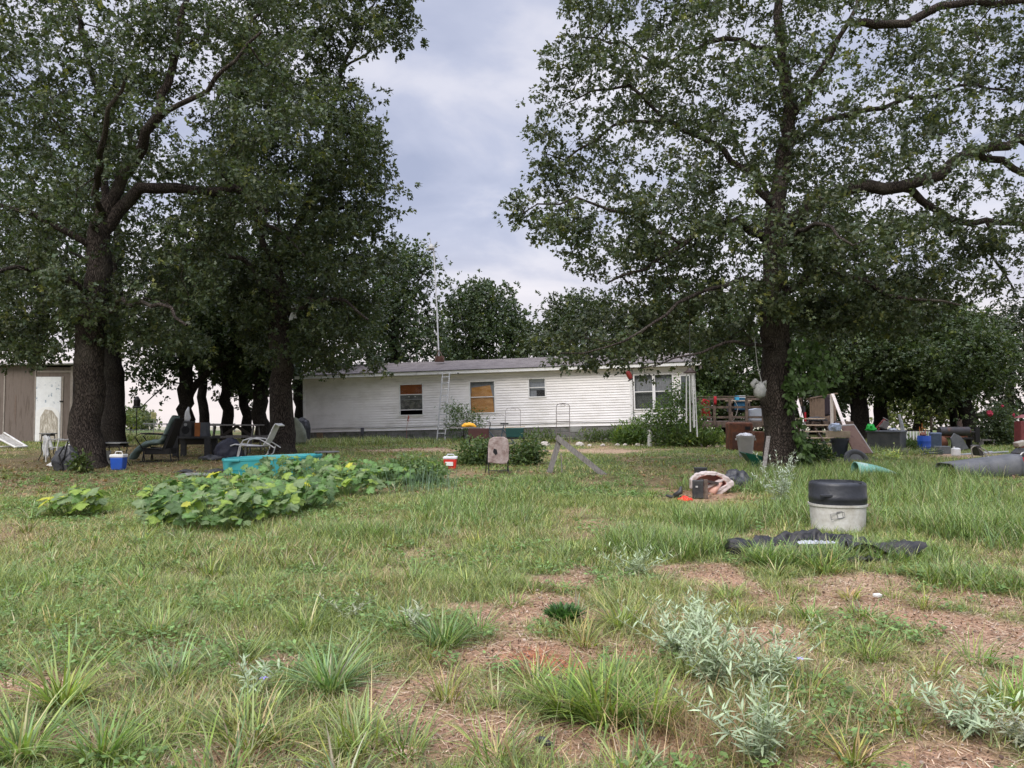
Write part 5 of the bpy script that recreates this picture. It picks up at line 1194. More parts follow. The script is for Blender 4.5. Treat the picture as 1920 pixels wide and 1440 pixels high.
# black bench table with boxes
o_ = GP(368, 23.6); kk = mpx(23.6); bt = thing('low_table', 'long black wooden low table carrying the speaker boxes', 'table', o_)
H_ = P(368, 818, 23.6)[2] - o_[2]
MB().box((0, 0, H_ - .03), (1.24, .7, .06)).build('tabletop', BLACK, bt)
for sx in (-1, 1):
    for sy in (-1, 1): MB().box((sx * .48, sy * .28, (H_ - .06) / 2), (.16, .1, H_ - .06)).build('leg', BLACK, bt)
MB().box((0, .26, H_ - .16), (.9, .05, .2)).build('apron', M('dark_board', (.05, .045, .04)), bt)
def speaker(px, w, h, d, mat, label, grille=True, name='speaker_box', cat='speaker'):
    t = thing(name, label, cat, (P(px, 800, 23.6)[0], 23.55, o_[2] + H_)); MB().box((0, 0, h / 2), (w, d, h)).build('cabinet', mat, t, bevel=.008)
    if grille:
        MB().lathe([(.0, 0), (.05, .006), (.115, .006), (.12, 0)], 20, (0, -d / 2 - .002, h * .42), rot=(R(90), 0, 0)).build('woofer', DARK, t); MB().lathe([(.0, 0), (.045, .006), (.05, 0)], 14, (0, -d / 2 - .002, h * .78), rot=(R(90), 0, 0)).build('tweeter', M('tweeter_grey', (.3, .3, .3)), t)
speaker(353, .36, .46, .3, BLACK, 'black speaker cabinet left on the black low table')
speaker(334, .20, .44, .3, M('dark_brown', (.03, .022, .02)), 'narrow dark box beside the black speaker cabinet', False, 'dark_box', 'box')
speaker(375, .17, .42, .3, M('orange_brown', (.32, .11, .03)), 'orange brown box between the speaker and the grey box', False, 'brown_box', 'box')
speaker(386, .19, .42, .3, M('slate_grey', (.085, .09, .10)), 'slate grey box at the right end of the black low table', False, 'grey_box', 'box')
mb = MB(); mb.tube([(0, 0, 0), (.01, 0, .10), (.0, 0, .28), (.04, 0, .44)], [.08, .10, .07, .02], 8); mb.one('folded_umbrella', M('white_fabric', (.72, .72, .72)), 'white folded cloth standing upright on the black speaker cabinet', 'umbrella', (P(352, 800, 23.7)[0], 23.65, o_[2] + H_ + .46), smooth='all')
# picnic table
Yp = 25.5; o_ = GP(445, Yp); kk = mpx(Yp); pt = thing('picnic_table', 'weathered wooden picnic table under the oaks', 'picnic table', o_, R(2))
Ht = P(445, 797, Yp)[2] - o_[2]
mb = MB()
for k in range(5): mb.box((0, -.36 + k * .155, Ht), (1.62, .145, .04))
mb.build('tabletop', WOODG, pt)
for sy in (-1, 1):
    mb = MB(); mb.box((.25 if sy < 0 else 0, sy * .76, Ht * .58), (2.0, .26, .04)); mb.build('bench', WOODG, pt)
WDK = M('dark_table_wood', (.07, .06, .052), .9)
for sx in (-1, 1):
    for sy in (-1, 1): MB().bar((sx * .62, sy * .25, Ht - .03), (sx * .62, sy * .68, 0), .04, .10).build('leg', WDK if sx < 0 else WOODG, pt)
    mb = MB(); mb.box((sx * .58, 0, Ht * .55), (.04, 1.7, .1)); mb.build('crossbar', WDK, pt)
mb = MB(); mb.bar((-.55, 0, Ht * .55), (0, 0, Ht - .04), .04, .09); mb.bar((.55, 0, Ht * .55), (0, 0, Ht - .04), .04, .09); mb.build('brace', WDK, pt)
# dark bags by the picnic table
mb = MB(); mb.lathe([(.05, 0), (.42, .04), (.46, .18), (.34, .42), (.16, .60), (.03, .64)], 16, sx=1.0, sy=.7, wob=.16, rot=(0, R(8), 0)); crumple(mb.one('dark_bag', M('navy_sack', (.022, .024, .042), .5, .3, 6, bump=.4), 'bulging navy black bag leaning by the picnic table bench', 'bag', GP(430, 23.0), smooth='all'), 0.16, 0.2)
mb = MB(); mb.lathe([(.05, 0), (.38, .03), (.36, .1), (.05, .16)], 14, sx=1.0, sy=.6, wob=.2); crumple(mb.one('dark_tarp', TARP, 'flat dark bundle lying left of the navy bag', 'bundle', GP(398, 22.4), smooth='all'), 0.1, 0.15)
# teal pool
Yq = 18.3; o_ = GP(513, Yq); kq = mpx(Yq); pool = thing('kiddie_pool', 'turquoise hard plastic wading pool behind the squash patch', 'pool', o_)
a_, b_ = 90 * kq, .75
mb = MB(); Hp = .42; n = 48
def ring(f, z, tiltf=0):
    out_ = []
    for j in range(n):
        th = 2 * math.pi * j / n; e_ = 2.6; cx_ = math.copysign(abs(math.cos(th)) ** (2 / e_), math.cos(th)); sy_ = math.copysign(abs(math.sin(th)) ** (2 / e_), math.sin(th))
        out_.append((a_ * f * cx_, b_ * f * sy_, z + tiltf * .045 * cx_))
    return out_
rings = [ring(.93, 0), ring(.95, .12), ring(.965, .13), ring(.985, Hp - .06, 1), ring(1.0, Hp - .05, 1), ring(1.0, Hp, 1), ring(.975, Hp + .01, 1), ring(.955, Hp - .03, 1), ring(.92, .06)]
mb.add([p for r_ in rings for p in r_], [(i * n + j, i * n + (j + 1) % n, (i + 1) * n + (j + 1) % n, (i + 1) * n + j) for i in range(len(rings) - 1) for j in range(n)] + [[(len(rings) - 1) * n + j for j in range(n)]])
mb.build('shell', TEAL, pool, smooth=True)
mb = MB(); mb.box((-.72, -b_ * .93, Hp - .06), (.36, .05, .05)); mb.build('seat_lip', TEAL, pool, bevel=.01)
mb = MB(); mb.grid(lambda u, v: (-.55 + 1.1 * u + .05 * math.sin(7 * v), -.5 + 1.0 * v + .06 * math.sin(6 * u), .03 + .03 * math.sin(8 * u + 3 * v)), 14, 10); mb.one('ground_tarp', TARP, 'dark tarp spread on the ground left of the turquoise pool', 'tarp', GP(385, 19.0), smooth='all', solid=.015)
MB().box((0, 0, .03), (1.0, .55, .03), rot=(0, R(1), R(4))).one('grey_sheet', M('grey_sheet', (.22, .22, .21)), 'flat grey sheet in front of the dark tarp left of the pool', 'sheet', GP(385, 18.0))
# round side table
o_ = GP(614, 18.9); rt = thing('side_table', 'round black side table on a curved pedestal right of the pool', 'table', o_); Hh = P(614, 847, 18.9)[2] - o_[2]
MB().lathe([(.0, -.012), (.295, -.012), (.305, 0), (.295, .012), (0, .012)], 32, (0, 0, Hh), close=False).build('tabletop', M('dark_glass_top', (.10, .10, .10), .3), rt, smooth=True)
mb = MB(); mb.tube([(0, 0, Hh), (0, 0, .15)], .018, 8); mb.build('pedestal', BLACKM, rt)
for k in range(4):
    a = k * math.pi / 2 + .4; c_, s_ = math.cos(a), math.sin(a); MB().tube([(.02 * c_, .02 * s_, Hh * .75), (.03 * c_, .03 * s_, Hh * .5), (.10 * c_, .10 * s_, Hh * .22), (.2 * c_, .2 * s_, 0)], .011, 6).build('leg', BLACKM, rt)
# yard fence, sign and feeder at left
fo = GP(300, 42); fz = fo[2]; fe = thing('yard_fence', 'pipe and wire fence along the far left edge of the yard', 'fence', fo)
mb = MB(); xr = [P(px, 800, 42)[0] - fo[0] for px in (218, 250, 313, 345, 400, 440)]; topz = P(300, 795, 42)[2] - fz
mb.tube([(xr[0] - 1, 0, topz), (xr[-1], 0, topz)], .035, 6); mb.build('top_rail', M('fence_grey', (.20, .19, .20)), fe)
for x in xr[1:]: MB().tube([(x, 0, -.1), (x, 0, topz + .04)], .035, 6).build('post', M('fence_grey', (.20, .19, .20)), fe)
mb = MB()
for z in np.arange(.15, topz, .2): mb.tube([(xr[0] - 1, .03, z), (xr[-1], .03, z)], .006, 3)
mb.build('wire', M('fence_wire', (.35, .34, .35)), fe)
o_ = GP(289, 36); s_ = thing('yard_sign', 'small pale yellow sign on a thin post by the far fence', 'sign', o_); hz_ = P(289, 779, 36)[2] - o_[2]
MB().tube([(0, 0, -.1), (0, 0, hz_)], .02, 6).build('post', ALU, s_); pl = MB().box((0, -.03, hz_), (.22, .02, .30)).build('panel', M('yellow_sign', (.62, .60, .28), .5, .06), s_)
mb = MB()
for k in range(3): mb.box((0, -.044, hz_ + .07 - k * .06), (.15, .004, .014))
mb.build('lettering', M('sign_ink', (.25, .22, .10)), pl)
o_ = GP(257, 33); s_ = thing('bird_feeder', 'dark bird feeder on a thin pole left of the yellow sign', 'bird feeder', o_); hz_ = P(257, 765, 33)[2] - o_[2]
MB().tube([(0, 0, -.1), (0, 0, hz_)], .02, 6).build('pole', BLACKM, s_); mb = MB(); mb.lathe([(.16, 0), (.18, .04), (.13, .08), (.14, .34), (.05, .5)], 12, (0, 0, hz_)); mb.build('feeder', BLACKM, s_)
# things left of the house
mb = MB(); mb.lathe([(.05, 0), (.55, 0), (.42, .4), (.22, .9), (.06, 1.05)], 14, sx=1, sy=.8, wob=.2); crumple(mb.one('covered_item', M('canvas_green', (.15, .16, .12), .9, .25, 4, bump=.4), 'grey green canvas draped over something left of the house corner', 'tarp', GP(552, 30), smooth='all'), 0.25, 0.4)
mb = MB(); mb.lathe([(.05, 0), (.32, 0), (.36, .5), (.28, .82), (.05, .95)], 14, wob=.06); crumple(mb.one('covered_grill', TARP, 'black covered grill beside the left corner of the house', 'grill', GP(567, 32.5), smooth='all'), 0.08, 0.2)
mb = MB(); mb.grid(lambda u, v: (-.12 + .22 * u + .04 * math.sin(5 * v), .03 * math.sin(9 * u + 4 * v), .25 - .55 * v * (1 - .2 * u)), 7, 9); crumple(mb.one('white_bag', M('white_sack', (.68, .69, .70)), 'white plastic bag caught high in the oak before the house', 'bag', P(552, 585, 24.3), smooth='all', solid=.01), 0.08, 0.1)
# ------------------------------------------------------------------ middle of the yard
t = cooler(845, 19.8, .34, .34, .36, RED, M('silver_lid', (.62, .63, .66)), 'round red cooler with a silver white lid near the garden plants')
MB().box((-.02, -.175, .14), (.2, .012, .1)).build('label_patch', WHITEP, t)
# dirty folding chair seen from behind
o_ = GP(935, 18.4); fc = thing('folding_chair', 'folding chair with a stained pinkish beige cover torn on the back', 'chair', o_, R(8)); kf = mpx(18.4)
w2_ = .255; Hc = P(935, 819, 18.4)[2] - o_[2]; zb = P(935, 869, 18.4)[2] - o_[2]
out_ = [(-w2_, zb + .02), (w2_ * .5, zb - .02), (w2_ * .8, zb + .0), (w2_ * .96, zb + .1), (w2_, Hc - .2), (w2_ * .85, Hc - .05), (w2_ * .5, Hc), (-w2_ * .5, Hc), (-w2_ * .9, Hc - .07), (-w2_, Hc - .22)]
bk = MB().prism(out_, .05).build('cover', M('stained_cover', (.40, .33, .31), .9, .15, 6, second=(.17, .11, .095), amount=.45, sscale=5, soft=.25, bump=.4), fc, bevel=.02)
MB().prism([(-.12, zb + .36), (-.05, zb + .33), (-.03, zb + .24), (-.08, zb + .2), (-.14, zb + .27)], .01, Matrix.Translation((0, -.027, 0))).build('tear', DARK, bk)
for s in (-1, 1):
    MB().tube([(s * .24, .02, Hc - .2), (s * .26, .25, .35), (s * .27, .42, 0)], .013, 6).build('leg', BLACKM, fc); MB().tube([(s * .23, .35, .45), (s * .24, -.1, 0)], .013, 6).build('leg', BLACKM, fc)
mb = MB(); mb.box((0, .28, .43), (.44, .4, .03)); mb.build('seat', BLACKM, fc)
mb = MB(); mb.tube([(-.24, -.1, .1), (.24, -.1, .1)], .01, 6); mb.build('crossbar', BLACKM, fc)
# old brown chest, green tub on stand
o_ = GP(898, 22.8); gb = thing('charcoal_grill', 'dark red brown box grill standing among the garden plants', 'grill', o_); z0_ = P(898, 822, 22.8)[2] - o_[2]; z1_ = P(898, 803, 22.8)[2] - o_[2]
MB().box((0, 0, (z0_ + z1_) / 2), (.60, .45, z1_ - z0_)).build('body', M('maroon_metal', (.055, .018, .016), .5, .3), gb, bevel=.01)
for sx in (-1, 1):
    for sy in (-1, 1): MB().tube([(sx * .27, sy * .18, z0_), (sx * .28, sy * .2, 0)], .02, 6).build('leg', BLACKM, gb)
mb = MB(); mb.box((-.42, 0, z1_ + .02), (.85, .35, .025)); mb.one('grey_board', WOODG, 'thin board laid across the top of the brown grill', 'board', o_)
mb = MB(); mb.tube([(-.21, 0, 0), (-.14, .0, .03), (0, 0, .05), (.13, 0, .03), (.20, 0, -.02)], [.02, .055, .07, .055, .02], 10); crumple(mb.one('yellow_bag', M('yellow_orange', (.80, .40, .03), .6, .12, 4), 'yellow orange bundle lying on the board over the grill', 'bag', (P(880, 798, 22.8)[0], 22.8, o_[2] + z1_ + .06), smooth='all'), 0.05, 0.08)
o_ = GP(965, 23.2); gt = thing('green_tub', 'dark green plastic tub on a low stand behind the folding chair', 'tub', o_); z0_ = P(965, 820, 23.2)[2] - o_[2]; z1_ = P(965, 802, 23.2)[2] - o_[2]
MB().box((0, 0, (z0_ + z1_) / 2), (.56, .4, z1_ - z0_), taper=.9).build('body', M('dark_green_plastic', (.012, .055, .05), .45, .2), gt, bevel=.02)
mb = MB(); mb.box((0, 0, z0_ - .03), (.62, .44, .03)); mb.build('stand', BLACKM, gt)
for sx in (-1, 1):
    for sy in (-1, 1): MB().tube([(sx * .28, sy * .18, z0_), (sx * .28, sy * .18, 0)], .015, 6).build('leg', BLACKM, gt)
MB().box((0, -.1, z1_ + .02), (.62, .12, .02), rot=(0, R(-3), 0)).one('wood_strip', LUMBER, 'narrow wooden strip across the dark green tub', 'board', o_)
# bicycle
o_ = GP(936, 25.0); bi = thing('bicycle', 'old dark bicycle standing between the brown grill and the green tub', 'bicycle', o_, R(4)); BF = M('bike_paint', (.03, .055, .08), .4, .2)
for x in (-.46, .50):
    wh = MB().lathe([(.31, -.018), (.335, -.01), (.335, .01), (.31, .018), (.305, 0)], 30, (x, 0, .335), rot=(R(90), 0, 0), close=False).build('wheel', BLACK, bi)
    mb = MB()
    for k in range(12): a = k * math.pi / 6; mb.tube([(x, 0, .335), (x + .31 * math.cos(a), 0, .335 + .31 * math.sin(a))], .002, 3)
    mb.build('spokes', ALU, wh)
mb = MB()
for a, b_ in (((-.46, 0, .335), (-.30, 0, .86)), ((-.31, 0, .80), (.12, 0, .78)), ((-.34, 0, .72), (.02, 0, .32)), ((.14, 0, .86), (.02, 0, .32)), ((.50, 0, .335), (.13, 0, .76)), ((.50, 0, .335), (.02, 0, .32))): mb.tube([a, b_], .017, 7)
mb.build('frame', BF, bi); mb = MB(); mb.tube([(-.30, 0, .86), (-.28, 0, .98)], .014, 6); mb.tube([(-.38, -.25, 1.03), (-.28, -.18, 1.0), (-.28, .18, 1.0), (-.38, .25, 1.03)], .014, 6); mb.build('handlebar', BLACKM, bi)
mb = MB(); mb.tube([(.14, 0, .86), (.155, 0, .95)], .012, 6); mb.box((.17, 0, .97), (.26, .14, .05)); mb.build('saddle', BLACK, bi, bevel=.015)
mb = MB(); mb.lathe([(.02, -.01), (.09, -.01), (.09, .01), (.02, .01)], 16, (.02, -.04, .32), rot=(R(90), 0, 0)); mb.bar((.02, -.06, .32), (.12, -.06, .18), .02, .02); mb.build('crank', BLACKM, bi)
# timber frame
o_ = GP(1047, 18.6); af = thing('timber_frame', 'two grey weathered planks nailed into a leaning frame on the lawn', 'timber', o_)
ap = Vector(P(1048, 824, 18.6)) - Vector(o_); l_ = Vector(GP(1031, 18.6)) - Vector(o_); r_ = Vector(GP(1134, 18.2)) - Vector(o_)
MB().bar(ap + Vector((.02, .05, 0)), l_ + Vector((-.03, .05, -.05)), .05, .13).build('plank', WOODG, af); MB().bar(ap + Vector((-.06, 0, .06)), r_ + Vector((0, 0, -.04)), .05, .12).build('plank', WOODG, af)
MB().bar(Vector((.09, .05, -.05)), Vector((.06, .05, .48)), .02, .02).build('stake', WOODG, af)
# edging stones
for i, (px, py, w_) in enumerate([(1021, 826, 20), (1044, 823, 9), (1086, 825, 18), (1105, 825, 9), (1130, 826, 10), (1157, 827, 11), (1171, 826, 10), (1195, 826, 12), (1205, 827, 8), (1214, 826, 7), (1232, 828, 12), (1243, 827, 11), (1259, 829, 6), (1312, 830, 9)]):
    Yb = 28.6; o_ = GP(px, Yb); s = w_ * mpx(Yb) / 2; mb = MB(); mb.lathe([(.3 * s, 0), (s * .98, .05 * s), (s, .35 * s), (s * .7, .75 * s), (s * .2, .9 * s)], 9, sx=1, sy=.7, wob=.3)
    desc = ['long flat pale stone at the left end of the bed edging', 'small stone between the two long flat edging stones', 'second long flat pale stone right of the iron trellis', 'pale stone just right of the second long flat one', 'flat stone before the bed left of the tall grass', 'pale low stone left of the three bright stones', 'pinkish white stone, left of the upright whitest stone', 'upright whitest stone left of the short white post', 'small flat stone touching the upright whitest stone', 'little stone just left of the short white post', 'rounded stone just right of the short white post', 'wide stone under the shrub right of the post', 'tiny upright stone below the shrub', 'lone pale stone near the wind chime'][i]
    crumple(mb.one('edging_stone', M('pale_stone', (.50, .45, .40), .9, .2, 8, bump=.5), desc, 'stone', o_, (0, 0, random.random()), group='stones edging the flower bed', smooth='all'), 0.05, 0.08)
mb = MB(); mb.lathe([(.085, -.1), (.085, .58), (.07, .62), (0, .62)], 14); mb.one('marker_post', M('white_post', (.55, .54, .52), .8), 'short whitish round post standing at the edge of the flower bed', 'post', GP(1218, 28.2), smooth=True)
# wind chime hanging from the oak
Yw = 15.5; tp_ = P(1294, 700, Yw); wc = thing('wind_chime', 'very long wind chime with pale tubes hanging from the right oak', 'wind chime', tp_)
MB().lathe([(.13, 0), (.135, .015), (.09, .05), (.06, .07), (.05, .10), (.0, .11)], 20).build('cap', M('chime_wood', (.035, .022, .018), .5), wc, smooth=True)
MB().tube([(0, 0, .1), (.0, 0, 1.0)], .006, 4).build('cord', BLACK, wc)
for k, (dx, dy, ln) in enumerate(((-.075, 0, 1.0), (-.03, -.07, 1.18), (.035, -.07, 1.08), (.085, 0, 1.28), (.03, .07, 1.1))):
    MB().tube([(dx, dy, -.02), (dx * 1.12 + .05 * (k / 4), dy, -ln)], .014, 8).build('tube', M('chime_tube', (.42, .42, .40), .4, .06, metal=.3), wc)
MB().lathe([(.0, -.015), (.05, -.015), (.05, .015), (0, .015)], 16, (0, 0, -.62)).build('striker', M('chime_wood', (.035, .022, .018), .5), wc)
tp_ = P(1180, 704, 15.6); hf = thing('hummingbird_feeder', 'red hummingbird feeder hanging from the oak branch by the bay window', 'bird feeder', tp_)
MB().lathe([(.01, -.09), (.045, -.07), (.055, .0), (.045, .08), (.01, .1)], 14, rot=(0, R(-25), 0)).build('bottle', M('feeder_red', (.15, .015, .012), .3), hf, smooth=True); MB().lathe([(.03, 0), (.06, .005), (.06, .02), (.02, .03)], 14, (.03, 0, -.1), rot=(0, R(-25), 0)).build('base', BLACK, hf)
MB().tube([(0, 0, .09), (-.02, 0, .32)], .003, 4).build('hanger', BLACK, hf)
# bundle on the oak trunk
tp_ = P(1424, 728, 18.2); pb = thing('grey_bundle', 'grey stuffed cloth bundle tied to the left side of the right oak trunk', 'bundle', tp_)
mb = MB(); mb.lathe([(.03, -.24), (.14, -.18), (.17, -.04), (.13, .08), (.04, .16)], 12, sx=.9, sy=.8, wob=.14); mb.tube([(-.02, 0, .1), (-.12, -.05, .18), (-.18, -.05, .10), (-.15, -.06, .0)], [.05, .06, .06, .03], 8); mb.tube([(.04, 0, .08), (.12, -.05, .15), (.14, 0, .02)], [.05, .05, .03], 8)
mb.build('cloth', CLOTH, pb, smooth='all'); MB().tube([(.05, 0, .15), (-.05, 0, .6), (-.12, 0, 1.4)], .012, 5).build('rope', M('rope', (.30, .30, .28)), pb)
# ------------------------------------------------------------------ deck
Yd = 30.0; xa, xb = P(1308, 790, Yd)[0], P(1600, 790, Yd)[0]; o_ = (xa, Yd, gz(xa, Yd)); dk = thing('wooden_deck', 'raised weathered wooden deck with railings beside the house', 'deck', o_)
zf = P(1350, 790, Yd)[2] - o_[2]; zt = P(1350, 744.5, Yd)[2] - o_[2]; Wd = xb - xa; Dd = 3.4
mb = MB()
for k in range(24): mb.box((Wd / 2, .07 + k * .142, zf - .02), (Wd, .134, .035))
mb.build('floor', WOODR, dk)
mb = MB(); mb.box((Wd / 2, -.022, zf - .13), (Wd, .04, .2)); mb.box((.02, Dd / 2, zf - .14), (.04, Dd - .1, .2)); mb.build('rim_joist', WOODR, dk)
wrail = P(1432, 790, Yd)[0] - xa
for px in (1312, 1339, 1368, 1399, 1430):
    x = P(px, 790, Yd)[0] - xa; MB().box((x, -.07, (zf + zt) / 2 - .1), (.10, .05, zt - zf + .12)).build('post', WOODR, dk)
for px in (1322, 1370, 1440, 1500, 1575):
    x = P(px, 790, Yd)[0] - xa; MB().box((x, .12, zf / 2 - .12), (.12, .12, zf)).build('support_post', WOODR, dk)
mb = MB(); mb.box((wrail / 2, -.05, zt + .02), (wrail + .1, .14, .035)); mb.box((wrail / 2, -.02, zf + .55), (wrail, .03, .09)); mb.box((wrail / 2, -.02, zf + .16), (wrail, .03, .09)); mb.build('railing', WOODR, dk)
x1_ = P(1526, 745, Yd + 2.5)[0] - xa; x2_ = P(1558, 745, Yd + 1)[0] - xa
mb = MB(); mb.bar((x1_, 2.8, zt + .02), (x2_ + .1, .7, zt + .16), .12, .05)
for k in range(9): u = k / 8; mb.box((x1_ + (x2_ - x1_) * u, 2.8 - 2.1 * u, (zf + zt) / 2), (.13, .02, zt - zf))
mb.build('side_railing', M('fence_board', (.25, .18, .13), .85, .2), dk)
mb = MB(); mb.box((Wd / 2, Dd - .1, zt), (Wd, .04, .1)); 
for k in range(9): mb.box((Wd * k / 8, Dd - .1, (zf + zt) / 2), (.09, .05, zt - zf))
mb.build('rear_railing', WOODR, dk)
# steps
so_ = GP(1532, 28.4); stp = thing('deck_steps', 'open wooden steps climbing to the deck behind the right oak', 'steps', so_)
xl = P(1508, 790, 29)[0] - so_[0]; xr_ = P(1560, 790, 29)[0] - so_[0]
for k, py in enumerate((785, 797, 809, 821, 832)):
    Yk = 29.7 - k * .3; z = P(1530, py, Yk)[2] - so_[2]; MB().box(((xl + xr_) / 2 - .02, Yk - so_[1], z), (xr_ - xl, .27, .04)).build('tread', LUMBER, stp)
for x in (xl + .06, (xl + xr_) / 2, xr_ - .06):
    MB().bar((x, 29.85 - so_[1], P(1530, 787, 29.7)[2] - so_[2] - .06), (x, 28.3 - so_[1], .05), .04, .14).build('stringer', M('shaded_stringer', (.06, .042, .032)), stp)  # shade behind and under the steps is put into the stringers' dark colour
MB().bar(Vector(P(1492, 741, 29.7)) - Vector(so_), Vector(P(1508, 800, 28.2)) - Vector(so_), .11, .04).build('handrail', LUMW, stp)
MB().bar(Vector(P(1561, 739, 29.7)) - Vector(so_), Vector(P(1584, 800, 28.2)) - Vector(so_), .11, .04).build('handrail', LUMW, stp)
for px, p0 in ((1503, 797), (1559, 740)):
    a = Vector(P(px, p0, 29.0 if px == 1503 else 29.7)) - Vector(so_); MB().bar(a, (a.x, a.y, -.05), .09, .09).build('post', LUMW, stp)
# things on the deck
D0 = Vector(o_)
def deck_item(name, label, cat, px, Y, parts, mb_list=None):
    t = thing(name, label, cat, (P(px, 790, Y)[0], Y, o_[2] + zf)); 
    for nm, mbq, mt_ in parts: mbq.build(nm, mt_, t)
    return t
mb = MB(); mb.grid(lambda u, v: (-.18 + .36 * u, -.02 + .03 * math.sin(9 * u), .85 - .75 * v + .03 * math.sin(5 * u)), 10, 6); mb.one('red_cloth', REDC, 'red cloth hanging inside the deck railing at its left end', 'cloth', (P(1323, 790, 30.15)[0], 30.15, o_[2] + zf), solid=.015, smooth='all')
mb = MB(); mb.grid(lambda u, v: (-.05 + .10 * u, -.14 + .01 * math.sin(9 * u), .97 - .32 * v), 5, 4); mb.one('red_towel', REDC, 'narrow red towel over the second deck post', 'towel', (P(1340, 790, 30)[0], 30.0, o_[2] + zf), solid=.02, smooth='all')
t = deck_item('deck_table', 'table on the deck stacked with boxes', 'table', 1385, 31.0, [('tabletop', MB().box((0, 0, .82), (.9, .6, .04)), LUMBER), ('frame', MB().box((0, .1, .55), (.8, .4, .35)), BLACKM)])
for sx in (-1, 1): MB().tube([(sx * .4, -.25, 0), (sx * .4, -.25, .8)], .02, 6).build('leg', BLACKM, t)
MB().box((0, 0, .09), (.30, .25, .2)).one('white_box', WHITEP, 'white box on the deck table above the railing', 'box', (P(1389, 790, 31)[0], 30.95, o_[2] + zf + .84))
MB().box((0, 0, .09), (.14, .2, .18)).one('light_blue_box', M('light_blue', (.06, .35, .55)), 'small light blue box left of the white box on the deck table', 'box', (P(1380, 790, 31)[0] - .02, 30.78, o_[2] + zf + .84))
mb = MB(); mb.box((0, 0, .48), (.42, .4, .05)); mb.box((0, .2, .72), (.42, .05, .45)); ch = thing('deck_chair', 'blue seated chair on the deck behind the railing', 'chair', (P(1390, 790, 30.6)[0], 30.6, o_[2] + zf)); mb.build('seat', M('chair_blue', (.02, .09, .16)), ch)
for sx in (-1, 1): MB().tube([(sx * .2, -.18, 0), (sx * .2, -.2, .48)], .015, 6).build('leg', BLACKM, ch)
mb = MB(); mb.tube([(0, 0, .05), (.12, 0, .3), (.18, 0, .55), (.08, 0, .75), (-.05, 0, .85)], .014, 6); mb.one('pale_hose', M('hose_beige', (.42, .38, .32)), 'pale looped hose hanging inside the deck railing', 'hose', (P(1375, 790, 30.3)[0], 30.25, o_[2] + zf))
mb = MB(); mb.prism([(-.22, 0), (.24, 0), (.22, .52), (-.22, .45)], .3); mb.one('white_tarp_bin', M('pale_blue_white', (.50, .54, .60), .6, .1), 'pale grey white covered bin on the deck beside the oak trunk', 'bin', (P(1414, 790, 30.5)[0], 30.4, o_[2] + zf + .02), bevel=.03)
mb = MB(); mb.box((0, 0, .15), (.2, .2, .3)); mb.one('dark_radio', BLACK, 'black and red item at the top of the deck steps', 'box', (P(1504, 790, 30.4)[0], 30.4, o_[2] + zf + .3)); mb = MB(); mb.box((0, 0, .15), (.04, .22, .42)); mb.one('red_bar', REDC, 'upright red bar beside the black item by the steps', 'tool', (P(1508, 790, 30.35)[0], 30.3, o_[2] + zf))
mb = MB(); mb.grid(lambda u, v: (-.16 + .32 * u, -.10 + .03 * math.sin(8 * u), .98 - .85 * v * (1 - .1 * u)), 8, 8); mb.one('brown_jacket', M('dark_jacket', (.035, .025, .03), .9), 'dark jacket hung over the rail right of the steps', 'jacket', (P(1552, 790, 30.6)[0], 30.5, o_[2] + zf + .06), solid=.04, smooth='all')
mb = MB(); mb.lathe([(.05, 0), (.3, .02), (.26, .12), (.05, .18)], 12, sx=1.4, sy=.7, wob=.2); crumple(mb.one('black_sack', TARP, 'low black sack on the deck floor above the steps', 'bag', (P(1530, 790, 30.2)[0], 30.2, o_[2] + zf), smooth='all'), 0.15, 0.15)
# rusty stove and barrel
o_ = GP(1390, 26.3); rs = thing('rusty_stove', 'rusty brown appliance cabinet standing before the deck', 'appliance', o_); Hs = P(1390, 792, 26.3)[2] - o_[2]
MB().box((0, .3, Hs / 2), (.80, .6, Hs)).build('body', RUST, rs, bevel=.06)
MB().box((-.02, -.012, Hs * .36), (.6, .03, Hs * .6)).build('door', M('rust_dark', (.10, .045, .03), .85, .3), rs, bevel=.01); MB().box((.2, -.012, Hs * .80), (.17, .02, .11)).build('opening', DARK, rs)
o_ = GP(1424, 25.8); mb = MB(); mb.box((0, .2, .33), (.34, .4, .68)); mb.one('rusty_box', RUST, 'lower rusty steel box between the stove and the oak trunk', 'box', o_, bevel=.02)
def bin_(px, Y, r0, r1, H, mat, label, lid=None, name='trash_can'):
    o = GP(px, Y); b = thing(name, label, 'trash can', o)
    MB().lathe([(r0, 0), (r1, H * .9), (r1 * 1.07, H * .9), (r1 * 1.07, H), (r1 * .98, H), (r0 * .95, .05)], 28).build('body', mat, b, smooth=True)
    mb = MB()
    for s in (-1, 1): mb.box((s * r1 * 1.08, 0, H * .82), (.04, .14, .06))
    mb.build('handle', mat, b, bevel=.008); return b, o
b_, o_ = bin_(1397, 23.6, .19, .26, .66, M('grey_can', (.42, .40, .38), .6, .08), 'grey round trash can with white refuse on top, before the rusty stove')
mb = MB(); mb.lathe([(.24, 0), (.2, .05), (.05, .09)], 12, wob=.25); crumple(mb.one('white_refuse', WHITEP, 'white refuse heaped in the grey trash can', 'refuse', (o_[0], o_[1], o_[2] + .64), smooth='all'), 0.12, 0.08); 
mb = MB(); mb.tube([(.05, 0, .06), (.22, 0, .09), (.3, 0, -.03), (.34, 0, -.18)], .006, 4); mb.tube([(0, 0, .07), (.15, -.02, .15), (.26, 0, .07)], .006, 4); mb.one('dry_twigs', M('twig', (.25, .14, .08)), 'dry reddish twigs sticking out of the grey trash can', 'twigs', (o_[0], o_[1], o_[2] + .64))
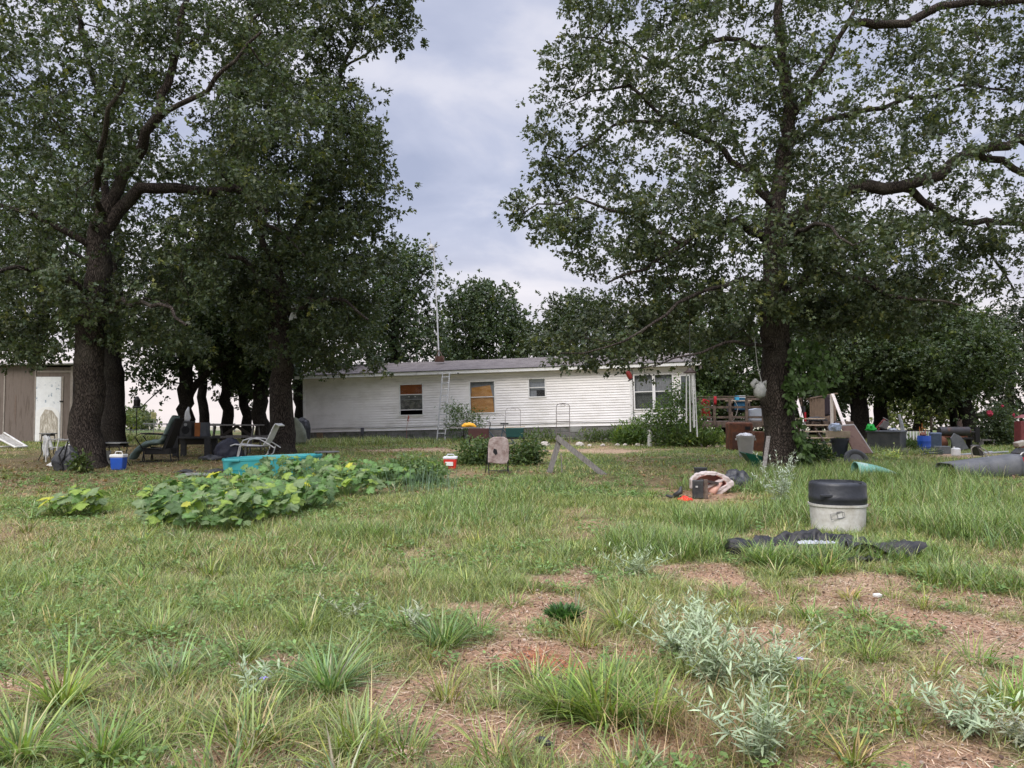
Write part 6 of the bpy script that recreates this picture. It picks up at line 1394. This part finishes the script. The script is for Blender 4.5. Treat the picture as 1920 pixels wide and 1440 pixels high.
# green wheelbarrow
Yw = 19.8; o_ = GP(1410, Yw); wb = thing('wheelbarrow', 'dark green wheelbarrow tub tipped against the right oak', 'wheelbarrow', o_); kw = mpx(Yw)
z_ = P(1410, 848, Yw)[2] - o_[2]
mb = MB(); mb.add([(-.27, -.28, z_ - .02), (.26, -.30, z_ - .12), (.26, .30, z_ - .1), (-.27, .28, z_), (-.02, -.18, z_ - .36), (.22, -.2, z_ - .42), (.22, .2, z_ - .42), (-.02, .18, z_ - .36)], [(0, 1, 5, 4), (1, 2, 6, 5), (2, 3, 7, 6), (3, 0, 4, 7), (4, 5, 6, 7)]); mb.build('tray', M('barrow_green', (.008, .075, .045), .4, .2), wb, solid=.02)
mb = MB(); mb.tube([(-.05, -.12, z_ - .36), (.05, -.12, z_ - .2), (.28, -.12, z_ - .2)], .014, 6); mb.tube([(.05, .12, z_ - .36), (.28, .14, z_ - .2)], .014, 6); mb.build('handle', ALU, wb); MB().lathe([(.05, -.03), (.12, -.03), (.12, .03), (.05, .03)], 14, (.05, 0, .12), rot=(R(90), 0, 0)).build('wheel', BLACK, wb)
o_ = GP(1428, 17.6); mb = MB(); a = Vector((0, 0, -.05)); b2 = Vector(P(1441, 818, 18.3)) - Vector(o_); mb.bar(a, b2, .09, .03); mb.one('leaning_board', WOODG, 'grey board leaning upright against the right oak trunk', 'board', o_)
# ------------------------------------------------------------------ right side things
b_, o_ = bin_(1573, 23.6, .20, .25, .58, M('dark_can', (.030, .036, .048), .55, .2), 'dark blue grey trash can under the lumber beam')
zb_ = o_[2] + .60
MB().box((0, 0, .11), (.70, .14, .2)).one('lumber_beam', LUMBER, 'short thick lumber beam resting on the dark trash can', 'beam', (P(1571, 810, 23.5)[0], 23.5, zb_), (0, R(1), 0), bevel=.006)
mb = MB(); mb.lathe([(.17, 0), (.18, .1), (.13, .2), (.03, .23)], 10, wob=.2); crumple(mb.one('plastic_bag', M('bluish_bag', (.42, .48, .58), .4, .25, 20), 'bluish white plastic bundle on the lumber beam', 'bag', (P(1567, 810, 23.5)[0], 23.55, zb_ + .21), smooth='all'), 0.12, 0.1)
o_ = GP(1618, 23.2); lp = thing('leaning_mattress', 'stained brown mattress board leaning right of the lumber beam', 'mattress', o_)
q0, q1, q2, q3 = [Vector(P(a, b2, Yy)) - Vector(o_) for a, b2, Yy in ((1577, 799, 23.9), (1602, 797, 24.2), (1637, 850, 23.2), (1603, 851, 23.0))]
mb = MB(); nrm = Vector((0, .09, 0)); mb.add([q0, q1, q2, q3, q0 + nrm, q1 + nrm, q2 + nrm, q3 + nrm], [(0, 1, 2, 3), (7, 6, 5, 4), (0, 4, 5, 1), (1, 5, 6, 2), (2, 6, 7, 3), (3, 7, 4, 0)]); mb.build('cover', M('mattress_brown', (.17, .10, .07), .9, .2, 3, second=(.11, .06, .045), amount=.4), lp, bevel=.03)
mb = MB(); mb.tube([q1 + nrm * .5, q2 + nrm * .5], .03, 8); mb.tube([q0 + nrm * .5, q1 + nrm * .5], .035, 8); mb.build('edging', M('pale_edging', (.34, .31, .28)), lp)
o_ = GP(1602, 22.0); ty = thing('tire', 'old grey tyre lying by the dark trash can', 'tire', o_, rot=(R(60), R(8), 0)); MB().tube([(.28 * math.cos(a), .28 * math.sin(a), .06) for a in np.linspace(0, 2 * math.pi, 25)[:-1]], .08, 10, closed=True).build('tyre', M('tire_rubber', (.09, .09, .09), .9, .25), ty, smooth='all')
MB().lathe([(.15, -.03), (.2, -.03), (.2, .03), (.15, .03)], 20, (0, 0, .06)).build('rim', M('rim_grey', (.16, .16, .16)), ty)
# hot tub / dark tank
Yt = 25.5; o_ = GP(1661, Yt); tk = thing('storage_chest', 'large dark grey square chest with junk on top', 'chest', o_, R(-38)); Ht2 = P(1660, 808.5, Yt - .4)[2] - o_[2]
MB().box((0, 0, Ht2 / 2), (1.0, .95, Ht2 - .04)).build('body', M('chest_grey', (.055, .058, .062), .6, .2, 3, second=(.10, .10, .09), amount=.35, soft=.4), tk, bevel=.02); MB().box((0, 0, Ht2 - .02), (1.06, 1.01, .06)).build('lid', M('chest_lid', (.07, .075, .08), .5), tk, bevel=.02)
zt_ = o_[2] + Ht2
mb = MB(); mb.lathe([(.06, 0), (.15, .04), (.13, .16), (.05, .24)], 10, wob=.25); crumple(mb.one('green_bag', M('bright_green', (.02, .48, .06), .5, .2, 6), 'bright green plastic bag on the dark chest', 'bag', (P(1630, 808, Yt)[0], Yt - .1, zt_), smooth='all'), 0.16, 0.1)
mw = thing('red_machine', 'red and grey tilted machine part on the dark chest', 'machine', (P(1652, 808, Yt)[0], Yt, zt_))
mb = MB(); mb.bar((-.22, 0, .02), (.12, 0, .40), .03, .04); mb.bar((-.05, .1, .02), (.2, .1, .36), .03, .04); mb.build('arm', M('machine_red', (.26, .06, .05)), mw); MB().box((.12, .03, .2), (.2, .2, .26), rot=(0, R(25), 0)).build('housing', M('machine_grey', (.17, .15, .14), .6, .3), mw, bevel=.02); mb = MB(); mb.tube([(.08, 0, .44), (.26, 0, .34)], .02, 6); mb.build('handle', M('machine_grey', (.17, .15, .14), .6, .3), mw)
mb = MB(); mb.lathe([(.1, 0), (.16, .03), (.07, .08)], 9, wob=.3); mb.tube([(-.16, 0, .03), (-.08, 0, .09), (.1, 0, .05), (.26, 0, .02)], .02, 6); crumple(mb.one('metal_scrap', M('scrap_grey', (.30, .31, .34), .4, .4, 12), 'grey metal scrap beside the red machine part', 'scrap', (P(1670, 808, Yt)[0], Yt - .1, zt_), smooth='all'), 0.1, 0.06)
mb = MB(); mb.tube([(0, 0, 0), (0, 0, .95), (-.03, 0, 1.25)], .045, 8); mb.tube([(.05, 0, .6), (.0, 0, 1.05)], .06, 8); mb.one('grey_post', M('grey_post', (.33, .34, .35), .8), 'leaning grey post right of the dark chest', 'post', GP(1694, 26.5), (0, R(-6), 0))
# picket fence
Yf = 31; o_ = GP(1697, Yf); pf = thing('picket_fence', 'short run of white pickets with dark gaps behind the blue barrel', 'fence', o_); z0_ = P(1710, 826, Yf)[2] - o_[2]; z1_ = P(1710, 808.5, Yf)[2] - o_[2]
n = 8
for k in range(n): MB().box((k * .125 + .06, 0, (z0_ + z1_) / 2), (.07, .02, z1_ - z0_)).build('picket', TRIM, pf)
mb = MB(); mb.box((.5, .03, z1_ + .02), (1.15, .04, .05)); mb.box((.5, .03, z0_), (1.15, .04, .04)); mb.build('rail', BLACKM, pf)
for k in (0, 1): MB().box((k * 1.05, .04, z1_ / 2), (.07, .05, z1_)).build('post', BLACKM, pf)
# blue barrel
o_ = GP(1731, 25.6); kb = mpx(25.6); bb = thing('blue_barrel', 'blue plastic barrel with garden tools standing in it', 'barrel', o_); Hb = P(1731, 817, 25.6)[2] - o_[2]; rb = 11.5 * kb
MB().lathe([(rb * .92, 0), (rb, .03), (rb, Hb * .33), (rb * 1.02, Hb * .35), (rb, Hb * .37), (rb, Hb * .66), (rb * 1.02, Hb * .68), (rb, Hb * .7), (rb, Hb - .03), (rb * .95, Hb), (rb * .88, Hb), (rb * .86, .1)], 28).build('body', BLUE, bb, smooth=True)
mb = MB(); mb.tube([(-.12, 0, .2), (-.14, 0, Hb + .3)], .012, 6); mb.tube([(-.05, .03, .2), (-.04, .03, Hb + .42)], .008, 6); mb.tube([(.02, 0, Hb), (.06, 0, Hb + .22), (-.08, 0, Hb + .28)], .01, 6); mb.one('garden_tools', M('orange_tool', (.50, .16, .03)), 'orange handled tools sticking out of the blue barrel', 'tools', o_)
mb = MB(); mb.lathe([(.08, 0), (.11, .04), (.05, .12)], 9, wob=.3); crumple(mb.one('rag_heap', M('rag_mix', (.22, .10, .07), .9, .5, 25), 'reddish and white rags heaped on the blue barrel', 'rags', (o_[0] - .03, o_[1], o_[2] + Hb), smooth='all'), 0.1, 0.06)
mb = MB(); mb.lathe([(.19, 0), (.2, .05), (.2, .5), (.21, .52), (.2, .56), (.17, .57)], 18); mb.one('grey_drum', M('drum_blue_grey', (.10, .13, .20), .5, .3), 'blue grey drum behind the blue barrel', 'drum', GP(1752, 27.4), smooth='all')
# smoker
Ysm = 28.0; o_ = GP(1786, Ysm); ks = mpx(Ysm); sm = thing('barrel_smoker', 'long black barrel smoker with rusty firebox at the right of the yard', 'smoker', o_)
zc = P(1786, 809, Ysm)[2] - o_[2]; BR = M('smoker_black', (.040, .036, .036), .55, .3, 4, second=(.13, .055, .03), amount=.3, sscale=3)
MB().lathe([(.0, -.54), (.165, -.54), (.17, -.53), (.17, .53), (.165, .54), (0, .54)], 28, (.02, 0, zc), rot=(0, R(90), 0), close=False).build('chamber', BR, sm, smooth=True)
MB().box((-.02, 0, zc - .19), (.95, .2, .06)).build('cradle', RUST, sm)
MB().lathe([(0, -.2), (.2, -.2), (.2, .2), (0, .2)], 20, (-.62, -.2, zc - .42), rot=(0, R(70), 0), close=False).build('firebox', RUST, sm, smooth=True)
for x in (-.42, .35):
    for y in (-.15, .15): MB().tube([(x, y, zc - .2), (x * 1.1, y * 1.3, 0)], .025, 6).build('leg', BLACKM, sm)
MB().tube([(.5, 0, zc), (.78, 0, zc - .03)], .03, 8).build('flue', BR, sm); MB().tube([(.2, 0, zc + .15), (.2, 0, zc + .38)], .06, 10).build('chimney', BR, sm)
MB().box((.86, .0, zc - .12), (.16, .1, .55)).build('end_stand', BLACKM, sm)
o_ = GP(1806, 26.8); wbn = thing('black_bench', 'low black bench in front of the smoker', 'bench', o_); zz_ = P(1806, 822, 26.8)[2] - o_[2]
MB().box((-.1, 0, zz_), (.62, .35, .05)).build('seat', BLACKM, wbn)
for x in (-.35, .17): MB().box((x, 0, zz_ / 2), (.05, .3, zz_)).build('leg', BLACKM, wbn)
o_ = GP(1848, 28.5); wbn = thing('grey_bench', 'narrow grey plank bench right of the smoker', 'bench', o_); zz_ = P(1848, 825, 28.5)[2] - o_[2]
MB().box((0, 0, zz_), (.46, .25, .05)).build('seat', WOODG, wbn)
for x in (-.2, .2): MB().box((x, 0, zz_ / 2), (.05, .2, zz_)).build('leg', WOODG, wbn)
o_ = GP(1786, 26.0); mb = MB(); mb.prism([(0, 0), (.5, .1), (.25, .50), (.02, .62), (-.1, .45)], .06); mb.one('grey_hood', M('grey_metal', (.13, .135, .14), .5, .3), 'dark grey angular metal hood in front of the smoker', 'metal part', o_, bevel=.01)
MB().box((0, 0, .12), (.42, .3, .26), rot=(0, 0, R(8))).one('metal_box', M('tin_grey', (.12, .13, .13), .5, .3), 'low grey green metal box between blue barrel and white jug', 'box', GP(1764, 25.2), bevel=.02)
o_ = GP(1790, 24.0); jg = thing('white_jug', 'white plastic jug on the ground before the smoker', 'jug', o_); MB().box((0, 0, .13), (.24, .16, .26)).build('body', WHITEP, jg, bevel=.04); MB().lathe([(.03, 0), (.03, .05)], 10, (-.06, 0, .25)).build('cap', WHITEP, jg)
mb = MB()
for a, b2 in (((1801, 847), (1890, 843)), ((1730, 848), (1760, 845)), ((1803, 850), (1860, 846))):
    p = Vector(P(a[0], a[1], 24.2)) ; q_ = Vector(P(b2[0], b2[1], 25.0)); mb.tube([(p.x, p.y, gz(p.x, p.y) + .04), (q_.x, q_.y, gz(q_.x, q_.y) + .06)], .025, 6)
mb.one('metal_pipes', M('pipe_grey', (.36, .37, .38), .5), 'grey pipes scattered on the ground by the smoker', 'pipes')
o_ = GP(1838, 22.5); oc = thing('overturned_chair', 'overturned metal chair frame on the grass before the grey bench', 'chair', o_); mb = MB()
mb.tube([(-.32, -.1, 0), (-.36, -.1, .35), (-.28, -.1, .42), (-.1, -.1, .4), (.0, -.1, 0)], .018, 6); mb.tube([(-.2, .2, .38), (.0, .1, .25), (.35, .0, .0)], .018, 6); mb.tube([(-.1, -.1, .4), (.2, -.1, .2), (.5, -.1, .0)], .016, 6); mb.tube([(-.28, -.1, .42), (-.2, .2, .38)], .016, 6); mb.tube([(-.18, -.2, .36), (.1, -.2, .1), (.3, -.2, 0)], .014, 6)
mb.build('frame', M('tan_metal', (.30, .27, .22), .6), oc); MB().box((-.14, 0, .3), (.1, .35, .3), rot=(0, R(-20), 0)).build('seat', M('dark_seat', (.06, .055, .05)), oc)
mb = MB(); mb.grid(lambda u, v: (-.3 + .7 * u, -.1 + .3 * v, .04 + .12 * abs(math.sin(5 * u + 2 * v)) * (1 - u)), 10, 6); mb.one('white_sheet', WHITEP, 'crumpled white sheet beside the overturned chair', 'sheet', GP(1872, 22.2), smooth='all', solid=.01)
# upturned grey canopy
Yc_ = 18.2; o_ = GP(1838, Yc_); kc = mpx(Yc_)
zL = P(1770, 868, Yc_)[2] - o_[2]; zR = P(1880, 851, Yc_)[2] - o_[2]
xl_, xr2 = -70 * kc, 62 * kc
mb = MB(); n = 16
def shell(u, v):
    x = xl_ + (xr2 - xl_) * u; top_ = zL + (zR - zL) * u; a = (v - .5) * math.pi; e = .28 + .12 * u
    return (x + .08 * math.sin(a) * u, .42 * math.copysign(abs(math.sin(a)) ** .45, math.sin(a)), -.05 + (top_ + .05) * abs(math.cos(a)) ** .35)
mb.grid(shell, 20, n); hull = [shell(1, j / (n - 1)) for j in range(n)]
mb.add(hull + [(hull[j][0] + .16 * (1 - abs(2 * j / (n - 1) - 1)) + .05, hull[j][1] * .97, -.05 + (hull[j][2] + .05) * .0) for j in range(n)], [(j, j + 1, n + j + 1, n + j) for j in range(n - 1)])
mb.one('upturned_tub', M('grey_tub', (.085, .09, .10), .55, .2, 3, second=(.15, .15, .155), amount=.35, soft=.4), 'long grey plastic tub upturned in the tall grass at the right', 'tub', o_, smooth=True, solid=.02)
mb = MB()
def sled(u, v):
    x = -.45 + .95 * u; a = (v - .5) * math.pi; return (x, .22 * math.sin(a) * (1 - .5 * u), .16 + .28 * (1 - u) * abs(math.cos(a)) ** .7 + .05 * math.sin(3 * u))
mb.grid(sled, 12, 10); mb.one('teal_sled', M('faded_teal', (.13, .30, .25), .6, .12, 3, second=(.35, .45, .42), amount=.4), 'faded teal plastic shell half sunk in the tall grass', 'sled', GP(1640, 16.6), smooth='all', solid=.02)
# mower / red things at the right edge
o_ = GP(1912, 21.5); mw = thing('lawn_mower', 'red and black machine cut by the right edge of the photo', 'mower', o_); MB().lathe([(.1, 0), (.3, .1), (.28, .3), (.16, .42)], 16, (.02, 0, 0), sx=1, sy=.8).build('engine', BLACK, mw); MB().box((.0, 0, .55), (.3, .25, .14), rot=(0, R(-14), 0)).build('seat', M('cream_seat', (.36, .33, .28)), mw, bevel=.03)
MB().box((-.1, 0, .12), (.9, .5, .12)).build('deck', REDC, mw, bevel=.03); mb = MB(); mb.tube([(-.3, -.2, .1), (-.1, -.2, .3), (.1, -.2, .35)], .02, 6); mb.build('handle', ALU, mw)
o_ = GP(1917, 27); mb = MB(); mb.box((0, 0, .5), (.4, .4, .95), taper=1.1); mb.lathe([(.3, 0), (.05, .12)], 12, (0, 0, 1.08)); mb.one('red_machine_hood', M('dull_red', (.16, .035, .035), .6, .25), 'tall dull red machine behind the mower at the right edge', 'machine', o_, bevel=.04)
# junk pile
Yj = 14.6
o_ = GP(1335, Yj); kj = mpx(Yj); ty = thing('toy_car', 'faded pink and white plastic toy ride-on lying in the junk pile', 'toy car', o_)
def jz(px, py): return Vector(P(px, py, Yj)) - Vector(o_)
Yj0 = Vector((0, 0, 0))
outer = [jz(*p) for p in ((1297, 915), (1296, 895), (1306, 884), (1325, 879), (1346, 880), (1358, 886), (1376, 900), (1377, 908), (1350, 929), (1335, 931))]
inner = [jz(*p) for p in ((1303, 912), (1303, 897), (1312, 889), (1326, 885), (1344, 886), (1353, 891), (1362, 902), (1362, 906), (1342, 922), (1334, 925))]
n = len(outer)
mb = MB(); back = [p + Vector((.05, .38, -.03)) for p in outer]
front_in = [p + Vector((0, .0, 0)) for p in inner]; back_in = [p + Vector((.03, .30, -.02)) for p in inner]
vs = outer + front_in + back + back_in; f_ = []
for i in range(n - 1):
    f_ += [(i, i + 1, n + i + 1, n + i), (i, 2 * n + i, 2 * n + i + 1, i + 1)]
mb.add(vs, f_); mb.build('shell', M('pinkish_white', (.62, .55, .53), .55, .08, 5, second=(.36, .27, .24), amount=.45, soft=.4), ty, solid=.018, smooth='all')
crumple([o for o in ty.children][0], .09, .16, 3)
mb = MB(); mb.add(front_in + back_in, [(i, i + 1, n + i + 1, n + i) for i in range(n - 1)] + [list(range(n, 2 * n))]); mb.build('seat_well', M('faded_pink', (.52, .26, .22), .6, .12), ty, solid=.01)
mb = MB(); mb.tube([jz(1333, 924) + Vector((0, -.06, 0)), jz(1352, 902) + Vector((0, .05, 0))], [.07, .05], 10); mb.build('fender', M('peach_plastic', (.62, .36, .28), .5, .1), ty, smooth='all')
for p0, p1, w_ in (((1322, 912), (1362, 893), .10), ((1330, 926), (1370, 905), .08)):
    crumple(MB().bar(jz(*p0) + Vector((0, -.03, 0)), jz(*p1) + Vector((0, .06, 0)), w_, .05).build('broken_panel', M('pinkish_white', (0, 0, 0)), ty, bevel=.01), .05, .1)
mb = MB(); mb.bar(jz(1312, 899) + Vector((0, -.12, 0)), jz(1344, 906) + Vector((0, -.02, 0)), .12, .05); ty.scale = (1, 1, .88); mb.one('dark_plank', M('old_dark_plank', (.07, .055, .05), .9), 'dark splintered plank across the faded pink toy', 'plank', o_)
mb = MB(); mb.lathe([(.10, 0), (.125, .42), (.135, .42), (.135, .45), (.12, .45)], 24); mb.one('black_bucket', BLACK, 'black bucket standing behind the faded pink toy', 'bucket', GP(1312, 15.3), smooth=True)
o_ = GP(1307, 13.9); bx = thing('black_case', 'black plastic case standing in front of the faded pink toy', 'case', o_, R(-14)); MB().box((0, 0, .17), (.20, .16, .32)).build('body', BLACK, bx, bevel=.012); MB().box((.14, .05, .17), (.07, .16, .33)).build('side_board', WOODR, bx); MB().box((-.02, -.088, .22), (.04, .01, .03)).build('label_patch', ALU, bx)
mb = MB(); mb.lathe([(.02, 0), (.12, .01), (.09, .05), (.03, .07)], 12, wob=.35, sx=1.1, sy=.7); crumple(mb.one('red_rag', M('bright_red_rag', (.70, .03, .015), .7), 'bright red rag in front of the black case', 'rag', GP(1283, 13.5), smooth='all'), 0.1, 0.07)
mb = MB(); mb.tube([(-.14, 0, .06), (-.05, 0, .03), (.06, 0, .05), (.14, 0, .02)], [.02, .03, .03, .015], 7); mb.tube([(.0, 0, .05), (.12, 0, .12), (.13, 0, .22)], [.04, .05, .02], 7); mb.one('black_boot', BLACK, 'black boot left of the red rag', 'boot', GP(1262, 13.8), smooth='all')
mb = MB(); mb.lathe([(.04, 0), (.3, .03), (.3, .2), (.16, .34), (.03, .36)], 14, wob=.2, sx=1, sy=.7); crumple(mb.one('black_bag', TARP, 'black bag right of the faded pink toy in the grass', 'bag', GP(1378, 15.6), smooth='all'), 0.18, 0.15)
# lidded tub
Yb = 10.6; o_ = GP(1567, Yb); kb = mpx(Yb); tb = thing('lidded_tub', 'dirty white round tub with a tall black lid in the tall grass', 'tub', o_, R(-4))
z1_ = P(1567, 943, Yb)[2] - o_[2]; zt_ = P(1567, 902, Yb)[2] - o_[2]; r = 50.5 * kb
def sq(f, z, e=2.25, n=40): return [(r * f * math.copysign(abs(math.cos(t)) ** (2 / e), math.cos(t)), r * .92 * f * math.copysign(abs(math.sin(t)) ** (2 / e), math.sin(t)), z) for t in [2 * math.pi * j / n for j in range(n)]]
def rings_mesh(rs, cap=True):
    m_ = MB(); n = 40; m_.add([p for q in rs for p in q], [(i * n + j, i * n + (j + 1) % n, (i + 1) * n + (j + 1) % n, (i + 1) * n + j) for i in range(len(rs) - 1) for j in range(n)] + ([[(len(rs) - 1) * n + j for j in range(n)]] if cap else [])); return m_
TUBW = M('tub_white', (.60, .59, .56), .6, .08, 5, second=(.30, .27, .22), amount=.38, sscale=5, soft=.35)
bd = rings_mesh([sq(.92, -.05), sq(.935, z1_ * .3), sq(.965, z1_ - .04), sq(1.01, z1_ - .03), sq(1.02, z1_), sq(.96, z1_)]).build('body', TUBW, tb, smooth=True)
TL = M('tub_lid', (.018, .020, .026), .42, .2, 6, second=(.035, .037, .042), amount=.4, soft=.4)
lid = rings_mesh([sq(.985, z1_ + .002), sq(.99, z1_ + .05), sq(1.0, z1_ + .055), sq(1.0, z1_ + .11), sq(.99, z1_ + .115), sq(.985, zt_ - .05), sq(.965, zt_ - .02), sq(.90, zt_ - .002), sq(.80, zt_ + .003), sq(.79, zt_ - .025), sq(.6, zt_ - .02)]).build('lid', TL, tb, smooth=True)
mb = MB(); mb.box((-r * .66, -r * .78, z1_ + .125), (.16, .05, .035)); mb.box((r * .55, -r * .45, zt_ - .005), (.05, .22, .03)); mb.build('grip', TL, lid, bevel=.008)
mb = MB(); mb.tube([(r * .80, -r * .80, z1_ - .01), (r * .84, -r * .86, z1_ + .03), (r * .88, -r * .80, z1_ + .01)], .008, 5); mb.build('latch', M('latch_rust', (.2, .15, .1)), bd)
mb = MB(); yy = -r * .875; cxm, czm = -r * .30, z1_ * .62
def frame_mark(cx_, cz_, w, h, a):
    c_, s_ = math.cos(a), math.sin(a); q = [(cx_ + (x * c_ - z * s_), yy - .0, cz_ + (x * s_ + z * c_)) for x, z in ((-w, -h), (w, -h), (w, h), (-w, h))]
    for i in range(4): mb.bar(q[i], q[(i + 1) % 4], .006, .006)
frame_mark(cxm, czm, .09, .035, R(10)); frame_mark(cxm + .03, czm + .01, .035, .045, R(10)); mb.build('stamped_mark', M('mark_grey', (.16, .16, .16)), bd)
# pond liner
Yl = 8.75; o_ = GP(1538, Yl); pl_ = thing('pond_liner', 'crumpled black plastic pond liner lying before the lidded tub', 'pond liner', o_)
def liner(u, v):
    a = 2 * math.pi * u; rr = [.10, .55, .80, .93, 1.0, 1.06, 1.02][v]; zz = [.02, .015, .03, .16, .20, .13, .0][v]
    wob = 1 + .05 * math.sin(3 * a + 1) + .035 * math.sin(7 * a) + .02 * math.sin(13 * a)
    hgt = .75 + .38 * math.sin(a) + .22 * math.sin(4 * a + 2) + .10 * math.sin(9 * a)
    if math.cos(a) < -.75: hgt *= .9
    return (.90 * rr * wob * math.cos(a) + .03 * math.sin(11 * a + v), .52 * rr * wob * math.sin(a), max(.006, zz * hgt * .72) + .014 * math.sin(17 * a + 2 * v) + .012 * math.sin(29 * a + v))
mb = MB(); nu = 90; vs = [liner(i / nu, v) for i in range(nu) for v in range(7)]; fs = [(i * 7 + v, ((i + 1) % nu) * 7 + v, ((i + 1) % nu) * 7 + v + 1, i * 7 + v + 1) for i in range(nu) for v in range(6)] + [[i * 7 for i in range(nu)]]
mb.add(vs, fs); crumple_me = mb.build('sheet', M('liner_black', (.016, .017, .021), .5, .3, 6, spec=.25, second=(.06, .055, .05), amount=.33, sscale=5, soft=.3, bump=.5, bscale=12), pl_, smooth='all', solid=.012)
crumple(crumple_me, .08, .10, 2)
crumple(MB().lathe([(.02, 0), (.12, 0), (.15, .09), (.12, .16), (.03, .18)], 12, (-.95, .02, 0), wob=.15).build('rolled_end', M('liner_black', (0, 0, 0)), pl_, smooth='all'), .05, .08, 2)
mb = MB(); mb.grid(lambda u, v: (.15 + .85 * u, -.33 + .14 * v + .04 * math.sin(6 * u), .14 + .07 * math.sin(7 * u + 4 * v) - .08 * abs(v - .5)), 16, 6); mb.build('fold', M('liner_black', (.022, .024, .032)), pl_, smooth='all')
mb = MB()
for k in range(11):
    a = R(14 + k * 15.2); b2 = R(14 + k * 15.2 + 8); c0 = (-.03, .0, .12)
    mb.add([c0, (c0[0] + .24 * math.cos(a), c0[1] + .20 * math.sin(a), .118), (c0[0] + .25 * math.cos(b2), c0[1] + .21 * math.sin(b2), .132), (c0[0] + .24 * math.cos(2 * b2 - a), c0[1] + .20 * math.sin(2 * b2 - a), .118)], [(0, 1, 2), (0, 2, 3)])
mb.one('white_shell', M('pearly_white', (.33, .34, .36), .5, .4, 20), 'white ribbed fan shaped piece lying in the black pond liner', 'ornament', o_)
# small litter
mb = MB(); mb.tube([(-.03, .03, .03), (0, 0, .035), (.04, -.02, .02)], [.012, .018, .014], 7); mb.one('black_debris', BLACK, 'small black object lying in the dry grass at the bottom centre', 'debris', GP(1017, ground_y(1017, 1398)), smooth='all')
mb = MB(); mb.box((0, 0, .02), (.07, .04, .02), rot=(R(10), 0, R(20))); mb.one('white_scrap', WHITEP, 'small white scrap on the bare soil before the pond liner', 'litter', GP(1638, ground_y(1638, 1120)))
# red crape flowers
o_ = GP(1870, 28.5)
cm_ = [o for o in bpy.data.objects if o.name.startswith('crape_myrtle')][0]
for px, py, s in ((1856, 775, .22), (1880, 762, .07), (1901, 778, .09)):
    c_ = P(px, py, 28.3)
    fl = MB(); fl.lathe([(.02, -s * .5), (s * .35, -s * .3), (s * .45, 0), (s * .3, s * .35), (.02, s * .5)], 14, Vector(c_) - Vector(o_))
    for _ in range(0):
        p = Vector(c_) + Vector((random.gauss(0, s / 2), random.gauss(0, s / 2), random.gauss(0, s / 2.2))) - Vector(o_); q = .03; a = Vector((random.uniform(-q, q), random.uniform(-q, q), random.uniform(-q, q))); b2 = Vector((random.uniform(-q, q), random.uniform(-q, q), random.uniform(-q, q)))
        pass
    f_ = crumple(fl.build('flower', M('crape_red', (.34, .03, .06), .7, .2), cm_), .14, .05, 3); f_.location = Vector(o_) - cm_.location
cm_x = [o for o in bpy.data.objects if o.name.startswith('crape_myrtle')][0]
pass
# more of the clutter near the chest and smoker
mb = MB(); mb.lathe([(.05, 0), (.42, .03), (.36, .16), (.12, .26)], 14, sx=1.2, sy=.7, wob=.2); crumple(mb.one('dark_heap', M('heap_brown', (.07, .055, .045), .95, .4, 9), 'low brown heap of debris between the blue barrel and the white pickets', 'debris', GP(1712, 27.5), smooth='all'), .14, .1, 3)
o_ = GP(1682, 24.4); mb = MB()
for k in range(5): mb.bar((-.3 + .02 * k, .04 * k, .02 + .035 * k), (.35 + .03 * k, .05 * k, .03 + .035 * k), .09, .025)
mb.one('scrap_boards', WOODG, 'small stack of grey scrap boards on the ground before the dark chest', 'boards', o_)
mb = MB(); mb.bar((0, 0, 0), (.12, .05, .95), .05, .025); mb.bar((.16, 0, 0), (.14, .05, .8), .045, .02); mb.tube([(-.1, 0, 0), (-.06, 0, .7), (.02, 0, 1.0)], .012, 5)
mb.one('leaning_laths', WOODR, 'thin brown laths standing behind the blue barrel', 'laths', GP(1797, 29.5))
mb = MB(); mb.tube([(math.cos(a) * .28, math.sin(a) * .28, .03 + .01 * a) for a in np.linspace(0, 15, 50)], .016, 6); mb.one('garden_hose', M('hose_dark', (.05, .07, .05), .5), 'coiled dark garden hose on the ground by the blue barrel', 'hose', GP(1748, 24.3))
mb = MB(); mb.box((0, 0, .45), (.07, .07, 1.1)); mb.one('fence_post', WOODR, 'brown wooden post rising behind the white pickets', 'post', GP(1745, 31.5));
